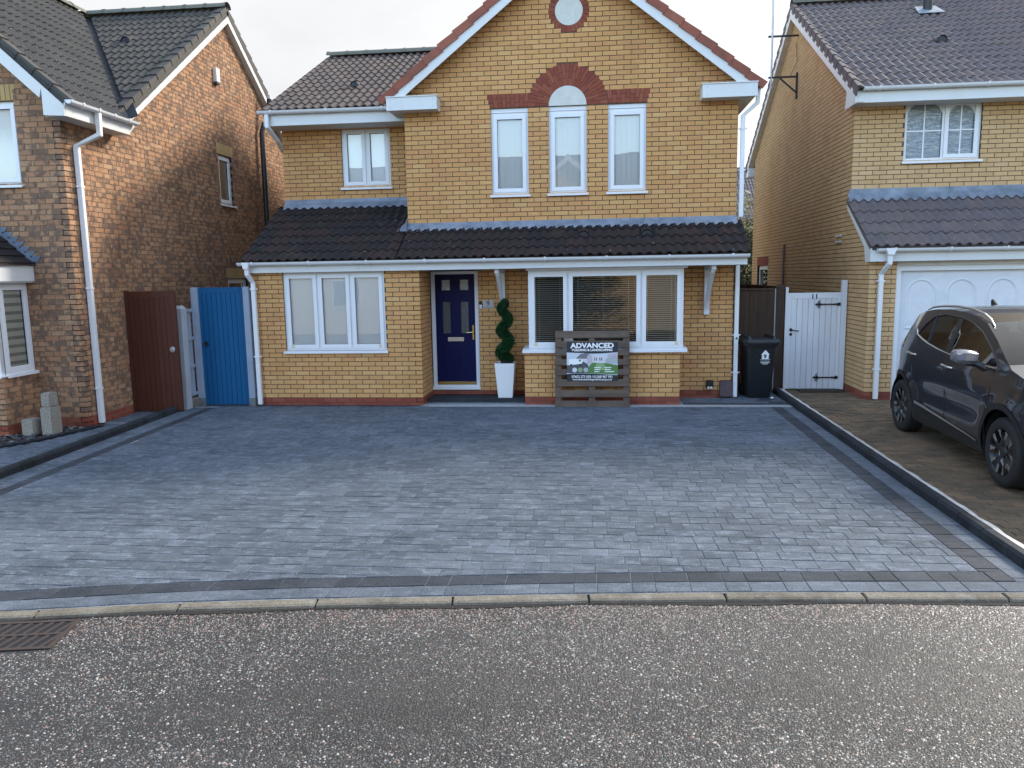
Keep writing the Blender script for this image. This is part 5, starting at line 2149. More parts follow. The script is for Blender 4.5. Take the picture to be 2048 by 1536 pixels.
# loose-looking chippings bedded in the tarmac, nearest the camera
def chippings(n, x0, x1, y0, y1, smin, smax, name, dens=None):
    rs = np.random.RandomState(5)
    c = np.stack([rs.uniform(x0, x1, n), rs.uniform(y0, y1, n)], 1)
    keep = np.array([y < kerb_y(x) - .12 and not (x < -.20 and y > -8.98 + .0 and x > -1.3) for x, y in c])
    c = c[keep]
    # leave worn, smoother patches
    w = np.sin(c[:, 0] * 2.1 + c[:, 1] * 1.3) + np.sin(c[:, 0] * .9 - c[:, 1] * 3.7) + .6 * np.sin(c[:, 0] * 5.3 + 2) * np.sin(c[:, 1] * 6.1)
    w = w - 1.5 * np.exp(-((c[:, 1] + 9.35 - .11 * c[:, 0] + .25) / .28) ** 2)      # a tyre-worn track
    c = c[(w + rs.uniform(-2.2, 2.2, len(c))) > -1.5]
    m = len(c)
    base = np.array([(1, 0, 0), (.55, .75, 0), (-.45, .85, 0), (-1, .1, 0), (-.5, -.8, 0), (.5, -.85, 0), (.25, .2, 1), (-.35, -.15, .85)])
    tri = np.array([(0, 1, 6), (1, 2, 6), (2, 7, 6), (2, 3, 7), (3, 4, 7), (4, 5, 7), (5, 6, 7), (5, 0, 6)])
    ang = rs.uniform(0, 6.283, m)
    s = smin + (smax - smin) * rs.uniform(0, 1, m) ** 2.0
    el = rs.uniform(.55, 1.0, m)
    h = s * rs.uniform(.20, .62, m)
    p = base[None] * (1 + rs.uniform(-.28, .28, (m, 8, 1)))
    px = p[:, :, 0] * s[:, None]
    py = p[:, :, 1] * (s * el)[:, None]
    X = px * np.cos(ang)[:, None] - py * np.sin(ang)[:, None] + c[:, 0:1]
    Y = px * np.sin(ang)[:, None] + py * np.cos(ang)[:, None] + c[:, 1:2]
    Z = np.where(base[None, :, 2] > 0, base[None, :, 2] * h[:, None], -.002) + ROAD_Z
    V = np.stack([X, Y, Z], 2).reshape(-1, 3)
    F = (tri[None] + (np.arange(m) * 8)[:, None, None]).reshape(-1, 3)
    me = bpy.data.meshes.new(name)
    me.vertices.add(len(V))
    me.vertices.foreach_set('co', V.astype(np.float32).ravel())
    me.loops.add(len(F) * 3)
    me.loops.foreach_set('vertex_index', F.astype(np.int32).ravel())
    me.polygons.add(len(F))
    me.polygons.foreach_set('loop_start', np.arange(0, len(F) * 3, 3, dtype=np.int32))
    me.update(calc_edges=True)
    at = me.attributes.new('rnd', 'FLOAT', 'FACE')
    tone = rs.uniform(.01, .99, m)
    near = np.array([kerb_y(x) - .16 - y for x, y in c])
    mossy = (near < .42) & (rs.uniform(0, 1, m) > near / .42)
    tone = np.where(mossy, rs.uniform(.58, .76, m), tone)          # browner grit washed up along the kerb
    at.data.foreach_set('value', np.repeat(tone, 8).astype(np.float32))
    me.materials.append(M['chipping'])
    o = bpy.data.objects.new(name, me)
    COL.objects.link(o)
    return o


ch = chippings(165000, -2.0, 7.0, -10.7, -7.7, .0038, .0105, 'road_chippings')
tag(ch, 'mixed grey, pink and pale stone chippings bedded in the tarmac road', 'chippings', kind='stuff')

# kerb stones, dropped for the drive
kb = empty('kerb')
tag(kb, 'row of weathered pale concrete kerb stones along the road', 'kerb')
kb['kind'] = 'structure'
along = []
for (a, b) in zip(KERB[:-1], KERB[1:]):
    a, b = Vector((a[0], a[1], 0)), Vector((b[0], b[1], 0))
    along.append((a, b, (b - a).length))


def kerb_pt(s):
    for a, b, L in along:
        if s <= L:
            return a + (b - a) * (s / L), (b - a).normalized()
        s -= L
    return along[-1][1], (along[-1][1] - along[-1][0]).normalized()


s = .32
tot = sum(L for a, b, L in along)
while s < tot - .95:
    p, d = kerb_pt(s + .006)
    q, d2 = kerb_pt(s + .909)
    nrm = Vector((d.y, -d.x, 0))
    mb = MB()
    zt = ground_z(p.y) - .002

    def sec(c, n_):
        return [c + n_ * .0 + Vector((0, 0, zt)), c + n_ * .080 + Vector((0, 0, zt - .004)), c + n_ * .098 + Vector((0, 0, zt - .016)), c + n_ * .102 + Vector((0, 0, ROAD_Z - .08)), c + Vector((0, 0, ROAD_Z - .08))]
    n2 = Vector((d2.y, -d2.x, 0))
    mb.loft([sec(p, nrm), sec(q, n2)], True, True)
    mb.build('kerb_stone', M['kerb_concrete'], kb, bevel=.006)
    s += .915
# dark strip at the kerb foot: grit plus the kerb face's painted shade
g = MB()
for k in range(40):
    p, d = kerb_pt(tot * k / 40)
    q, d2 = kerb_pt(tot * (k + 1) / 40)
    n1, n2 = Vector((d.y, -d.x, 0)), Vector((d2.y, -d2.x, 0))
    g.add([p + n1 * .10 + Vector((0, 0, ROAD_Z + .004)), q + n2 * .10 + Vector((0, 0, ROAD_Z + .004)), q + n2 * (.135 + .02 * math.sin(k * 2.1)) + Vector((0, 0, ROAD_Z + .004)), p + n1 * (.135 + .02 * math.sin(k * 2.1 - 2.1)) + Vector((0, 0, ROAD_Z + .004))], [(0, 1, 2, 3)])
go = g.build('gutter_grit_shade', M['grit_shade'], None)
tag(go, kind='stuff', label='thin dark line of grit and painted shade along the foot of the kerb', cat='grit')

# road drain
dr = empty('road_drain', (-.62, -8.80, ROAD_Z))
dr.rotation_euler = (0, 0, rad(10))
tag(dr, 'rusty iron slotted drain grating in the road by the kerb', 'drain')
fr = MB()
fw, fd = .47, .20
for (a, b, c, d) in ((-fw, fw, -fd, -fd + .03), (-fw, fw, fd - .03, fd), (-fw, -fw + .03, -fd + .03, fd - .03), (fw - .03, fw, -fd + .03, fd - .03), (-fw + .03, fw - .03, -.012, .012)):
    fr.box(a, b, c, d, -.03, .009)
f_ = fr.build('grating_frame', M['drain_iron'], dr)
for k in range(13):
    for (y0_, y1_) in ((-fd + .03, -.012), (.012, fd - .03)):
        xx = -fw + .06 + k * .066
        mb = MB()
        mb.hexa([(xx, y0_, -.03), (xx + .022, y0_, -.03), (xx + .062, y1_, -.03), (xx + .04, y1_, -.03)], [(xx, y0_, .007), (xx + .022, y0_, .007), (xx + .062, y1_, .007), (xx + .04, y1_, .007)])
        mb.build('grating_bar', M['drain_iron'], dr)
mb = MB()
mb.box(-fw, fw, -fd, fd, -.01, .0035)
mb.build('drain_pit', M['ink_dark'], dr)

# --- the new driveway -------------------------------------------------
def left_x(y):      # inner foot of the left-hand edging
    return -3.565 + .0455 * (-1.16 - y)


drive = sheet('driveway', [(left_x(-8.8), -8.8), (-.8, -8.495), (.97, -8.185), (2.82, -7.98), (4.63, -7.825), (6.17, -7.73), (6.17, .02), (5.4, .02), (.3, .02), (-2.5, -.7), (left_x(-.9), -.9)], lambda x, y: ground_z(y) - .0055, 'joint_sand')
tag(drive, 'new grey block-paved driveway with charcoal border bands')

blocks = []        # (x0, x1, y0, y1, z, mat, corners) axis-aligned or quads


def block_mesh(mb, q, z, ch=.003, dep=.03, rnd=0.0):
    """q: four corners anticlockwise; chamfered top"""
    c = [Vector((p[0], p[1], 0)) for p in q]
    m_ = sum(c, Vector()) / 4
    ins = []
    for p in c:
        d = (m_ - p)
        ins.append(p + Vector((math.copysign(ch, d.x), math.copysign(ch, d.y), 0)))
    vs_ = [p + Vector((0, 0, z - dep)) for p in c] + [p + Vector((0, 0, z - ch * .8)) for p in c] + [p + Vector((0, 0, z)) for p in ins]
    fs = [(8, 9, 10, 11)]
    for i in range(4):
        j = (i + 1) % 4
        fs.append((i, j, 4 + j, 4 + i))
        fs.append((4 + i, 4 + j, 8 + j, 8 + i))
    mb.add(vs_, fs, rnd)


def add_block(q, mat, dz=0.0):
    blocks.append((q, mat, dz + RND.uniform(-.0018, .0018)))


J = .0042
BANDY = lambda x: kerb_y(x) + .345         # inner edge of the front dark band
CROSS = 5.835
# field courses run parallel to the house
y = -.86
row = 0
lens = [.24, .16, .24, .16, .12, .24, .16]
while y > -8.3:
    y1 = y - .16
    xa = left_x((y + y1) / 2) + .46
    x = xa - RND.uniform(0, .2)
    while x < CROSS:
        L = RND.choice(lens)
        a, b = max(x, xa), min(x + L, CROSS)
        if CROSS - b < .07:
            b = CROSS
        if b - a > .05:
            ym = BANDY((a + b) / 2)
            if y1 > ym + .03:
                add_block([(a + J / 2, y1 + J / 2), (b - J / 2, y1 + J / 2), (b - J / 2, y - J / 2), (a + J / 2, y - J / 2)], 'paver_grey')
            elif y > ym + .012:
                ya, yb = BANDY(a), BANDY(b)
                add_block([(a + J / 2, ya + J), (b - J / 2, yb + J), (b - J / 2, y - J / 2), (a + J / 2, y - J / 2)], 'paver_grey')
        x += L
        if b >= CROSS:
            break
    y = y1
# front band (charcoal) and the pale strip against the kerb
for (o0, o1, mat) in ((.345, .175, 'paver_charcoal'), (.172, .004, 'paver_strip')):
    x = -3.1
    k = 0
    while x < 6.16:
        L = (.24, .16, .24, .24, .16)[k % 5]
        a, b = x, min(x + L, 6.165 if mat == 'paver_strip' else 6.0)
        if b - a > .04:
            add_block([(a + J / 2, kerb_y(a) + o1 + J / 2), (b - J / 2, kerb_y(b) + o1 + J / 2), (b - J / 2, kerb_y(b) + o0 - J / 2), (a + J / 2, kerb_y(a) + o0 - J / 2)], mat)
        x += L
        k += 1
        if mat == 'paver_charcoal' and x >= 6.0:
            break
# right-hand bands
for (xa, xb, mat, yend) in ((CROSS, 6.0, 'paver_charcoal', None), (6.0, 6.168, 'paver_strip', .0)):
    y = -.86
    k = 0
    while True:
        L = (.16, .16, .16, .24)[k % 4]
        lim = kerb_y(5.92) + (.345 if mat == 'paver_charcoal' else .175)
        y1 = max(y - L, lim)
        if y - y1 < .03:
            break
        add_block([(xa + J / 2, y1 + J / 2), (xb - J / 2, y1 + J / 2), (xb - J / 2, y - J / 2), (xa + J / 2, y - J / 2)], mat)
        y = y1
        k += 1
# left-hand bands follow the slanting edging
for (o0, o1, mat) in ((.155, .305, 'x'), (.305, .46, 'paver_charcoal'), (.005, .155, 'paver_grey')):
    if mat == 'x':
        continue
    y = -1.0
    while y > -8.5:
        y1 = y - .24
        e = .155 if mat == 'paver_grey' else 0
        add_block([(left_x(y1) + o0 + J / 2, y1 + J / 2), (left_x(y1) + o1 - J / 2, y1 + J / 2), (left_x(y) + o1 - J / 2, y - J / 2), (left_x(y) + o0 + J / 2, y - J / 2)], mat)
        y = y1
y = -1.0
while y > -8.5:
    y1 = y - .16
    add_block([(left_x(y1) + .155 + J / 2, y1 + J / 2), (left_x(y1) + .305 - J / 2, y1 + J / 2), (left_x(y) + .305 - J / 2, y - J / 2), (left_x(y) + .155 + J / 2, y - J / 2)], 'paver_strip')
    y = y1
# blocks between the channel and the house, right of the bay
for (ya, yb) in ((-.67, -.52), (-.51, -.36), (-.35, -.20), (-.19, -.04)):
    x = 4.53
    while x < 6.15:
        L = RND.choice((.24, .16, .24))
        b = min(x + L, 6.165)
        add_block([(x + J / 2, ya), (b - J / 2, ya), (b - J / 2, yb), (x + J / 2, yb)], 'paver_charcoal' if yb < -.5 or 5.72 < x < 5.9 else 'paver_strip')
        x = b
# behind the wall corner, in front of the fence
for (ya, yb) in ((.0, .15), (.16, .31), (.32, .47), (.48, .63)):
    x = 5.50
    while x < 6.15:
        b = min(x + .24, 6.165)
        add_block([(x + J / 2, ya), (b - J / 2, ya), (b - J / 2, yb), (x + J / 2, yb)], 'paver_strip')
        x = b
# row before the front room and the blue gate
x = -3.40
while x < .30:
    b = x + .24
    add_block([(x + J / 2, -.855), (b - J / 2, -.855), (b - J / 2, -.745), (x + J / 2, -.745)], 'paver_charcoal')
    x = b


def lay(parent, blocks, limit=300, gz=ground_z):
    rows = []
    for i, (q, mat, dz) in enumerate(blocks):
        pr = [project((p[0], p[1], gz(p[1]))) for p in q]
        sc = 0
        if all(pr) and all(2 < p[0] < 2046 and p[1] < 1534 for p in pr):
            sc = abs(sum(pr[k][0] * pr[(k + 1) % 4][1] - pr[(k + 1) % 4][0] * pr[k][1] for k in range(4)))
        rows.append((sc, i))
    rows.sort(reverse=True)
    single = set(i for sc, i in rows[:limit] if sc > 0)
    mats, jb, cache = [], MB(), {}
    for i, (q, mat, dz) in enumerate(blocks):
        zc = gz(sum(p[1] for p in q) / 4) + dz
        if i in single:
            o_ = q[0]
            key = tuple(round(v, 3) for p in q for v in (p[0] - o_[0], p[1] - o_[1])) + (mat,)
            if key not in cache:
                b = MB()
                block_mesh(b, [(p[0] - o_[0], p[1] - o_[1]) for p in q], 0)
                me = bpy.data.meshes.new('paving_block')
                me.from_pydata(b.v, [], b.f)
                me.materials.append(M[mat])
                cache[key] = me
            link_mesh('paving_block', cache[key], Matrix.Translation((o_[0], o_[1], zc)), parent)
        else:
            if mat not in mats:
                mats.append(mat)
            jb.cur = mats.index(mat)
            block_mesh(jb, q, zc, rnd=RND.random() * .98 + .01)
    jb.build('paving', [M[m] for m in mats], parent, recalc=False, kind='stuff')


lay(drive, blocks)


# black kerb edgings on both sides of the drive
def edging(name, label, pts, w, h, L=.20, inner_right=True):
    e = empty(name)
    tag(e, label, 'edging')
    e['kind'] = 'structure'
    for (a, b) in pts:
        a, b = Vector(a), Vector(b)
        n = int((b - a).length / L)
        d = (b - a) / n
        sd = Vector((-d.y, d.x, 0)).normalized() * w
        if not inner_right:
            sd = -sd
        for k in range(n):
            p, q = a + d * (k + .012), a + d * (k + .988)
            mb = MB()
            z0, z1 = ground_z(p.y), ground_z(q.y)
            jz = RND.uniform(-.002, .002)
            up0, up1 = Vector((0, 0, z0 - .08)), Vector((0, 0, z1 - .08))
            t0, t1 = Vector((0, 0, z0 + h + jz)), Vector((0, 0, z1 + h + jz))
            c0, c1 = sd.normalized() * .022, Vector((0, 0, -.022))
            mb.loft([[p + up0, p + t0 + c1, p + c0 + t0, p + sd - c0 + t0, p + sd + t0 + c1, p + sd + up0],
                     [q + up1, q + t1 + c1, q + c0 + t1, q + sd - c0 + t1, q + sd + t1 + c1, q + sd + up1]], True, True)
            mb.build('edging_block', M['edging_black'], e, recalc=True)
    return e


edging('driveway_edging', 'black kerb edging blocks along the right side of the new drive', [((6.172, kerb_y(6.2) + .02, 0), (6.172, .55, 0))], .105, .085, inner_right=False)
edging('driveway_edging', 'black kerb edging blocks along the left side of the new drive', [((left_x(-8.7), -8.7, 0), (left_x(-1.16), -1.16, 0))], .125, .085, inner_right=True)
# white mortar haunching beside the right-hand edging
mb = MB()
n = 60
ya, yb = kerb_y(6.3) + .02, .55
rows = []
for k in range(n + 1):
    y = ya + (yb - ya) * k / n
    e = .018 * math.sin(k * 1.7) + .012 * math.sin(k * 4.1 + 1)
    rows.append([(6.276, y, ground_z(y) + .070), (6.340 + e * .4, y, ground_z(y) + .056), (6.42 + e, y, ground_old(y) - .01)])
mb.loft(rows, closed=False, caps=False)
o = mb.build('mortar_haunch', M['haunch_white'], None, smooth=60)
tag(o, 'strip of white mortar beside the black edging on the right', 'mortar', kind='structure')

# slot drain along the front of the house
cd = empty('channel_drain')
tag(cd, 'galvanised slotted channel drain across the foot of the house', 'drain')
mb = MB()
mb.box(.30, 6.165, -.845, -.71, -.05, -.022)
mb.build('channel', M['ink_dark'], cd)
for (ya, yb) in ((-.848, -.825), (-.725, -.705)):
    mb = MB()
    mb.box(.30, 6.165, ya, yb, -.05, .006)
    mb.build('channel_edge', M['galvanised'], cd)
mb = MB()
x = .31
while x < 6.16:
    mb.box(x, x + .013, -.824, -.726, -.02, .003)
    x += .031
mb.build('grating_slots', M['galvanised'], cd, recalc=False, kind='stuff')

# --- paved strip belonging to the left-hand house --------------------
lp = sheet('side_path', [(left_x(-1.3) - .13, -1.30), (-4.27, -1.30), (-4.27, -2.5), (-4.04, -2.40), (-4.10, -2.75), (-4.28, -3.45), (-4.56, -3.98), (-5.6, -5.4), (-6.5, -7), (left_x(-8.6) - .13, -8.6)], lambda x, y: ground_z(y) - .012, 'joint_soil')
tag(lp, 'narrow grey block path beside the left house')
pb = []
y = -1.34


def path_left(y):
    P = [(-1.3, -4.26), (-2.3, -4.22), (-2.45, -4.05), (-2.75, -4.09), (-3.46, -4.26), (-3.98, -4.53), (-5.4, -5.5), (-8.8, -8)]
    for (a, b) in zip(P[:-1], P[1:]):
        if b[0] <= y <= a[0]:
            return a[1] + (b[1] - a[1]) * (y - a[0]) / (b[0] - a[0])
    return P[-1][1]


while y > -8.2:
    y1 = y - .16
    x = path_left((y + y1) / 2)
    xe = left_x((y + y1) / 2) - .135
    first = True
    while x < xe - .03:
        L = RND.choice(lens)
        b = min(x + L, xe)
        if xe - b < .05:
            b = xe
        pb.append(([(x + J / 2, y1 + J / 2), (b - J / 2, y1 + J / 2), (b - J / 2, y - J / 2), (x + J / 2, y - J / 2)], 'paver_grey', RND.uniform(-.0015, .0015)))
        x = b
    y = y1
lay(lp, pb, 120)
mb = MB()
mb.prism([(-4.20, -2.33, ground_z(-2.3) + .001), (-3.72, -2.33, ground_z(-2.3) + .001), (-3.72, -2.30, ground_z(-2.3) + .001), (-4.20, -2.30, ground_z(-2.3) + .001)], (0, 0, .004))
mb.build('path_joint', M['path_stone'], lp)
# slate bed with dark edging setts
bed = sheet('slate_bed', [(-4.30, -2.56), (-5.0, -2.56), (-5.02, -3.2), (-8, -3.2), (-8, -6.2), (-5.5, -5.05), (-4.80, -3.70), (-4.52, -3.30), (-4.28, -2.62)], lambda x, y: ground_z(y) - .03, 'soil')
tag(bed, 'dark bed of slate chippings at the foot of the left house')
rs = random.Random(3)
mb = MB()
cnt = 0
while cnt < 900:
    x, y = rs.uniform(-6.2, -4.25), rs.uniform(-4.6, -2.58)
    lim = path_left(y) - .16
    if x > lim or (x < -5.0 and y > -3.2):
        continue
    cnt += 1
    s_ = rs.uniform(.012, .040)
    a = rs.uniform(0, 6.28)
    d1, d2 = Vector((math.cos(a), math.sin(a), rs.uniform(-.3, .3))) * s_, Vector((-math.sin(a), math.cos(a), rs.uniform(-.3, .3))) * s_ * rs.uniform(.5, .9)
    c = Vector((x, y, ground_z(y) - .012 + rs.uniform(0, .02)))
    u_ = Vector((0, 0, rs.uniform(.006, .014)))
    mb.hexa([c - d1 - d2, c + d1 - d2 * .7, c + d1 * .8 + d2, c - d1 * .7 + d2], [c - d1 * .8 - d2 * .8 + u_, c + d1 * .8 - d2 * .6 + u_, c + d1 * .6 + d2 * .8 + u_, c - d1 * .6 + d2 * .8 + u_], rs.random() * .98 + .01)
sc = mb.build('slate_chippings', M['slate_chip'], None, recalc=False)
tag(sc, 'loose dark slate chippings filling the bed beside the left house', 'chippings', kind='stuff')
eb = empty('bed_edging')
tag(eb, 'curved row of small dark setts round the slate bed', 'edging')
eb['kind'] = 'structure'
P = [Vector(p + (0,)) for p in ((-4.13, -2.50), (-4.20, -2.78), (-4.36, -3.42), (-4.64, -3.93), (-5.3, -4.95), (-5.9, -5.9))]
for a, b in zip(P[:-1], P[1:]):
    n = max(1, int((b - a).length / .115))
    d = (b - a) / n
    sd = Vector((d.y, -d.x, 0)).normalized()
    if sd.x > 0:
        sd = -sd
    for k in range(n):
        p, q = a + d * (k + .04), a + d * (k + .96)
        mb = MB()
        zt = ground_z(p.y) + .012
        mb.loft([[p + Vector((0, 0, zt - .08)), p + Vector((0, 0, zt - .008)), p + sd * .012 + Vector((0, 0, zt)), p + sd * .10 + Vector((0, 0, zt)), p + sd * .112 + Vector((0, 0, zt - .08))],
                 [q + Vector((0, 0, zt - .08)), q + Vector((0, 0, zt - .008)), q + sd * .012 + Vector((0, 0, zt)), q + sd * .10 + Vector((0, 0, zt)), q + sd * .112 + Vector((0, 0, zt - .08))]], True, True)
        mb.build('sett', M['edging_black'], eb)

# --- old drive of the right-hand house ------------------------------
mb = MB()
ys_ = [.9, -.15, -.4, -.8, -1.2, -1.6, -2.0, -7.4]
for ya, yb in zip(ys_[:-1], ys_[1:]):
    xr_ = 7.44 if ya > 0 else 14
    mb.add([(6.28, yb, ground_old(yb) - .014), (xr_, yb, ground_old(yb) - .014), (xr_, ya, ground_old(ya) - .014), (6.28, ya, ground_old(ya) - .014)], [(0, 1, 2, 3)])
mb.add([(6.28, kerb_y(6.28), ground_old(-7.7) - .014), (14, kerb_y(14), ground_old(-7.7) - .014), (14, -7.4, ground_old(-7.4) - .014), (6.28, -7.4, ground_old(-7.4) - .014)], [(0, 1, 2, 3)])
od = tag(mb.build('old_driveway', M['joint_soil'], None, recalc=False), kind='structure')
tag(od, 'old brown block-paved driveway of the right-hand house')
ob = []
y = .84
r_ = 0
while y > -7.8:
    y1 = y - .103
    x = 6.36 + (.1 if r_ % 2 else 0)
    xe = 7.42 if y > -.17 else 11.2
    if r_ % 2:
        ob.append(([(6.362, y1 + .003), (6.458, y1 + .003), (6.458, y - .003), (6.362, y - .003)], 'paver_old', 0))
    while x < xe - .1:
        if y1 > kerb_y(x):
            j = RND.uniform(-.004, .004)
            ob.append(([(x + .003, y1 + .003 + j * .4), (x + .2, y1 + .003 - j * .3), (x + .2, y - .003 - j * .4), (x + .003, y - .003 + j * .2)], 'paver_old', RND.uniform(-.004, .004)))
        x += .203
    y = y1
    r_ += 1
lay(od, ob, 300, ground_old)


# ------------------------------------------------------------------ gates, fence, bin, pallet, planter
def plank_gate(name, label, x0, x1, y, z0, z1, mat, n, top=.10, side=.09, grp=None):
    g = empty(name, (0, 0, 0))
    tag(g, label, 'gate')
    w = (x1 - x0 - 2 * side) / n
    for k in range(n):
        mb = MB()
        a, b = x0 + side + k * w, x0 + side + (k + 1) * w
        e = RND.uniform(-.0015, .0015)
        mb.box(a + .0025, b - .0025, y + .006 + e, y + .024, z0, z1 - top)
        mb.build('plank', M[mat], g, bevel=.003)
    for (a, b, c, d) in ((x0, x0 + side - .001, z0, z1), (x1 - side + .001, x1, z0, z1), (x0 + side, x1 - side, z1 - top + .001, z1)):
        mb = MB()
        mb.box(a, b, y, y + .04, c, d)
        mb.build('stile' if d - c > .5 else 'rail', M[mat], g, bevel=.003)
    return g


def ring_handle(parent, x, y, z, mat):
    mb = MB()
    mb.lathe([(.0, -.006), (.030, -.004), (.034, 0)], (x, y, z), 'Y', 14)
    mb.build('handle_rose', M[mat], parent, smooth=40)
    mb = MB()
    mb.tube([(x + math.cos(a) * .038, y - .016, z - .012 + math.sin(a) * .038) for a in [2 * math.pi * k / 16 for k in range(17)]], .006, 6)
    mb.build('ring_handle', M[mat], parent, smooth=50)


gz = ground_z(-1.4)
bg = plank_gate('side_gate', 'tall dark brown stained wooden gate beside the left house', -4.24, -3.46, -1.40, gz + .01, 1.93, 'wood_brown_stain', 7)
ring_handle(bg, -3.55, -1.402, 1.02, 'galvanised')
mb = MB()
mb.box(-4.275, -4.242, -1.44, -1.35, gz, 1.95)
mb.build('gate_post', M['wood_brown_stain'], bg)
blg = plank_gate('side_gate', 'bright blue painted wooden gate between two grey posts', -3.385, -2.61, -.80, .015, 1.97, 'wood_blue', 8, side=.055)
ring_handle(blg, -3.30, -.802, 1.05, 'black_iron')
for (a, b) in ((-3.505, -3.388), (-2.607, -2.505)):
    mb = MB()
    mb.box(a, b, -.83, -.72, .13, 1.975)
    po = mb.build('gate_post', M['wood_grey_paint'], blg, bevel=.005)
    mb = MB()
    mb.box(a - .003, b + .003, -.834, -.716, -.03, .129)
    mb.build('post_foot', M['concrete_base'], po, bevel=.004)
# short fence between the two gates
ff = empty('fence_panel')
tag(ff, 'short grey boarded fence panel with a chunky off-white post between the brown and blue gates', 'fence')
mb = MB()
mb.hexa([(-3.655, -1.19, -.01), (-3.50, -1.19, -.01), (-3.50, -1.03, -.01), (-3.655, -1.03, -.01)], [(-3.635, -1.19, 1.64), (-3.485, -1.19, 1.64), (-3.485, -1.03, 1.64), (-3.635, -1.03, 1.64)])
mb.hexa([(-3.635, -1.19, 1.6401), (-3.485, -1.19, 1.6401), (-3.485, -1.03, 1.6401), (-3.635, -1.03, 1.6401)], [(-3.60, -1.15, 1.69), (-3.52, -1.15, 1.69), (-3.52, -1.07, 1.69), (-3.60, -1.07, 1.69)])
mb.build('fence_post', M['wood_offwhite'], ff)
for k, (ya, yb) in enumerate(((-1.03, -.93), (-.93, -.83))):
    mb = MB()
    mb.box(-3.545, -3.53, ya + .002, yb - .002, .18, 1.62)
    mb.build('fence_board', M['wood_grey_paint'], ff)
for zz in (.20, .66, 1.12, 1.58):
    mb = MB()
    mb.box(-3.529, -3.485, -1.03, -.832, zz, zz + .05)
    mb.build('fence_rail', M['wood_grey_paint'], ff, bevel=.003)
mb = MB()
mb.box(-3.56, -3.49, -1.03, -.836, -.02, .16)
mb.build('gravel_board', M['kerb_concrete'], ff)

# white gate of number eleven
wg = plank_gate('side_gate', 'white painted wooden gate numbered eleven with black strap hinges', 6.455, 7.335, .85, .03, 1.70, 'wood_white', 8, top=.10, side=.055)
mb = MB()
mb.box(7.338, 7.425, .82, .91, .02, 1.91)
mb.build('gate_post', M['wood_white'], wg, bevel=.004)
mb = MB()
mb.box(6.405, 6.452, .82, .90, .02, 1.80)
mb.build('gate_post', M['wood_white'], wg, bevel=.004)
text('11', .115, (6.895, .849, 1.632), 'ink_dark', wg, 'gate_number', bold=.004, space=1.1)
for zz in (1.50, .23):
    mb = MB()
    y_ = .842
    mb.box(6.98, 7.30, y_ - .006, y_, zz - .011, zz + .011)
    mb.box(7.27, 7.325, y_ - .008, y_ + .002, zz - .026, zz + .026)
    mb.lathe([(0, -.012), (.016, -.010), (.018, 0)], (7.235, y_ - .004, zz), 'Y', 10)
    hg = mb.build('strap_hinge', M['black_iron'], wg)
    # fleur-de-lis end
    mb = MB()
    mb.prism([(6.90, y_ - .006, zz), (6.935, y_ - .006, zz + .022), (6.99, y_ - .006, zz + .008), (6.99, y_ - .006, zz - .008), (6.935, y_ - .006, zz - .022)], (0, .006, 0))
    for sg in (-1, 1):
        mb.tube([(7.005, y_ - .004, zz + sg * .005), (6.975, y_ - .004, zz + sg * .020), (6.955, y_ - .004, zz + sg * .045), (6.970, y_ - .004, zz + sg * .062), (6.992, y_ - .004, zz + sg * .058)], [.009, .009, .008, .007, .004], 6)
    mb.build('hinge_finial', M['black_iron'], hg)
mb = MB()
mb.lathe([(0, -.016), (.026, -.012), (.028, 0)], (6.515, .848, 1.065), 'Y', 14)
mb.tube([(6.515, .832, 1.065), (6.515, .80, 1.065), (6.64, .80, 1.045)], .009, 8)
mb.build('gate_handle', M['black_iron'], wg, smooth=40)
mb = MB()
mb.lathe([(0, -.010), (.024, -.008), (.026, 0)], (6.515, .848, .985), 'Y', 14)
mb.build('keyhole_plate', M['black_iron'], wg, smooth=40)
# doormat before it
mb = MB()
mb.box(6.62, 7.36, .50, .80, ground_z(.6) + .001, ground_z(.6) + .022)
o = mb.build('doormat', M['doormat'], None, bevel=.006)
tag(o, 'brown coir doormat lying in front of the white gate', 'doormat')

# dark brown fence across and behind the gap
fe = empty('wooden_fence')
tag(fe, 'dark brown close-board fence behind the wheelie bin', 'fence')
x = 5.50
while x < 6.23:
    mb = MB()
    mb.box(x, x + .148, .90 + RND.uniform(0, .006), .93, .0, 1.755)
    mb.build('fence_board', M['wood_fence'], fe)
    x += .150
for (a, b, c, d, e, f_) in ((5.50, 6.235, .88, .945, 1.757, 1.79), (5.50, 6.23, .885, .899, .0, .16)):
    mb = MB()
    mb.box(a, b, c, d, e, f_)
    mb.build('fence_rail', M['wood_fence'], fe)
mb = MB()
mb.box(6.255, 6.40, .86, .98, -.02, 1.80)
mb.hexa([(6.25, .855, 1.80), (6.405, .855, 1.80), (6.405, .985, 1.80), (6.25, .985, 1.80)], [(6.30, .90, 1.845), (6.355, .90, 1.845), (6.355, .94, 1.845), (6.30, .94, 1.845)])
mb.build('fence_post', M['wood_fence'], fe)
mb = MB()
mb.box(6.236, 6.2545, .875, .90, 0, 1.78)
mb.build('fence_strip', M['wood_offwhite'], fe)
mb = MB()
mb.box(6.402, 6.4045, .83, .92, -.02, 1.78)
mb.build('fence_gap_board', M['wood_fence'], fe)  # sliver of board closing the gap beside the gate post
f2 = empty('wooden_fence')
tag(f2, 'long brown fence running back between the middle and right-hand houses', 'fence')
y = 1.0
while y < 9.0:
    mb = MB()
    mb.box(6.29, 6.315, y, y + .148, .0, 1.79)
    mb.build('fence_board', M['wood_fence'], f2)
    y += .150
y = 1.8
while y < 9.1:
    mb = MB()
    mb.box(6.26, 6.288, y, y + .09, 0, 1.86)
    mb.build('fence_post', M['wood_fence'], f2)
    y += 1.8
mb = MB()
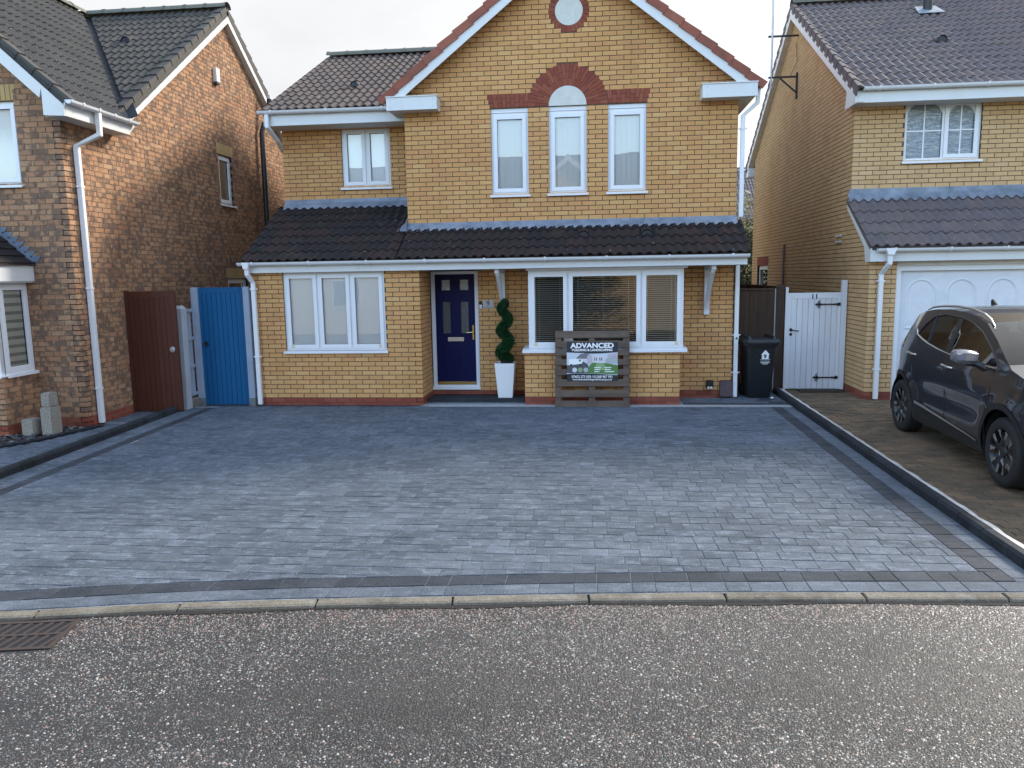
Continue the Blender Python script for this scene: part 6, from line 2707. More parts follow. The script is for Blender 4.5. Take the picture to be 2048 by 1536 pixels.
mb.box(6.27, 6.335, 1.0, 9.0, 1.792, 1.822)
mb.build('fence_rail', M['wood_fence'], f2)

# wheelie bin
wb = empty('wheelie_bin', (5.815, .14, ground_z(.1)))
tag(wb, 'dark wheelie bin with white house number sticker beside the downpipe', 'bin')


def bin_ring(w, d, z, r, y0=0.0, n=5):
    pts = []
    for (cx_, cy_, a0) in ((w - r, d - r, 0), (-w + r, d - r, 90), (-w + r, -d + r, 180), (w - r, -d + r, 270)):
        for k in range(n):
            a = rad(a0 + 90 * k / (n - 1))
            pts.append((cx_ + math.cos(a) * r, cy_ + math.sin(a) * r + y0, z))
    return pts


mb = MB()
mb.loft([bin_ring(.175, .20, .0, .04, .03), bin_ring(.185, .22, .03, .05, .03), bin_ring(.232, .275, .80, .05), bin_ring(.236, .28, .86, .05), bin_ring(.265, .31, .865, .04), bin_ring(.268, .315, .905, .04)], True, True)
body = mb.build('bin_body', M['bin_plastic'], wb, smooth=40)
mb = MB()
mb.loft([bin_ring(.285, .33, .907, .05), bin_ring(.290, .335, .945, .05), bin_ring(.278, .32, .975, .06), bin_ring(.20, .24, .985, .08)], True, True)
mb.build('bin_lid', M['bin_plastic'], wb, smooth=40)
for sg in (-1, 1):
    mb = MB()
    mb.loft([bin_ring(.03, .28, .976, .015), bin_ring(.02, .26, 1.025, .012)], True, True)
    for i in range(len(mb.v)):
        mb.v[i] = (mb.v[i][0] + sg * .20, mb.v[i][1], mb.v[i][2])
    mb.build('lid_rib', M['bin_plastic'], wb, smooth=40)
mb = MB()
mb.tube([(-.18, .36, .90), (.18, .36, .90)], .016, 8)
mb.build('bin_handle', M['bin_plastic'], wb)
for sg in (-1, 1):
    mb = MB()
    mb.lathe([(.0, sg * .165), (.09, sg * .165), (.10, sg * .175), (.10, sg * .205), (.09, sg * .215), (0, sg * .215)], (0, .24, .10), 'X', 16)
    mb.build('wheel', M['rubber'], wb, smooth=40)
# the sticker: a house outline, the number, lines of small print
fy = -.2715
tilt = lambda z: -.2585 - (z - .60) * .0715 - .0025
st = MB()
hx = .055
prof = [(-.055, .655), (.055, .655), (.055, .725), (.070, .725), (0, .805), (-.070, .725), (-.055, .725)]
st.prism([(x + hx, tilt(z), z) for x, z in prof], (0, .0015, 0))
sk = st.build('sticker', M['print_white'], wb)
text('9', .092, (hx - .004, tilt(.70) - .0015, .70), 'ink_dark', sk, 'sticker_number', bold=.004)
for k, (w_, zz, m_) in enumerate(((.085, .640, 'print_grey'), (.075, .615, 'print_grey'), (.075, .592, 'print_white'), (.045, .570, 'print_white'))):
    mb = MB()
    mb.prism([(hx - w_, tilt(zz), zz), (hx + w_, tilt(zz), zz), (hx + w_, tilt(zz + .009), zz + .009), (hx - w_, tilt(zz + .009), zz + .009)], (0, .0015, 0))
    mb.build('small_print', M[m_], sk)
for o in (wb,):
    o.rotation_euler = (0, 0, rad(4))
# pebble by the bin
mb = MB()
mb.lathe([(0, 0), (.022, .004), (.026, .014), (.015, .026), (0, .029)], (6.02, -.10, ground_z(-.1)), 'Z', 9)
o = mb.build('pebble', M['print_white'], None, smooth=50)
tag(o, 'small white pebble on the paving at the foot of the bin', 'pebble')

# pallet leaning on the bay, with the advertising board
pa = empty('pallet', (2.50, -.90, ground_z(-.9) + .002))
pa.rotation_euler = (rad(-7.0), 0, 0)
tag(pa, 'weathered wooden pallet leaning against the bay window', 'pallet')
PW, PH = 1.17, 1.205
rows_ = [(.0, .10), (.155, .265), (.325, .44), (.505, .60), (.66, .755), (.815, .905), (.945, 1.045), (1.095, 1.205)]
for (a, b) in rows_:
    mb = MB()
    e = RND.uniform(-.002, .002)
    mb.hexa([(0, e, a), (PW, -e, a + RND.uniform(-.004, .004)), (PW, .02, a), (0, .02, a)], [(0, e, b), (PW, -e, b + RND.uniform(-.004, .004)), (PW, .02, b), (0, .02, b)])
    mb.build('board', M['wood_pallet'], pa, bevel=.003)
for xx in (.0, .53, 1.07):
    mb = MB()
    mb.box(xx + .002, xx + .10, .0205, .045, .005, 1.20)
    mb.build('stringer', M['wood_pallet_up'], pa, bevel=.003)
    for zz in (.0, .53, 1.06):
        mb = MB()
        mb.box(xx + .004, xx + .098, .0455, .12, zz + .005, zz + .14)
        mb.build('pallet_block', M['wood_pallet'], pa)
for xx in (.0, .53, 1.07):
    mb = MB()
    mb.box(xx, xx + .10, .1205, .142, .0, 1.205)
    mb.build('back_board', M['wood_pallet_up'], pa)

sg = empty('sign_board', (2.50, -.90, ground_z(-.9) + .002))
sg.rotation_euler = (rad(-7.0), 0, 0)
tag(sg, 'builder advertising board with photo montage fixed to the pallet', 'sign')
SX0, SX1, SZ0, SZ1 = .185, .985, .415, 1.025
yf = -.010
mb = MB()
mb.box(SX0, SX1, yf, -.003, SZ0, SZ1)
sb = mb.build('panel', M['sign_navy'], sg, bevel=.002)


def flat(name, pts, mat, lay_=1):
    m_ = MB()
    y_ = yf - .0006 * lay_
    m_.add([(x, y_, z) for x, z in pts], [tuple(range(len(pts)))])
    return m_.build(name, M[mat], sb, recalc=False)


W_ = SX1 - SX0
H_ = SZ1 - SZ0
U = lambda a, b: (SX0 + W_ * a, SZ0 + H_ * b)
curve_t = [(k / 12, .735 - .035 * math.sin(k / 12 * math.pi) * (1 if k > 4 else .6) + .0) for k in range(13)]
curve_b = [(k / 12, .16 + .03 * math.sin(k / 12 * math.pi + .6)) for k in range(13)]
flat('picture', [U(*p) for p in curve_b] + [U(*p) for p in reversed(curve_t)], 'sign_sky', 1)
flat('picture_road', [U(0, .20), U(.10, .19), U(.45, .20), U(.42, .42), U(.30, .52), U(0, .40)], 'sign_road', 2)
flat('picture_lawn', [U(.40, .195), U(.60, .185), U(.85, .17), U(.999, .16), U(.999, .40), U(.80, .45), U(.50, .47), U(.44, .38)], 'sign_grass', 3)
flat('picture_lawn', [U(.56, .30), U(.80, .26), U(.72, .46), U(.58, .46)], 'sign_grass_pale', 4)
flat('picture_wall', [U(.46, .47), U(.76, .455), U(.76, .66), U(.46, .66)], 'sign_wall', 2)
for xx in (.54, .575, .64, .675):
    flat('picture_window', [U(xx, .52), U(xx + .02, .52), U(xx + .02, .60), U(xx, .60)], 'sign_roof', 5)
flat('picture_house', [U(.76, .45), U(.999, .44), U(.999, .64), U(.90, .66), U(.80, .58), U(.76, .56)], 'print_grey', 3)
flat('picture_sky', [U(.80, .60), U(.999, .62), U(.999, .72), U(.80, .69)], 'sign_pink', 2)
flat('picture_roof', [U(.18, .58), U(.28, .70), U(.42, .72), U(.46, .62), U(.44, .56), U(.24, .56)], 'sign_roof', 3)
flat('picture_bay', [U(.22, .50), U(.45, .50), U(.45, .57), U(.22, .57)], 'sign_wall', 4)
flat('picture_tree', [U(.40, .42), U(.50, .45), U(.51, .62), U(.46, .70), U(.40, .64)], 'sign_pink', 5)
flat('picture_van', [U(.04, .40), U(.29, .44), U(.32, .50), U(.27, .57), U(.04, .56)], 'print_white', 6)
flat('picture_van_window', [U(.24, .50), U(.29, .50), U(.265, .555), U(.235, .555)], 'sign_roof', 7)
for xx in (.085, .27):
    flat('picture_wheel', [(U(xx, .41)[0] + math.cos(2 * math.pi * k / 12) * .017, U(xx, .41)[1] + math.sin(2 * math.pi * k / 12) * .017) for k in range(12)], 'ink_dark', 8)
for xx, m_ in ((.155, 'sign_wall'), (.265, 'sign_grass_pale'), (.375, 'print_grey')):
    flat('picture_disc', [(U(xx, .28)[0] + math.cos(2 * math.pi * k / 18) * .038, U(xx, .28)[1] + math.sin(2 * math.pi * k / 18) * .038) for k in range(18)], m_, 8)
for xx in (.54, .745):
    for k, w_ in enumerate((.13, .12, .10 if xx < .6 else .19)):
        zz = .33 - k * .053
        flat('picture_caption', [U(xx, zz), U(xx + w_, zz), U(xx + w_, zz + .022), U(xx, zz + .022)], 'print_white', 9)
RT = (rad(90), 0, 0)
xm = (SX0 + SX1) / 2
text('ADVANCED', .105, (xm, yf - .0045, SZ0 + H_ * .905), 'print_white', sb, 'lettering', RT, bold=.0045, sx=1.17, space=1.02)
text('BUILDING & LANDSCAPING', .050, (xm, yf - .0045, SZ0 + H_ * .793), 'print_white', sb, 'lettering', RT, bold=.0022, sx=1.02)
text('07453 273 509 / 01268 967 991', .058, (xm, yf - .0045, SZ0 + H_ * .100), 'print_white', sb, 'lettering', RT, bold=.0010, sx=.86)
text('www.advancedbuildingandlandscaping.co.uk', .039, (xm, yf - .0045, SZ0 + H_ * .032), 'print_white', sb, 'lettering', RT, bold=.0008, sx=.90)

# planter and spiral topiary
pz = .063
px, py = 1.64, -.24
mb = MB()
b_, t_, h_ = .118, .168, .58
mb.loft([[(px + sx_ * w_, py + sy_ * w_, z) for sx_, sy_ in ((-1, -1), (1, -1), (1, 1), (-1, 1))] for (w_, z) in ((b_, pz), (t_, pz + h_), (t_ - .014, pz + h_), (t_ - .02, pz + h_ - .05))], True, False)
mb.add([(px - .15, py - .15, pz + h_ - .05), (px + .15, py - .15, pz + h_ - .05), (px + .15, py + .15, pz + h_ - .05), (px - .15, py + .15, pz + h_ - .05)], [(0, 1, 2, 3)])
o = mb.build('planter', M['planter_white'], None, bevel=.004)
tag(o, 'tall tapered white planter standing on the dark door step', 'planter')
tp = empty('spiral_topiary', (px, py, pz + h_ - .05))
tag(tp, 'dark green spiral topiary plant growing in the white planter', 'plant')
mb = MB()
mb.lathe([(.075, .0), (.092, .085), (.085, .085), (.080, .06), (0, .06)], (0, 0, .001), 'Z', 18)
mb.build('inner_pot', M['black_plastic'], tp, smooth=40)
mb = MB()
mb.tube([(0, 0, .05), (.01, 0, .5), (.02, 0, 1.0)], .009, 6)
mb.build('stem', M['bark'], tp)
rs = random.Random(9)
NL = 21000
V, F, A = [], [], []
for i in range(NL):
    s_ = rs.random()
    turns = 2.75
    ang = s_ * turns * 2 * math.pi + .9
    amp = .066 * (1 - .30 * s_) if s_ < .9 else .062 * .7 * (1 - s_) / .1
    core = Vector((math.cos(ang) * amp, math.sin(ang) * amp, .09 + s_ * 1.0))
    rr = .104 * (1 - .34 * s_) * (1 if s_ < .94 else math.sqrt(max(0.02, (1 - s_) / .06)))
    th, ph = rs.uniform(0, 6.283), math.acos(rs.uniform(-1, 1))
    n_ = Vector((math.sin(ph) * math.cos(th), math.sin(ph) * math.sin(th), math.cos(ph) * .8))
    p = core + n_ * rr * rs.uniform(.66, 1.22)
    d = (n_ + Vector((rs.uniform(-.7, .7), rs.uniform(-.7, .7), rs.uniform(-.4, .9)))).normalized()
    sd = d.cross(Vector((rs.uniform(-1, 1), rs.uniform(-1, 1), rs.uniform(-1, 1)))).normalized()
    L_, w_ = rs.uniform(.010, .022), rs.uniform(.004, .009)
    k = len(V)
    V += [p - d * L_, p + sd * w_, p + d * L_, p - sd * w_]
    F.append((k, k + 1, k + 2, k + 3))
    A.append(rs.random() * .98 + .01)
lm = MB()
lm.v, lm.f, lm.r, lm.mi = [tuple(v) for v in V], [list(f) for f in F], A, [0] * len(F)
lm.build('foliage', M['topiary_leaf'], tp, recalc=False)
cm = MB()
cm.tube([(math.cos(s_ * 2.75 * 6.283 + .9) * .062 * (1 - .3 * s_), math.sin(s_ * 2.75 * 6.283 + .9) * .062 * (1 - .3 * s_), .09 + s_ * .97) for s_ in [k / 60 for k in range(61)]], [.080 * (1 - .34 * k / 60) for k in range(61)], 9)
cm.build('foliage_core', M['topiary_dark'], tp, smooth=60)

# granite-finish blocks by the left house
for (x0, x1, y0, y1, z0, z1, lab) in ((-4.87, -4.68, -3.16, -2.97, 0, .235, 'single low speckled concrete block on the slate, left of the taller pair'),
                                      (-4.60, -4.42, -3.12, -2.92, 0, .40, 'taller speckled concrete block standing on the slate by the brick corner'),
                                      (-4.585, -4.44, -3.10, -2.93, .402, .60, 'speckled concrete block balanced on top of the taller block')):
    mb = MB()
    g0 = ground_z(-3) - .018
    mb.box(x0, x1, y0, y1, g0 + z0, g0 + z1)
    o = mb.build('stone_block', M['granite'], None, bevel=.014)
    tag(o, lab, 'block', 'speckled concrete blocks by the left house')

# ------------------------------------------------------------------ background between the houses
bh = empty('distant_house', (0, 0, 0))
tag(bh, 'distant house with tiled roof seen in the gap between the houses', 'house')
DY = 26.0
mb = MB()
mb.box(6.5, 11.3, DY, DY + 7, -.2, 4.6)
mb.prism([(11.3, DY, 4.6), (11.3, DY + 7, 4.6), (11.3, DY + 3.5, 7.4)], (-.1, 0, 0))
mb.build('wall', M['brick_cream'], bh)
HB = House.__new__(House)
HB.root, HB.bricks, HB.tiles = bh, [], []
dv_ = Vector((0, 1, .72)).normalized()
tiled_slope(HB, Vector((6.0, DY - .4, 4.55)), (1, 0, 0), dv_, 5.5, 4.75, .32, 'tile_plum')
finish_tiles(HB, 120)
roof_deck(HB, 'roof', [(6.0, DY - .4, 4.53), (11.5, DY - .4, 4.53), (11.5, DY + 3.5, 7.34), (6.0, DY + 3.5, 7.34)], .1, 'tile_plum')
ridge_tiles(HB, (6.0, DY + 3.5, 7.42), (11.5, DY + 3.5, 7.42), 'tile_plum')
mb = MB()
mb.prism([(11.52, DY - .4, 4.5), (11.52, DY + 3.5, 7.3), (11.52, DY + 3.5, 7.05), (11.52, DY - .4, 4.25)], (.03, 0, 0))
mb.build('bargeboard', M['soffit'], bh)


def leafy(name, label, c, r, n, mat, seed, cat='shrub', size=(.05, .09), stems=5, thin=.0):
    t_ = empty(name, c)
    tag(t_, label, cat)
    q = random.Random(seed)
    mb_ = MB()
    for k in range(stems):
        a = q.uniform(0, 6.28)
        mb_.tube([(q.uniform(-.15, .15), q.uniform(-.15, .15), 0), (math.cos(a) * r[0] * .3, math.sin(a) * r[1] * .3, r[2] * .8), (math.cos(a) * r[0] * .6, math.sin(a) * r[1] * .6, r[2] * 1.6)], [.05, .03, .012], 6)
    mb_.build('trunk', M['bark'], t_)
    lb_ = MB()
    clumps = [(q.uniform(-1, 1), q.uniform(-1, 1), q.uniform(-.9, 1), q.uniform(.22, .5)) for _ in range(34)]
    for i in range(n):
        cl = q.choice(clumps)
        th, ph = q.uniform(0, 6.283), math.acos(q.uniform(-1, 1))
        rr = q.uniform(.3, 1.0) ** .5 * cl[3]
        p = Vector(((cl[0] * .72 + math.sin(ph) * math.cos(th) * rr) * r[0], (cl[1] * .72 + math.sin(ph) * math.sin(th) * rr) * r[1], r[2] + (cl[2] * .72 + math.cos(ph) * rr) * r[2]))
        d = Vector((q.uniform(-1, 1), q.uniform(-1, 1), q.uniform(-1, .6))).normalized()
        sd = d.cross(Vector((q.uniform(-1, 1), q.uniform(-1, 1), q.uniform(-1, 1)))).normalized()
        L_ = q.uniform(*size)
        lb_.add([p - d * L_, p + sd * L_ * .45, p + d * L_, p - sd * L_ * .45], [(0, 1, 2, 3)], q.random() * .98 + .01)
    lb_.build('crown', M[mat], t_, recalc=False)
    return t_


leafy('evergreen_shrub', 'dark evergreen shrub behind the fence in the gap between the houses', (7.6, 12.5, 0), (1.5, 1.1, 1.75), 9000, 'shrub_leaf', 4)
leafy('bare_tree', 'pale twiggy tree above the dark shrub in the gap between the houses', (8.6, 17.0, 0), (1.7, 1.2, 2.4), 5200, 'pale_leaf', 8, 'tree', (.05, .10), 9)


# ------------------------------------------------------------------ the house across the road, seen mirrored in the panes
HO = House.__new__(House)
HO.root, HO.bricks, HO.tiles = tag(empty('facing_house'), 'pale house across the road, seen only mirrored in the upstairs windows', 'house'), [], []
oy = -19.2
mb = MB()
mb.box(-10, 13, oy - 8, oy, -.2, 4.9)
mb.build('wall', M['render_cream'], HO.root)
mb = MB()
mb.prism([(-.4, oy + 1.3, -.2), (4.6, oy + 1.3, -.2), (4.6, oy + 1.3, 4.6), (2.1, oy + 1.3, 6.5), (-.4, oy + 1.3, 4.6)], (0, -1.3, 0))
mb.build('gable_wall', M['brick_cream'], HO.root)
roof_deck(HO, 'roof', [(-10.3, oy + .35, 4.85), (13.3, oy + .35, 4.85), (13.3, oy - 4, 7.5), (-10.3, oy - 4, 7.5)], .12, 'tile_slate_grey')
roof_deck(HO, 'roof', [(-10.3, oy - 8.35, 4.85), (13.3, oy - 8.35, 4.85), (13.3, oy - 4.01, 7.5), (-10.3, oy - 4.01, 7.5)], .12, 'tile_slate_grey')
for sg2 in (-1, 1):
    roof_deck(HO, 'gable_roof', [(2.1 + sg2 * 2.85, oy + 1.6, 4.42), (2.1, oy + 1.6, 6.72), (2.1, oy - 3, 6.72), (2.1 + sg2 * 2.85, oy - 3, 4.42)], .12, 'tile_plum')
    mb = MB()
    mb.prism([(2.1 + sg2 * 2.85, oy + 1.62, 4.36), (2.1, oy + 1.62, 6.68), (2.1, oy + 1.62, 6.46), (2.1 + sg2 * 2.85, oy + 1.62, 4.14)], (0, .03, 0))
    mb.build('bargeboard', M['fascia_white'], HO.root)
for (wx, wz, wy2) in ((-7, 3.1, oy), (-4, 3.1, oy), (1.2, 2.9, oy + 1.3), (3.0, 2.9, oy + 1.3), (7, 3.1, oy), (10, 3.1, oy), (-7, .9, oy), (-3.5, .9, oy), (2.1, .9, oy + 1.3), (8.5, .9, oy)):
    mb = MB()
    mb.box(wx - .6, wx + .6, wy2 + .001, wy2 + .05, wz, wz + 1.15)
    wo = mb.build('window', M['upvc'], HO.root)
    mb = MB()
    mb.box(wx - .53, wx + .53, wy2 + .051, wy2 + .055, wz + .07, wz + 1.08)
    mb.build('pane', M['glass_obscure'], wo)

leafy('added_hedge', 'made-up dark hedge added across the road to darken the bay window reflection', (1.7, -16.6, 0), (2.9, .6, 1.12), 9000, 'shrub_leaf', 21, 'hedge', (.05, .09), 8)  # unseen, added to darken what the bay panes mirror


# ------------------------------------------------------------------ car on the right-hand drive
car = empty('parked_car', (8.065, -3.78, ground_old(-3.78)), -.03)
tag(car, 'dark grey crossover car parked nose-out in front of the white garage door', 'car')
WR, WF, WZ = 1.47, -1.29, .350


def car_x(y, z):
    if z < .75:
        h = .925 - .055 * ((.75 - z) / .5) ** 2
    elif z < 1.14:
        h = .925 - .030 * ((z - .75) / .39) ** 2
    else:
        h = .895 - (z - 1.14) * .36 - .05 * max(0, z - 1.45)
    h -= .030 * math.exp(-((z - .66) / .13) ** 2) * max(0, 1 - (y / 1.05) ** 4)      # hollow in the doors
    h += .010 * math.exp(-((z - 1.02) / .035) ** 2)
    for wy in (WR, WF):
        d = math.hypot(y - wy, z - WZ)
        h += .022 * math.exp(-((d - .47) / .09) ** 2)
    if y > 1.25:
        h -= .20 * ((y - 1.25) / .85) ** 2
    if y < -1.45:
        h -= .24 * ((-1.45 - y) / .80) ** 2.2
    return h


def CS(y, z, side=-1, off=0.0):
    return Vector((side * (car_x(y, z) + off), y, z))


def arc(wy, r, a0, a1, n):
    return [(wy + math.cos(rad(a0 + (a1 - a0) * k / n)) * r, WZ + math.sin(rad(a0 + (a1 - a0) * k / n)) * r) for k in range(n + 1)]


AR = .425
outline = [(2.0, .30), (2.09, .38), (2.13, .60), (2.10, .82), (2.05, 1.02), (1.97, 1.16), (1.80, 1.235), (1.70, 1.29), (1.62, 1.40), (1.50, 1.565), (1.30, 1.615), (1.0, 1.652), (.6, 1.668), (.2, 1.655), (-.15, 1.62), (-.44, 1.565),
           (-.80, 1.42), (-1.10, 1.275), (-1.33, 1.17), (-1.60, 1.115), (-1.90, 1.055), (-2.08, .98), (-2.18, .86), (-2.22, .66), (-2.20, .42), (-2.10, .27)]
z_s = .235
outline += [(WF - AR * math.cos(math.asin((.27 - WZ) / AR)) - .0, .27)] + arc(WF, AR, 180 + 8, 0 - 12, 18) + [(-.75, z_s), (0, z_s), (.9, z_s)] + arc(WR, AR, 180 + 12, 0 - 5, 18) + [(1.92, .30)]
DLO = [(1.21, 1.335), (1.0, 1.29), (.77, 1.255), (.47, 1.22), (.16, 1.195), (-.28, 1.175), (-.72, 1.16), (-1.06, 1.165), (-1.0, 1.215), (-.72, 1.352), (-.43, 1.475), (-.1, 1.555), (.2, 1.592), (.68, 1.602), (.93, 1.565), (1.08, 1.47)]
CLAD = [[(x, z) for x, z in arc(WF, AR + .062, 188, -14, 20)] + list(reversed(arc(WF, AR - .02, 188, -14, 20))),
        arc(WR, AR + .062, 194, -8, 20) + list(reversed(arc(WR, AR - .02, 194, -8, 20))),
        [(-.84, .20), (-.80, .325), (-.74, .345), (.2, .405), (.96, .47), (1.0, .44), (1.06, .20)],
        [(1.90, .2), (1.92, .50), (2.2, .52), (2.2, .2)], [(-1.72, .2), (-1.74, .46), (-2.3, .50), (-2.3, .2)]]
PILLAR_B = [(.10, 1.10), (.235, 1.10), (.30, 1.70), (.17, 1.70)]


def inside(p, poly):
    x, y = p
    c = False
    n = len(poly)
    for i in range(n):
        x1, y1 = poly[i]
        x2, y2 = poly[(i + 1) % n]
        if (y1 > y) != (y2 > y) and x < (x2 - x1) * (y - y1) / (y2 - y1) + x1:
            c = not c
    return c


def side_mesh():
    pts, edges = [], []

    def loop(poly, closed=True):
        o = len(pts)
        for p in poly:
            pts.append(Vector(p))
        n = len(poly)
        for i in range(n if closed else n - 1):
            edges.append((o + i, o + (i + 1) % n))
    loop(outline)
    loop(DLO)
    for c in CLAD[:3]:
        loop(c)
    loop(PILLAR_B)
    y = -2.25
    while y < 2.2:
        z = .22
        while z < 1.7:
            if inside((y, z), outline):
                pts.append(Vector((y, z)))
            z += .055
        y += .07
    vs_, es, fs, *_ = delaunay_2d_cdt(pts, edges, [], 0, 1e-4)
    groups = {'paint': [], 'glass': [], 'clad': [], 'gloss': []}
    for f in fs:
        cx_ = sum(vs_[i].x for i in f) / 3
        cz_ = sum(vs_[i].y for i in f) / 3
        if not inside((cx_, cz_), outline):
            continue
        if inside((cx_, cz_), DLO):
            g = 'gloss' if inside((cx_, cz_), PILLAR_B) else 'glass'
        elif any(inside((cx_, cz_), c) for c in CLAD):
            g = 'clad'
        else:
            g = 'paint'
        groups[g].append(f)
    return vs_, groups


sv, sg_ = side_mesh()
for side in (-1, 1):
    for g, nm, mt, off in (('paint', 'body_side', 'car_paint', 0), ('glass', 'side_window', 'glass_privacy' if side < 0 else 'car_interior', -.006), ('clad', 'cladding', 'car_cladding', .006), ('gloss', 'door_pillar', 'car_cladding', -.003)):
        mb = MB()
        used = {}
        for f in sg_[g]:
            ids = []
            for i in f:
                if i not in used:
                    used[i] = len(mb.v)
                    mb.v.append(tuple(CS(sv[i].x, sv[i].y, side, off)))
                ids.append(used[i])
            mb.f.append(ids if side < 0 else ids[::-1])
            mb.r.append(0)
            mb.mi.append(0)
        mb.build(nm, M[mt], car, smooth='all', recalc=False)
# skin over the top, nose and tail: y, z, bulge along y, crown in z, part
prof = [(-2.10, .27, -.10, 0, 'front_bumper'), (-2.20, .42, -.12, 0, 'front_bumper'), (-2.22, .66, -.14, 0, 'front_bumper'), (-2.18, .86, -.13, .01, 'front_bumper'), (-2.08, .98, -.10, .02, 'front_bumper'),
        (-1.90, 1.055, -.04, .045, 'bonnet'), (-1.60, 1.115, -.02, .055, 'bonnet'), (-1.33, 1.17, -.03, .045, 'bonnet'), (-1.22, 1.205, -.10, .03, 'windscreen'), (-1.10, 1.275, -.13, .025, 'windscreen'),
        (-.80, 1.42, -.12, .03, 'windscreen'), (-.44, 1.565, -.10, .04, 'roof'), (-.15, 1.62, -.03, .045, 'roof'), (.2, 1.655, 0, .045, 'roof'), (.6, 1.668, 0, .045, 'roof'), (1.0, 1.652, 0, .045, 'roof'), (1.30, 1.615, .02, .045, 'roof'),
        (1.50, 1.565, .10, .04, 'rear_window'), (1.62, 1.40, .14, .02, 'rear_window'), (1.70, 1.29, .15, .01, 'tailgate'), (1.80, 1.235, .15, 0, 'tailgate'), (1.97, 1.16, .10, 0, 'tailgate'), (2.05, 1.02, .08, 0, 'tailgate'), (2.10, .82, .08, 0, 'rear_bumper'), (2.13, .60, .10, 0, 'rear_bumper'), (2.09, .38, .10, 0, 'rear_bumper'), (2.0, .30, .08, 0, 'rear_bumper')]
NT_ = 16
mats_ = {'front_bumper': 'car_paint', 'bonnet': 'car_paint', 'windscreen': 'glass_windscreen', 'roof': 'car_paint', 'rear_window': 'glass_privacy', 'tailgate': 'car_paint', 'rear_bumper': 'car_cladding'}
rings = []
for (y, z, by, cz_, nm) in prof:
    h = car_x(y, z)
    rings.append([(h * t_, y + by * (1 - t_ * t_), z + cz_ * (1 - abs(t_) ** 2.4)) for t_ in [-1 + 2 * k / NT_ for k in range(NT_ + 1)]])
i = 0
while i < len(prof) - 1:
    j = i
    while j < len(prof) - 1 and prof[j][4] == prof[i][4]:
        j += 1
    mb = MB()
    mb.loft(rings[i:j + 1], closed=False, caps=False)
    mb.build(prof[i][4], M[mats_[prof[i][4]]], car, smooth='all', recalc=False)
    i = j
# dark cabin and underside
mb = MB()
mb.box(-.66, .66, -2.0, 1.95, .22, .70)
mb.box(-.78, .78, -.72, .85, .24, .95)
mb.build('underbody', M['car_interior'], car)
mb = MB()
mb.box(-.80, .80, -1.15, 1.55, 1.00, 1.06)
mb.prism([(-.72, -1.15, 1.06), (.72, -1.15, 1.06), (.70, -.80, 1.16), (-.70, -.80, 1.16)], (0, 0, .04))
cabin = mb.build('cabin', M['car_interior'], car)
for (sx_, sy_) in ((-.38, -.05), (.38, -.05), (-.38, .85), (.38, .85)):
    mb = MB()
    mb.hexa([(sx_ - .24, sy_, 1.0), (sx_ + .24, sy_, 1.0), (sx_ + .24, sy_ + .12, 1.0), (sx_ - .24, sy_ + .12, 1.0)], [(sx_ - .18, sy_ + .10, 1.33), (sx_ + .18, sy_ + .10, 1.33), (sx_ + .18, sy_ + .20, 1.33), (sx_ - .18, sy_ + .20, 1.33)])
    mb.box(sx_ - .12, sx_ + .12, sy_ + .12, sy_ + .21, 1.36, 1.52)
    mb.build('seat', M['car_interior'], cabin, bevel=.03)
mb = MB()
mb.tube([(.38 + math.cos(a) * .18, -.62 - math.sin(a) * .05, 1.17 + math.sin(a) * .17) for a in [2 * math.pi * k / 20 for k in range(21)]], .016, 6)
mb.build('steering_wheel', M['car_interior'], cabin)
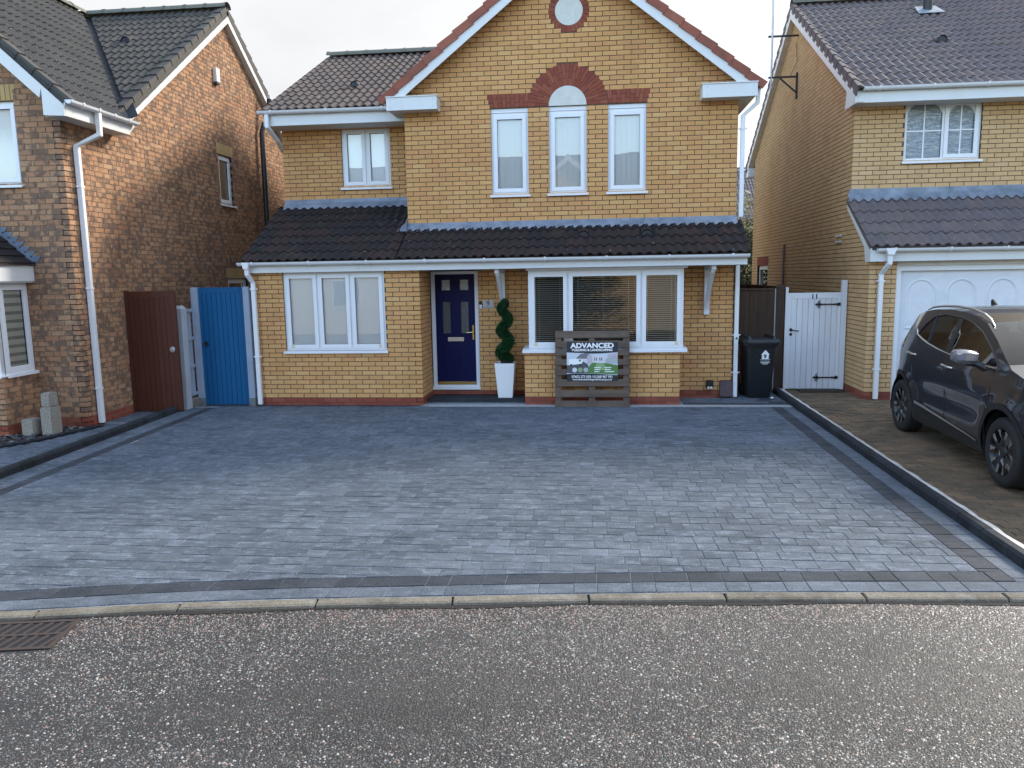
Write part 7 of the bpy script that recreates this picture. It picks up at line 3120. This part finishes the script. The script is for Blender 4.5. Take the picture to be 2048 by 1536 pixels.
for side in (-1, 1):
    # bright strip under the windows, sill strip, rail, handles, mirror
    path = [CS(y, z, side, .004) for y, z in [(1.30, 1.385)] + [(y, z - .012) for y, z in DLO[:8]]]
    mb = MB()
    mb.tube(path, [.006] + [.013] * (len(path) - 1), 6)
    mb.build('window_trim', M['chrome'], car, smooth=60)
    path = [CS(y, z, side, .0) for y, z in [(-1.06, 1.165)] + DLO[8:] + [(1.21, 1.335)]]
    mb = MB()
    mb.tube(path, .010, 6)
    mb.build('window_seal', M['car_black_gloss'], car, smooth=60)
    for (q0, q1) in (((.80, 1.262), (.88, 1.585)),):
        mb = MB()
        mb.tube([CS(*q0, side, .0), CS((q0[0] + q1[0]) / 2, (q0[1] + q1[1]) / 2, side, .0), CS(*q1, side, .0)], .014, 6)
        mb.build('quarter_pillar', M['car_black_gloss'], car)
    mb = MB()
    a_, b_ = [], []
    for k in range(9):
        s_ = k / 8
        y = .95 - 1.70 * s_
        z = .478 - .130 * s_
        wdt = .028 * (1 - .6 * s_)
        a_.append(CS(y, z + wdt, side, .012))
        b_.append(CS(y, z - wdt * .3, side, .014))
    mb.loft([a_, b_], closed=False, caps=False)
    mb.build('sill_trim', M['rail_silver'], car, recalc=False)
    rl = [(1.32, 1.625), (1.20, 1.664), (.9, 1.690), (.5, 1.703), (.1, 1.688), (-.2, 1.650), (-.40, 1.600), (-.56, 1.535)]
    mb = MB()
    mb.tube([(side * (car_x(y, min(z - .03, 1.66)) - .045), y, z + .006) for y, z in rl], [.008, .013, .015, .015, .015, .015, .014, .007], 8)
    mb.build('roof_rail', M['rail_silver'], car, smooth=60)
    for (y0_, z0_) in ((1.16, 1.085), (.05, 1.045)):
        mb = MB()
        mb.tube([CS(y0_ + .13, z0_ + .010, side, -.005), CS(y0_ + .10, z0_ + .008, side, .034), CS(y0_ - .08, z0_ - .002, side, .036), CS(y0_ - .125, z0_ - .006, side, .0)], [.010, .015, .016, .010], 8)
        hd = mb.build('door_handle', M['chrome'], car, smooth=60)
        mb = MB()
        cp = [CS(y0_ + math.cos(a) * .085, z0_ - .004 + math.sin(a) * .030, side, .0025) for a in [2 * math.pi * k / 14 for k in range(14)]]
        mb.add(cp, [tuple(range(14))])
        mb.build('handle_cup', M['car_black_gloss'], hd, recalc=False)
    # shut lines
    for ln in ([(.165, 1.19), (.155, 1.0), (.125, .75), (.10, .45), (.10, .41)], [(-1.02, 1.14), (-1.0, .95), (-.93, .70), (-.90, .40)], [(1.12, 1.31), (1.20, 1.10), (1.10, .85), (1.0, .66), (.98, .50)], [(1.60, 1.40), (1.72, 1.20), (1.80, 1.05)]):
        mb = MB()
        mb.tube([CS(y, z, side, .0005) for y, z in ln], .0045, 5)
        mb.build('shut_line', M['car_black_gloss'], car)
    # mirror
    mb = MB()
    R0 = lambda x, hy, hz, yc, zc: [(side * x, yc + math.cos(a) * hy * (1.0 if math.cos(a) > 0 else .8), zc + math.sin(a) * hz) for a in [2 * math.pi * k / 12 for k in range(12)]]
    Q0 = lambda x, yb, yf, z0, z1: [(side * x, yb, z0 + .01), (side * x, yb, z1 - .012), (side * x, yb - .02, z1), (side * x, yf + .05, z1), (side * x, yf, z1 - .03), (side * x, yf, z0 + .04), (side * x, yf + .04, z0), (side * x, yb - .02, z0)]
    mb.loft([Q0(.935, -.64, -.76, 1.19, 1.275), Q0(.965, -.625, -.80, 1.165, 1.30), Q0(1.08, -.61, -.80, 1.165, 1.315), Q0(1.145, -.61, -.765, 1.18, 1.305), Q0(1.165, -.62, -.72, 1.20, 1.285)], True, True)
    mi = mb.build('wing_mirror', M['mirror_sky_sheen'], car, smooth=38)
    mb = MB()
    mb.tube([CS(-.80, 1.12, side, -.02), (side * .95, -.755, 1.165), (side * 1.02, -.70, 1.185)], [.040, .035, .045], 8)
    mb.build('mirror_arm', M['car_black_gloss'], mi, smooth=60)
    # lamps
    mb = MB()
    for (ya, za, yb, zb) in ((-2.06, .80, -1.86, .99),):
        P_ = [(-2.14, .76), (-1.92, .80), (-1.72, .97), (-1.80, 1.01), (-2.02, .96), (-2.12, .90)]
        mb.add([CS(y, z, side, .006) for y, z in P_], [tuple(range(len(P_)))])
    mb.build('headlight', M['lamp_clear'], car, recalc=False)
    mb = MB()
    P_ = [(2.055, 1.04), (1.84, 1.10), (1.62, 1.13), (1.84, 1.16), (2.0, 1.14)]
    mb.add([CS(y, z, side, .006) for y, z in P_], [tuple(range(len(P_)))])
    mb.build('tail_light', M['lamp_red'], car, recalc=False)
# grille and number-plate recess at the nose
mb = MB()
mb.box(-.62, .62, -2.375, -2.33, .48, .80)
mb.build('grille', M['car_black_gloss'], car, bevel=.02)
mb = MB()
mb.prism([(-.015, 1.00, 1.70), (-.015, 1.15, 1.69), (-.015, 1.15, 1.76), (-.015, 1.12, 1.765)], (.03, 0, 0))
mb.build('roof_antenna', M['car_black_gloss'], car, bevel=.006)
# wheels
for side in (-1, 1):
    for wy in (WR, WF):
        xo = side * .915
        w = MB()
        rr = .350
        pr = [(.235, -.005), (.262, .004), (.30, .006), (.328, -.004), (.343, -.022), (.349, -.05), (.350, -.11), (.349, -.17), (.342, -.205), (.30, -.225), (.235, -.22)]
        w.lathe([(r, xo + side * h) for r, h in pr], (0, wy, WZ), 'X', 40)
        wh = w.build('tyre', M['rubber'], car, smooth=50)
        w = MB()
        w.lathe([(.238, xo + side * -.003), (.232, xo + side * -.012), (.226, xo + side * -.05), (.215, xo + side * -.075), (0, xo + side * -.085)], (0, wy, WZ), 'X', 36)
        w.build('rim', M['alloy_black'], wh, smooth=40)

        def PT(r, a, d):
            return (xo + side * d, wy + math.cos(a) * r, WZ + math.sin(a) * r)
        for k in range(5):
            a = 2 * math.pi * k / 5 + .35
            s_ = MB()
            for dlt in (-.15, .15):
                s_.add([PT(.05, a + dlt * .8 - .22, -.030), PT(.05, a + dlt * .8 + .22, -.030), PT(.14, a + dlt * 1.1 + .13, -.018), PT(.228, a + dlt * 1.6 + .085, -.010), PT(.228, a + dlt * 1.6 - .085, -.010), PT(.14, a + dlt * 1.1 - .13, -.018)], [(0, 1, 2, 3, 4, 5)])
            s_.build('spoke', M['alloy_black'], wh, recalc=False)
            for dlt in (-1, 1):
                s_ = MB()
                s_.add([PT(.135, a + dlt * .20, -.012), PT(.150, a + dlt * .38, -.014), PT(.226, a + dlt * .46, -.006), PT(.230, a + dlt * .24, -.005)], [(0, 1, 2, 3)])
                s_.build('spoke_facet', M['alloy_silver'], wh, recalc=False)
        h_ = MB()
        h_.lathe([(.062, xo + side * -.03), (.055, xo + side * -.018), (0, xo + side * -.016)], (0, wy, WZ), 'X', 18)
        h_.build('hub', M['alloy_black'], wh, smooth=40)
        b_ = MB()
        b_.lathe([(.17, xo + side * -.062), (.17, xo + side * -.075), (.06, xo + side * -.078)], (0, wy, WZ), 'X', 24)
        b_.build('brake_disc', M['steel'], wh, smooth=40)
        l_ = MB()       # wheel-arch liner
        l_.loft([[(xo + side * d, wy + math.cos(a) * (AR + .0), WZ + math.sin(a) * (AR + .0)) for a in [rad(-15 + 210 * k / 16) for k in range(17)]] for d in (-.02, -.30)], closed=False, caps=False)
        l_.build('arch_liner', M['car_cladding'], car, recalc=False)
